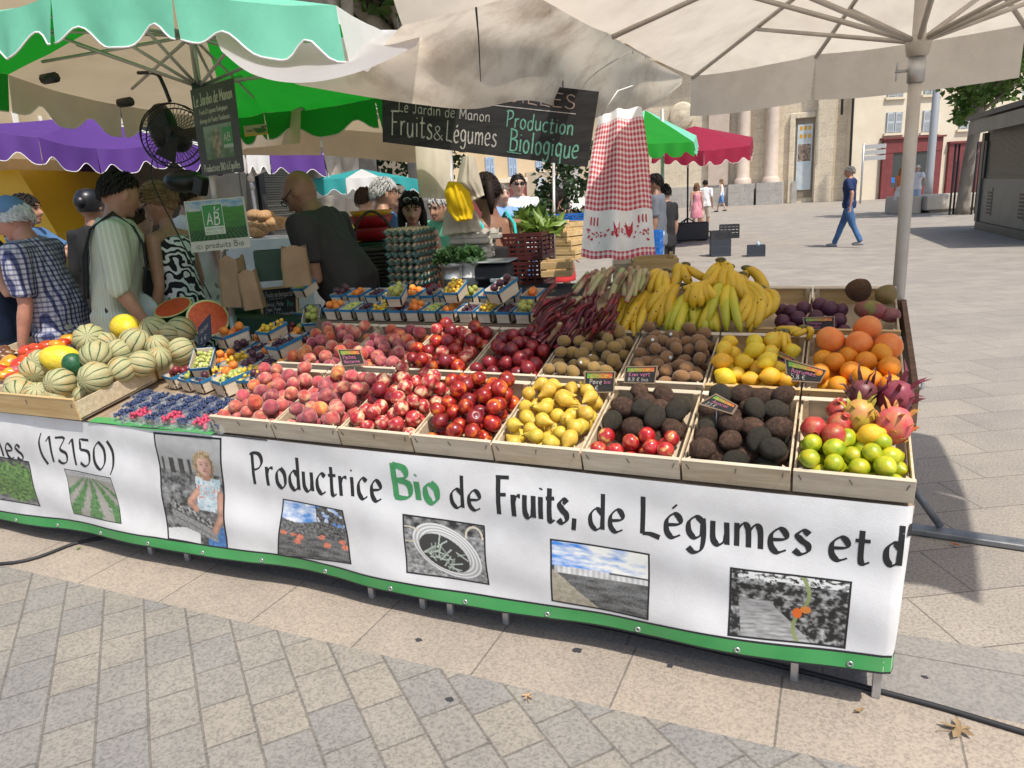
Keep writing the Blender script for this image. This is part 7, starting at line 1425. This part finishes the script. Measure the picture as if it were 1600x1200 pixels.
# bread stall far behind the seller
bs = empty('stall_counter', label='white covered counter of the bread stall behind the bald seller', cat='table'); p = PD(400, 372, 6.2); MB().box((-.5, -.3, -p.z+.02), (.55, .4, 0), frame_at(p, 5)).build('counter', whitec, bs, smooth=False)
loaf = mat('bread_crust', (.30, .14, .05), (.52, .33, .17), sc=6, rough=.8, rnd=.15)
for i, (x, y) in enumerate(((392, 352), (405, 346), (420, 352), (434, 348), (402, 362), (415, 338), (398, 337))):
    o = blob(lambda p: V((p.x*1.5, p.y, p.z*.7))).build('bread_loaf', loaf, M=Matrix.Translation(PD(x, y, 6.1)) @ Matrix.Rotation(.4*i, 4, 'Z') @ Matrix.Scale(.075, 4)); tag(o, 'brown loaf of bread on the counter behind the bald seller', 'bread', 'bread loaves')
# ================================================================ buildings and square
def wallmat(name, a, b, bw=1.1, rh=.55, c=None, mo=.012): return brickmat(name, a, b, c or tuple(x*.72 for x in a), 0, bw, rh, mortar=mo, grain=9, gc=.8, bump=.15)
def hstone(name, a, b, bw, rh, rz):
    m = wallmat(name, a, b, bw, rh); t, N, L = nodes_of(m)
    for x in N:
        if x.bl_idname == 'ShaderNodeMapping': x.inputs['Rotation'].default_value = (R(-90), 0, 0)
    return m
def building(name, label, cat, P0, P1, h, depth, m):
    """local frame: x along the front from P0 to P1, z up, y away from the viewer"""
    a, b = V((P0.x, P0.y, 0)), V((P1.x, P1.y, 0)); x = (b-a).normalized(); y = V((-x.y, x.x, 0))
    if y.dot(a-CAM) < 0: y = -y
    M = Matrix(((x.x, y.x, 0, a.x), (x.y, y.y, 0, a.y), (0, 0, 1, 0), (0, 0, 0, 1))); o = empty(name, label=label, cat=cat, M=M); MB().box((0, 0, 0), ((b-a).length, depth, h)).build('wall', m, o, smooth=False); return o, M, (b-a).length
def loc(M, px, py):                       # photo pixel on the front plane of a building
    Mi = M.inverted(); c = Mi @ CAM; d = (Mi.to_3x3() @ ray(px, py)); t = -c.y/d.y; q = c+d*t; return q.x, q.z
def bxp(o, name, x0, z0, x1, z1, y0, y1, m, bev=0): return MB().box((x0, y0, z0), (x1, y1, z1), bev=bev).build(name, m, o, smooth=False)
chs = hstone('church_stone', (.76, .67, .51), (.69, .60, .45), 1.4, .75, 0); plin = hstone('plinth_stone', (.50, .48, .44), (.43, .415, .385), 1.6, .8, 0); pinkst = mat('pink_column', (.56, .46, .38), (.64, .54, .45), sc=3, rough=.6); dkd = mat('dark_door', (.20, .17, .12), (.27, .23, .17), sc=2, rough=.8)
P0, P1 = G(905, 331), G(1327, 313.5)
ch, Mc, Lc = building('church', 'ochre stone church front with columns and grey plinth beyond the square', 'church', P0, P1, 14, 10, chs)
def cx(px, py): return loc(Mc, px, py)
zp = cx(1240, 283)[1]
bxp(ch, 'plinth', 0, 0, cx(1224, 300)[0], zp, -.25, 0, plin)
for a, b_ in ((1253, 1285), (1285, 1290)): pass
for pxl in (1163, 1207):
    x0 = cx(pxl-9, 250)[0]; x1 = cx(pxl+9, 250)[0]; MB().lathe([(.52, 0), (.52, .22), (.44, .32), (.40, .4), (.385, 3), (.34, 6.6), (.34, 6.7), (.42, 6.85), (.55, 7.4), (.58, 7.6), (0, 7.6)], 20, Matrix.Translation(((x0+x1)/2, -.42, zp))).build('column', pinkst, ch, ang=40); bxp(ch, 'column_base', (x0+x1)/2-.75, 0, (x0+x1)/2+.75, zp, -1.05, -.252, plin)
bxp(ch, 'pilaster', cx(1116, 250)[0]-.3, zp, cx(1140, 250)[0], 7.5, -.30, -.01, pinkst); bxp(ch, 'pilaster', cx(1275, 250)[0], 0, cx(1302, 250)[0], 12, -.45, -.01, chs); bxp(ch, 'entablature', -.5, zp+7.62, Lc+.2, zp+8.8, -.8, -.02, chs, .05); bxp(ch, 'cornice', -.5, zp+8.81, Lc+.3, zp+9.2, -1.1, -.02, chs, .05)
bxp(ch, 'plinth', cx(1224, 300)[0]+.5, 0, cx(1245, 300)[0], zp*1.0, -.3, -.005, plin)
dx0, dx1 = cx(1241, 250)[0], cx(1272, 250)[0]; dz = cx(1250, 185)[1]; bxp(ch, 'door_recess', dx0, .3, dx1, dz, -.06, .0, dkd)
for a in ((dx0-.3, .0, dx0, dz+.3), (dx1, .0, dx1+.3, dz+.3), (dx0, dz, dx1, dz+.3)): bxp(ch, 'door_frame', *a, -.22, -.005, chs, .03)
MB().lathe([(0, 0), (.75, 0), (.8, .1), (.7, .16), (.4, .12), (.2, .2), (0, .2)], 20, Matrix.Translation((cx(1066, 180)[0], -.02, cx(1066, 180)[1])) @ Matrix.Rotation(R(90), 4, 'X')).build('carved_medallion', chs, ch)
banm = mat('poster_blue', (.45, .55, .62), (.62, .66, .66), sc=3, rough=.7)
po = empty('exhibition_poster', label='tall pale blue poster with yellow squares and a photo on the church door', cat='poster', M=Mc); x0, z1 = cx(1247, 195); x1, z0 = cx(1266, 296); MB().box((x0, -.10, z0), (x1, -.07, z1)).build('sheet', banm, po, smooth=False); W_ = x1-x0; H_ = z1-z0
for i in range(6): MB().box((x0+W_*(.15+.28*(i % 3)), -.104, z1-H_*(.09+.12*(i//3))), (x0+W_*(.33+.28*(i % 3)), -.101, z1-H_*(.03+.12*(i//3)))).build('yellow_square', py_, po, smooth=False)
pic(lambda u, v: mix((.06, .05, .05), (.45, .33, .24), .5+fbm((u*7, v*9, 4))), ((x0+.06, z1-H_*.30), (x1-.06, z1-H_*.30), (x1-.06, z1-H_*.56), (x0+.06, z1-H_*.56)), 12, 14, lambda x, z, k: V((x, -.1-k, z)), po, frame=None)
crm_w = mat('cream_render', (.66, .58, .44), (.72, .645, .51), sc=1.1, rough=.85, dirt=((.46, .38, .28), .4, .35)); shut = mat('grey_shutter', (.44, .48, .50), rough=.7); redw = mat('dark_red_paint', (.155, .03, .03), (.20, .042, .042), sc=3, rough=.55); pane = mat('shop_glass', (.05, .06, .065), rough=.08, spec=.8)
P0, P1 = G(1326, 314), G(1580, 299)
hs_, Mh, Lh = building('cream_house', 'cream rendered house with grey shutters above a dark red shop front', 'house', P0, P1, 13, 8, crm_w)
def hx(px, py): return loc(Mh, px, py)
def shutters(o, M, px0, py0, px1, py1, m, frame=None):
    x0, z1 = loc(M, px0, py0); x1, z0 = loc(M, px1, py1); w_ = bxp(o, 'window', x0, z0, x1, z1, -.05, -.004, m)
    for k in range(2):
        a = x0+(x1-x0)*k/2+.03; b_ = x0+(x1-x0)*(k+1)/2-.03; s = MB(); n = 16
        for i in range(n): z = z0+.06+(z1-z0-.12)*i/n; s.box((a+.05, -.1, z), (b_-.05, -.06, z+(z1-z0)/n*.55))
        s.box((a, -.105, z0), (a+.05, -.055, z1)); s.box((b_-.05, -.105, z0), (b_, -.055, z1)); s.box((a+.051, -.102, (z0+z1)/2-.06), (b_-.051, -.058, (z0+z1)/2+.06)); s.build('shutter', m, w_, smooth=False)
    si = bxp(o, 'window_sill', x0-.12, z0-.14, x1+.12, z0-.01, -.16, -.006, crm_w)
for q in ((1387, 130, 1411, 151), (1445, 122, 1468, 147), (1385, 176, 1408, 207), (1442, 173, 1464, 206), (1500, 168, 1520, 201)): shutters(hs_, Mh, *q, shut)
MB().tube([(hx(1331, 140)[0], -.08, 12.5), (hx(1328, 250)[0], -.08, 0)], .07, 8).build('drainpipe', darkm, hs_); MB().tube([(hx(1316, 140)[0]-.2, -.3, 12), (hx(1316, 180)[0]-.2, -.3, hx(1316, 180)[1])], .07, 8).build('drainpipe', darkm, hs_)
x0, z1 = hx(1377, 219); x1 = hx(1469, 219)[0]; s0 = hx(1392, 235); s1 = hx(1450, 290)
sf = [('fascia', x0, z1-.75, x1, z1, -.3), ('pier', x0, 0, s0[0], z1-.751, -.28), ('pier', s1[0], 0, x1, z1-.751, -.28), ('stall_riser', s0[0]+.001, 0, s1[0]-.001, s1[1], -.24), ('mullion', hx(1408, 260)[0], s1[1]+.001, hx(1410, 260)[0], z1-.752, -.22), ('mullion', hx(1447, 260)[0], s1[1]+.001, hx(1450, 260)[0]-.01, z1-.752, -.22)]
so = bxp(hs_, 'shopfront', x0+.05, .02, x1-.05, z1-.05, -.2, -.01, redw)
for n_, a, b_, c, d, y in sf: MB().box((a, y, b_), (c, -.201 if n_ != 'x' else 0, d), bev=.01).build(n_, redw, so, smooth=False)
MB().box((s0[0], -.215, s1[1]), (s1[0], -.203, z1-.76)).build('shop_window', pane, so, smooth=False); MB().box((x0-.1, -.42, z1+.002), (x1+.1, -.01, z1+.1)).build('fascia_cornice', redw, so, smooth=False)
MB().box((hx(1388, 280)[0], -.222, hx(1388, 286)[1]), (hx(1400, 280)[0], -.216, hx(1400, 277)[1])).build('blue_notice', pb_, so, smooth=False)
for a, b_ in ((1481, 1507), (1523, 1560)):
    x0, z1 = hx(a, 225); x1 = hx(b_, 225)[0]; d_ = bxp(hs_, 'door', x0, 0, x1, z1, -.2, -.01, redw); MB().box((x0+.45, -.215, .1), (x1-.3, -.202, z1-1.0)).build('door_panel', mat('deep_red', (.09, .016, .018), rough=.5), d_, smooth=False); MB().box((x0-.06, -.3, z1+.002), (x1+.06, -.01, z1+.12)).build('door_cornice', redw, d_, smooth=False)
# ochre houses on the left behind the saleswoman and behind the purple awning
och = mat('ochre_render', (.56, .42, .25), (.63, .50, .33), sc=.8, rough=.85); blsh = mat('blue_shutter', (.36, .46, .60), rough=.7); grs = mat('grey_stone_wall', (.38, .31, .22), (.46, .39, .29), sc=1.4, rough=.85)
P0, P1 = PD(640, 335, 42), PD(905, 325, 46); P0.z = P1.z = 0
ho, Mo, Lo = building('ochre_house', 'ochre house with pale blue shutters behind the saleswoman', 'house', P0, P1, 12, 8, och)
for q in ((757, 246, 773, 276), (793, 246, 808, 276), (720, 246, 736, 276), (836, 252, 848, 266)): shutters(ho, Mo, *q, blsh)
x0, z1 = loc(Mo, 740, 281); x1, z0 = loc(Mo, 822, 284); bxp(ho, 'string_course', x0-8, z0, x1, z1, -.25, -.01, crm_w); x0, z1 = loc(Mo, 760, 292); x1, z0 = loc(Mo, 822, 330); bxp(ho, 'shop_front', x0-3, 0, x1, z1, -.2, -.01, redw); bxp(ho, 'stone_ground_floor', x1+.05, 0, Lo, loc(Mo, 860, 268)[1], -.15, -.012, grs)
for q in ((836, 278, 850, 304), (868, 276, 882, 310)):
    x0, z1 = loc(Mo, q[0], q[1]); x1, z0 = loc(Mo, q[2], q[3]); bxp(ho, 'grey_shutter', x0, max(.05, z0), x1, z1, -.22, -.152, shut)
P0, P1 = PD(-90, 300, 17), PD(245, 300, 20); P0.z = P1.z = 0
hl, Ml, Ll = building('beige_house', 'beige house with tall arched windows above the purple awning', 'house', P0, P1, 9, 8, mat('beige_render', (.40, .32, .21), (.46, .38, .26), sc=.9, rough=.85))
for q in ((16, 175, 34, 214), (58, 182, 72, 222), (78, 186, 94, 226), (120, 186, 132, 214), (140, 190, 152, 214)):
    x0, z1 = loc(Ml, q[0], q[1]); x1, z0 = loc(Ml, q[2], q[3]); w_ = bxp(hl, 'window', x0, z0, x1, z1, -.1, -.004, trimw); MB().box((x0+.07, -.115, z0+.07), (x1-.07, -.102, z1-.07)).build('pane', pane, w_, smooth=False); MB().box(((x0+x1)/2-.03, -.13, z0+.05), ((x0+x1)/2+.03, -.116, z1-.05)).build('glazing_bar', trimw, w_, smooth=False)
x0, z1 = loc(Ml, 100, 222); x1, z0 = loc(Ml, 245, 228); MB().add([(x0, -1.2, z0), (x1+2, -1.2, z0), (x1+2, -.05, z1+.75), (x0+.4, -.05, z1+.75), (x0, -1.2, z0-.12), (x1+2, -1.2, z0-.12), (x1+2, -.05, z0-.12), (x0, -.05, z0-.12)], [(0, 1, 2, 3), (7, 6, 5, 4), (0, 4, 5, 1), (3, 7, 4, 0), (2, 1, 5, 6), (2, 6, 7, 3)]).build('pebbled_roof', mat('pebble_roof', (.10, .10, .10), (.38, .37, .36), sc=9, rough=.9, lo=.45, hi=.55, bump=1, bsc=9), hl, smooth=False)
dg_ = mat('blue_grey_door', (.10, .15, .18), rough=.6); x0, z1 = loc(Ml, 62, 283); x1, z0 = loc(Ml, 112, 300); d_ = bxp(hl, 'door', x0, .02, x1, z1, -.12, -.01, dg_)
for k in range(4): MB().box((x0+.12+(x1-x0-.2)*k/4, -.14, .3), (x0+(x1-x0-.1)*(k+1)/4, -.121, z1-.5)).build('door_panel', dg_, d_, smooth=False)
bxp(hl, 'white_pier', loc(Ml, 112, 290)[0], .02, loc(Ml, 128, 290)[0], loc(Ml, 112, 278)[1], -.2, -.01, wpl)
# yellow van
yv = mat('yellow_paint', (.68, .42, .015), (.72, .46, .02), sc=2, rough=.35, coat=.4); vp = PD(20, 330, 9.5); Mv = frame_at(V((vp.x, vp.y, 0)), 8)
vn = empty('delivery_van', label='bright yellow van parked behind the plaid man and the reaching man', cat='van', M=Mv)
MB().add([(-3.2, 0, .35), (.55, 0, .35), (.55, 0, 1.35), (.20, 0, 2.15), (-3.2, 0, 2.2), (-3.2, 1.8, .35), (.55, 1.8, .35), (.55, 1.8, 1.35), (.20, 1.8, 2.15), (-3.2, 1.8, 2.2)], [(0, 1, 2, 3, 4), (9, 8, 7, 6, 5), (0, 5, 6, 1), (1, 6, 7, 2), (2, 7, 8, 3), (3, 8, 9, 4), (4, 9, 5, 0)]).build('body', yv, vn, smooth=False)
for x in (-2.5, -.1): MB().lathe([(0, -.1), (.33, -.1), (.36, -.06), (.36, .08), (0, .08)], 20, Matrix.Translation((x, .06, .36)) @ Matrix.Rotation(R(90), 4, 'X')).build('wheel', pk_, vn)
MB().box((-3.1, -.012, 1.05), (.4, -.001, 1.09)).build('side_moulding', darkm, vn, smooth=False); MB().box((-3.1, -.012, 1.8), (.15, -.001, 1.815)).build('panel_seam', darkm, vn, smooth=False)
# grey kiosks with roller shutters
kio = mat('kiosk_grey', (.10, .105, .095), (.13, .135, .12), sc=3, rough=.5, metal=.2); kiol = mat('kiosk_panel', (.19, .19, .165), (.23, .23, .20), sc=2, rough=.55); rollm = mat('roller_shutter', (.135, .14, .12), rough=.45, metal=.3)
def kiosk(P0, P1, h, label, lowz, depth=3.0):
    o, M, Lk = building('kiosk', label, 'kiosk', P0, P1, h, depth, kio)
    s = MB(); n = 44
    for i in range(n): z = lowz+(h-.25-lowz)*i/n; s.box((.45, -.05-.012*(i % 2), z), (Lk-.1, -.004, z+(h-.25-lowz)/n-.008))
    s.build('roller_shutter', rollm, o, smooth=False); bxp(o, 'base_panel', .02, .2, Lk-.02, lowz-.01, -.04, -.003, kiol); bxp(o, 'kick_plate', -.03, 0, Lk+.03, .19, -.08, -.003, kio); bxp(o, 'corner_post', -.05, .2, .18, h-.3, -.1, -.003, kio); bxp(o, 'shutter_rail', .28, lowz, .44, h-.5, -.10, -.004, pk_)
    for x in (.75, Lk*.62):
        v = bxp(o, 'vent', x, .38, x+.42, lowz-.22, -.055, -.041, kiol)
        for i in range(7): z = .42+(lowz-.70)*i/7; MB().box((x+.04, -.062, z), (x+.38, -.056, z+.045)).build('louvre', pk_, v, smooth=False)
    MB().add([(-.22, -.45, h+.13), (Lk+1, -.45, h+.13), (Lk+1, depth+.3, h+.45), (-.22, depth+.3, h+.45), (-.22, -.45, h+.02), (Lk+1, -.45, h+.02), (Lk+1, depth+.3, h+.25), (-.22, depth+.3, h+.25)], [(0, 1, 2, 3), (7, 6, 5, 4), (0, 4, 5, 1), (1, 5, 6, 2), (2, 6, 7, 3), (3, 7, 4, 0)]).build('roof', mat('kiosk_roof', (.05, .06, .075), rough=.5, metal=.3), o, smooth=False); bxp(o, 'gutter_valance', -.15, h-.32, Lk+.5, h-.02, -.40, -.36, kiol); return o
kiosk(G(1528, 357.5), G(1640, 384), 2.62, 'grey green kiosk with a closed roller shutter at the right edge', 1.25)
kp0, kp1 = PD(398, 420, 11), PD(478, 420, 12.5); kp0.z = kp1.z = 0; kiosk(kp0, kp1, 2.75, 'dark grey kiosk with closed shutter behind the bald seller', .9, 2)
for x, y, l in ((407, 300, 'tall notice with red and blue on the kiosk post behind the seller'), (436, 312, 'white paper notice on the kiosk shutter behind the seller')):
    pass
# lamp post, sign post, bench, street tree with guard
lp = empty('lamp_post', label='tall tapering grey lamp post in front of the cream house', cat='lamp post', M=Matrix.Translation(G(1449, 312))); MB().tube([(0, 0, 0), (0, 0, 1.2), (0, 0, 12)], [.23, .2, .15], 16).build('mast', mat('grey_mast', (.30, .32, .34), rough=.5), lp); MB().lathe([(.5, 0), (.5, .06), (.38, .1)], 16).build('base_ring', darkm, lp)
spn = empty('street_sign', label='slim grey post carrying three small direction plates', cat='sign', M=Matrix.Translation(G(1344, 318))); MB().tube([(0, 0, 0), (0, 0, 3.0)], .05, 8).build('post', steel, spn)
for i in range(3): MB().box((.05, -.03, 2.15+.28*i), (1.05, .03, 2.36+.28*i), Matrix.Rotation(-.25, 4, 'Z')).build('direction_plate', wpl, spn, smooth=False)
be = empty('stone_bench', label='pale stone block bench beside the young street tree', cat='bench', M=frame_at(G(1480, 330), 84)); stn = mat('bench_stone', (.46, .41, .34), (.52, .47, .40), sc=4, rough=.8)
MB().box((-.9, -1.2, .10), (.5, 1.1, .62), bev=.03).build('seat_block', stn, be, smooth=False); MB().box((-.7, -1.0, .0), (.4, .9, .10)).build('plinth', dkd, be, smooth=False); MB().box((-.9, -1.9, .0), (.3, -1.25, .62), bev=.02).build('end_block', stn, be, smooth=False)
bark = mat('grey_bark', (.18, .155, .125), (.27, .24, .20), sc=4, stretch=(1, 1, .3), rough=.9, bump=.6, bsc=9); plane_bark = mat('plane_bark', (.42, .36, .29), (.56, .50, .42), (.34, .30, .24), sc=2.2, rough=.85, bump=.4, bsc=6, lo=.4, hi=.62); leafG = mat('tree_leaf', (.06, .135, .022), (.14, .23, .045), sc=1.2, rough=.55, trans=.3); leafD = mat('dark_tree_leaf', (.018, .045, .012), (.04, .08, .02), sc=1.2, rough=.6, trans=.25)
def crown_mesh(c, r, n, s, seed, clumps=26):
    q = random.Random(seed); b = MB(); C = []
    for i in range(clumps):
        while 1:
            p = V((q.uniform(-1, 1), q.uniform(-1, 1), q.uniform(-1, 1)))
            if .35 < p.length < 1: break
        C.append((V((p.x*r[0], p.y*r[1], p.z*r[2]))+V(c), q.uniform(.18, .36)))
    for i in range(n):
        cc, k = q.choice(C); d = V((q.gauss(0, 1), q.gauss(0, 1), q.gauss(0, .8))); p = cc+d*k*r[0]*.55; a = V((q.uniform(-1, 1), q.uniform(-1, 1), q.uniform(-.8, .3))).normalized(); x = a.orthogonal().normalized(); x = Matrix.Rotation(q.uniform(0, 6.3), 3, a) @ x; l = s*q.uniform(.6, 1.3); nn = a.cross(x)*l*.1
        b.add([p, p+a*l*.35+x*l*.42+nn, p+a*l, p+a*l*.35-x*l*.42+nn], [(0, 1, 2), (0, 2, 3)])
    return b
tp = G(1503, 335); st = empty('street_tree', label='young street tree with metal guard in front of the red doors', cat='tree', M=Matrix.Translation(tp)); MB().tube(spline([(0, 0, 0), (.04, .0, 1.5), (.18, 0, 3.4), (.25, 0, 5.5), (.2, 0, 7.5)], 4), [.24, .21, .2, .2, .2, .19, .18, .18, .17, .16, .15, .14, .13, .12, .11, .1, .08], 10).build('trunk', bark, st)
q = random.Random(2)
for i in range(9): a = q.uniform(0, 6.3); z = 3.2+.45*i; MB().tube([(.2, 0, z), (.2+.8*cos(a), .8*sin(a), z+.7), (.2+1.7*cos(a), 1.7*sin(a), z+1.1)], [.07, .045, .015], 6).build('branch', bark, st)
crown_mesh((.5, 0, 5.2), (2.2, 2.0, 1.6), 3800, .24, 9, 30).build('crown', leafG, st, smooth=False); crown_mesh((.1, 0, 3.3), (.75, .75, .45), 260, .22, 4, 7).build('lower_foliage', leafG, st, smooth=False)
for a in range(4): MB().tube([(.45*cos(a*pi/2+.5), .45*sin(a*pi/2+.5), 0), (.45*cos(a*pi/2+.5), .45*sin(a*pi/2+.5), 2.3)], .035, 6).build('guard_bar', darkm, st)
def plane_tree(px, py, D, lab, h=15, tr=.42, seed=1, crown=None, lean=0, limbs=6, leaf=leafG, n=5000):
    p = PD(px, py, D); t = empty('plane_tree', label=lab, cat='tree', group=None, M=Matrix.Translation((p.x, p.y, 0))); q = random.Random(seed)
    MB().tube(spline([(0, 0, 0), (.1, 0, 2), (.1+lean*.4, .1, 4.2), (.2+lean, 0, 6.2)], 5), [tr*(1.25-.035*i) for i in range(16)], 14).build('trunk', plane_bark, t)
    for i in range(limbs):
        a = 2*pi*i/limbs+q.uniform(-.3, .3); l = q.uniform(3, 5); z = q.uniform(4.2, 6.0); MB().tube(spline([(.15+lean*(z-4)*.3, 0, z), (.9*cos(a)+lean*.5, .9*sin(a), z+1.2), (l*.6*cos(a)+lean, l*.6*sin(a), z+2.6), (l*cos(a)+lean, l*sin(a), z+4)], 4), [tr*.62-(tr*.5)*j/12 for j in range(13)], 9).build('limb', plane_bark, t)
    c, r = crown or ((lean, 0, 9.8), (5, 5, 4)); crown_mesh(c, r, n, .34, seed+3, 46).build('crown', leaf, t, smooth=False)
plane_tree(505, 320, 13.5, 'pale plane tree with a mottled trunk behind the teal awning', seed=3, tr=.30, n=5200); plane_tree(533, 320, 14.2, 'second pale plane trunk close to the first behind the teal awning', seed=5, tr=.30, lean=.4, n=3600); plane_tree(662, 320, 17, 'plane tree half hidden behind the beige curtain', seed=8, tr=.36, lean=-.5, n=6500)
plane_tree(560, 320, 18, 'plane tree above the green parasol edge', seed=11, tr=.42, n=7500, crown=((.2, 0, 7.3), (5.2, 4, 2.5)), limbs=7)
def bush(px, py, D, r, n, s, lab, seed, leaf=leafD):
    p = PD(px, py, D); t = empty('garden_tree', label=lab, cat='tree', M=Matrix.Translation((p.x, p.y, 0))); MB().tube([(0, 0, 0), (.1, 0, p.z*.6), (0, 0, p.z)], [.2, .15, .08], 8).build('trunk', bark, t); crown_mesh((0, 0, p.z), r, n, s, seed, 30).build('crown', leaf, t, smooth=False)
bush(585, 248, 24, (2.6, 2.2, 1.9), 2600, .22, 'dark green tree behind the teal awning', 21); bush(880, 262, 30, (1.4, 1.4, 2.2), 1400, .25, 'small dark tree beside the white fountain left of the gingham cloth', 22)
fo = empty('fountain', label='white stone fountain pedestal left of the gingham cloth', cat='fountain', M=Matrix.Translation(G(893, 345))); MB().lathe([(1.6, 0), (1.6, .5), (1.5, .62), (.9, .7), (.75, 1.0), (.55, 1.4), (.5, 2.6), (.7, 2.8), (.45, 3.2), (.35, 4.2), (.5, 4.4), (0, 4.6)], 22).build('pedestal', mat('fountain_stone', (.50, .48, .44), (.6, .58, .54), sc=2, rough=.8), fo)
gpo = empty('awning_pole', label='thin grey pole standing below the chalkboard left of the gingham cloth', cat='pole'); MB().tube([PD(866, 405, 5.2), PD(865, 250, 5.2)], .011, 8).build('tube', alu, gpo)
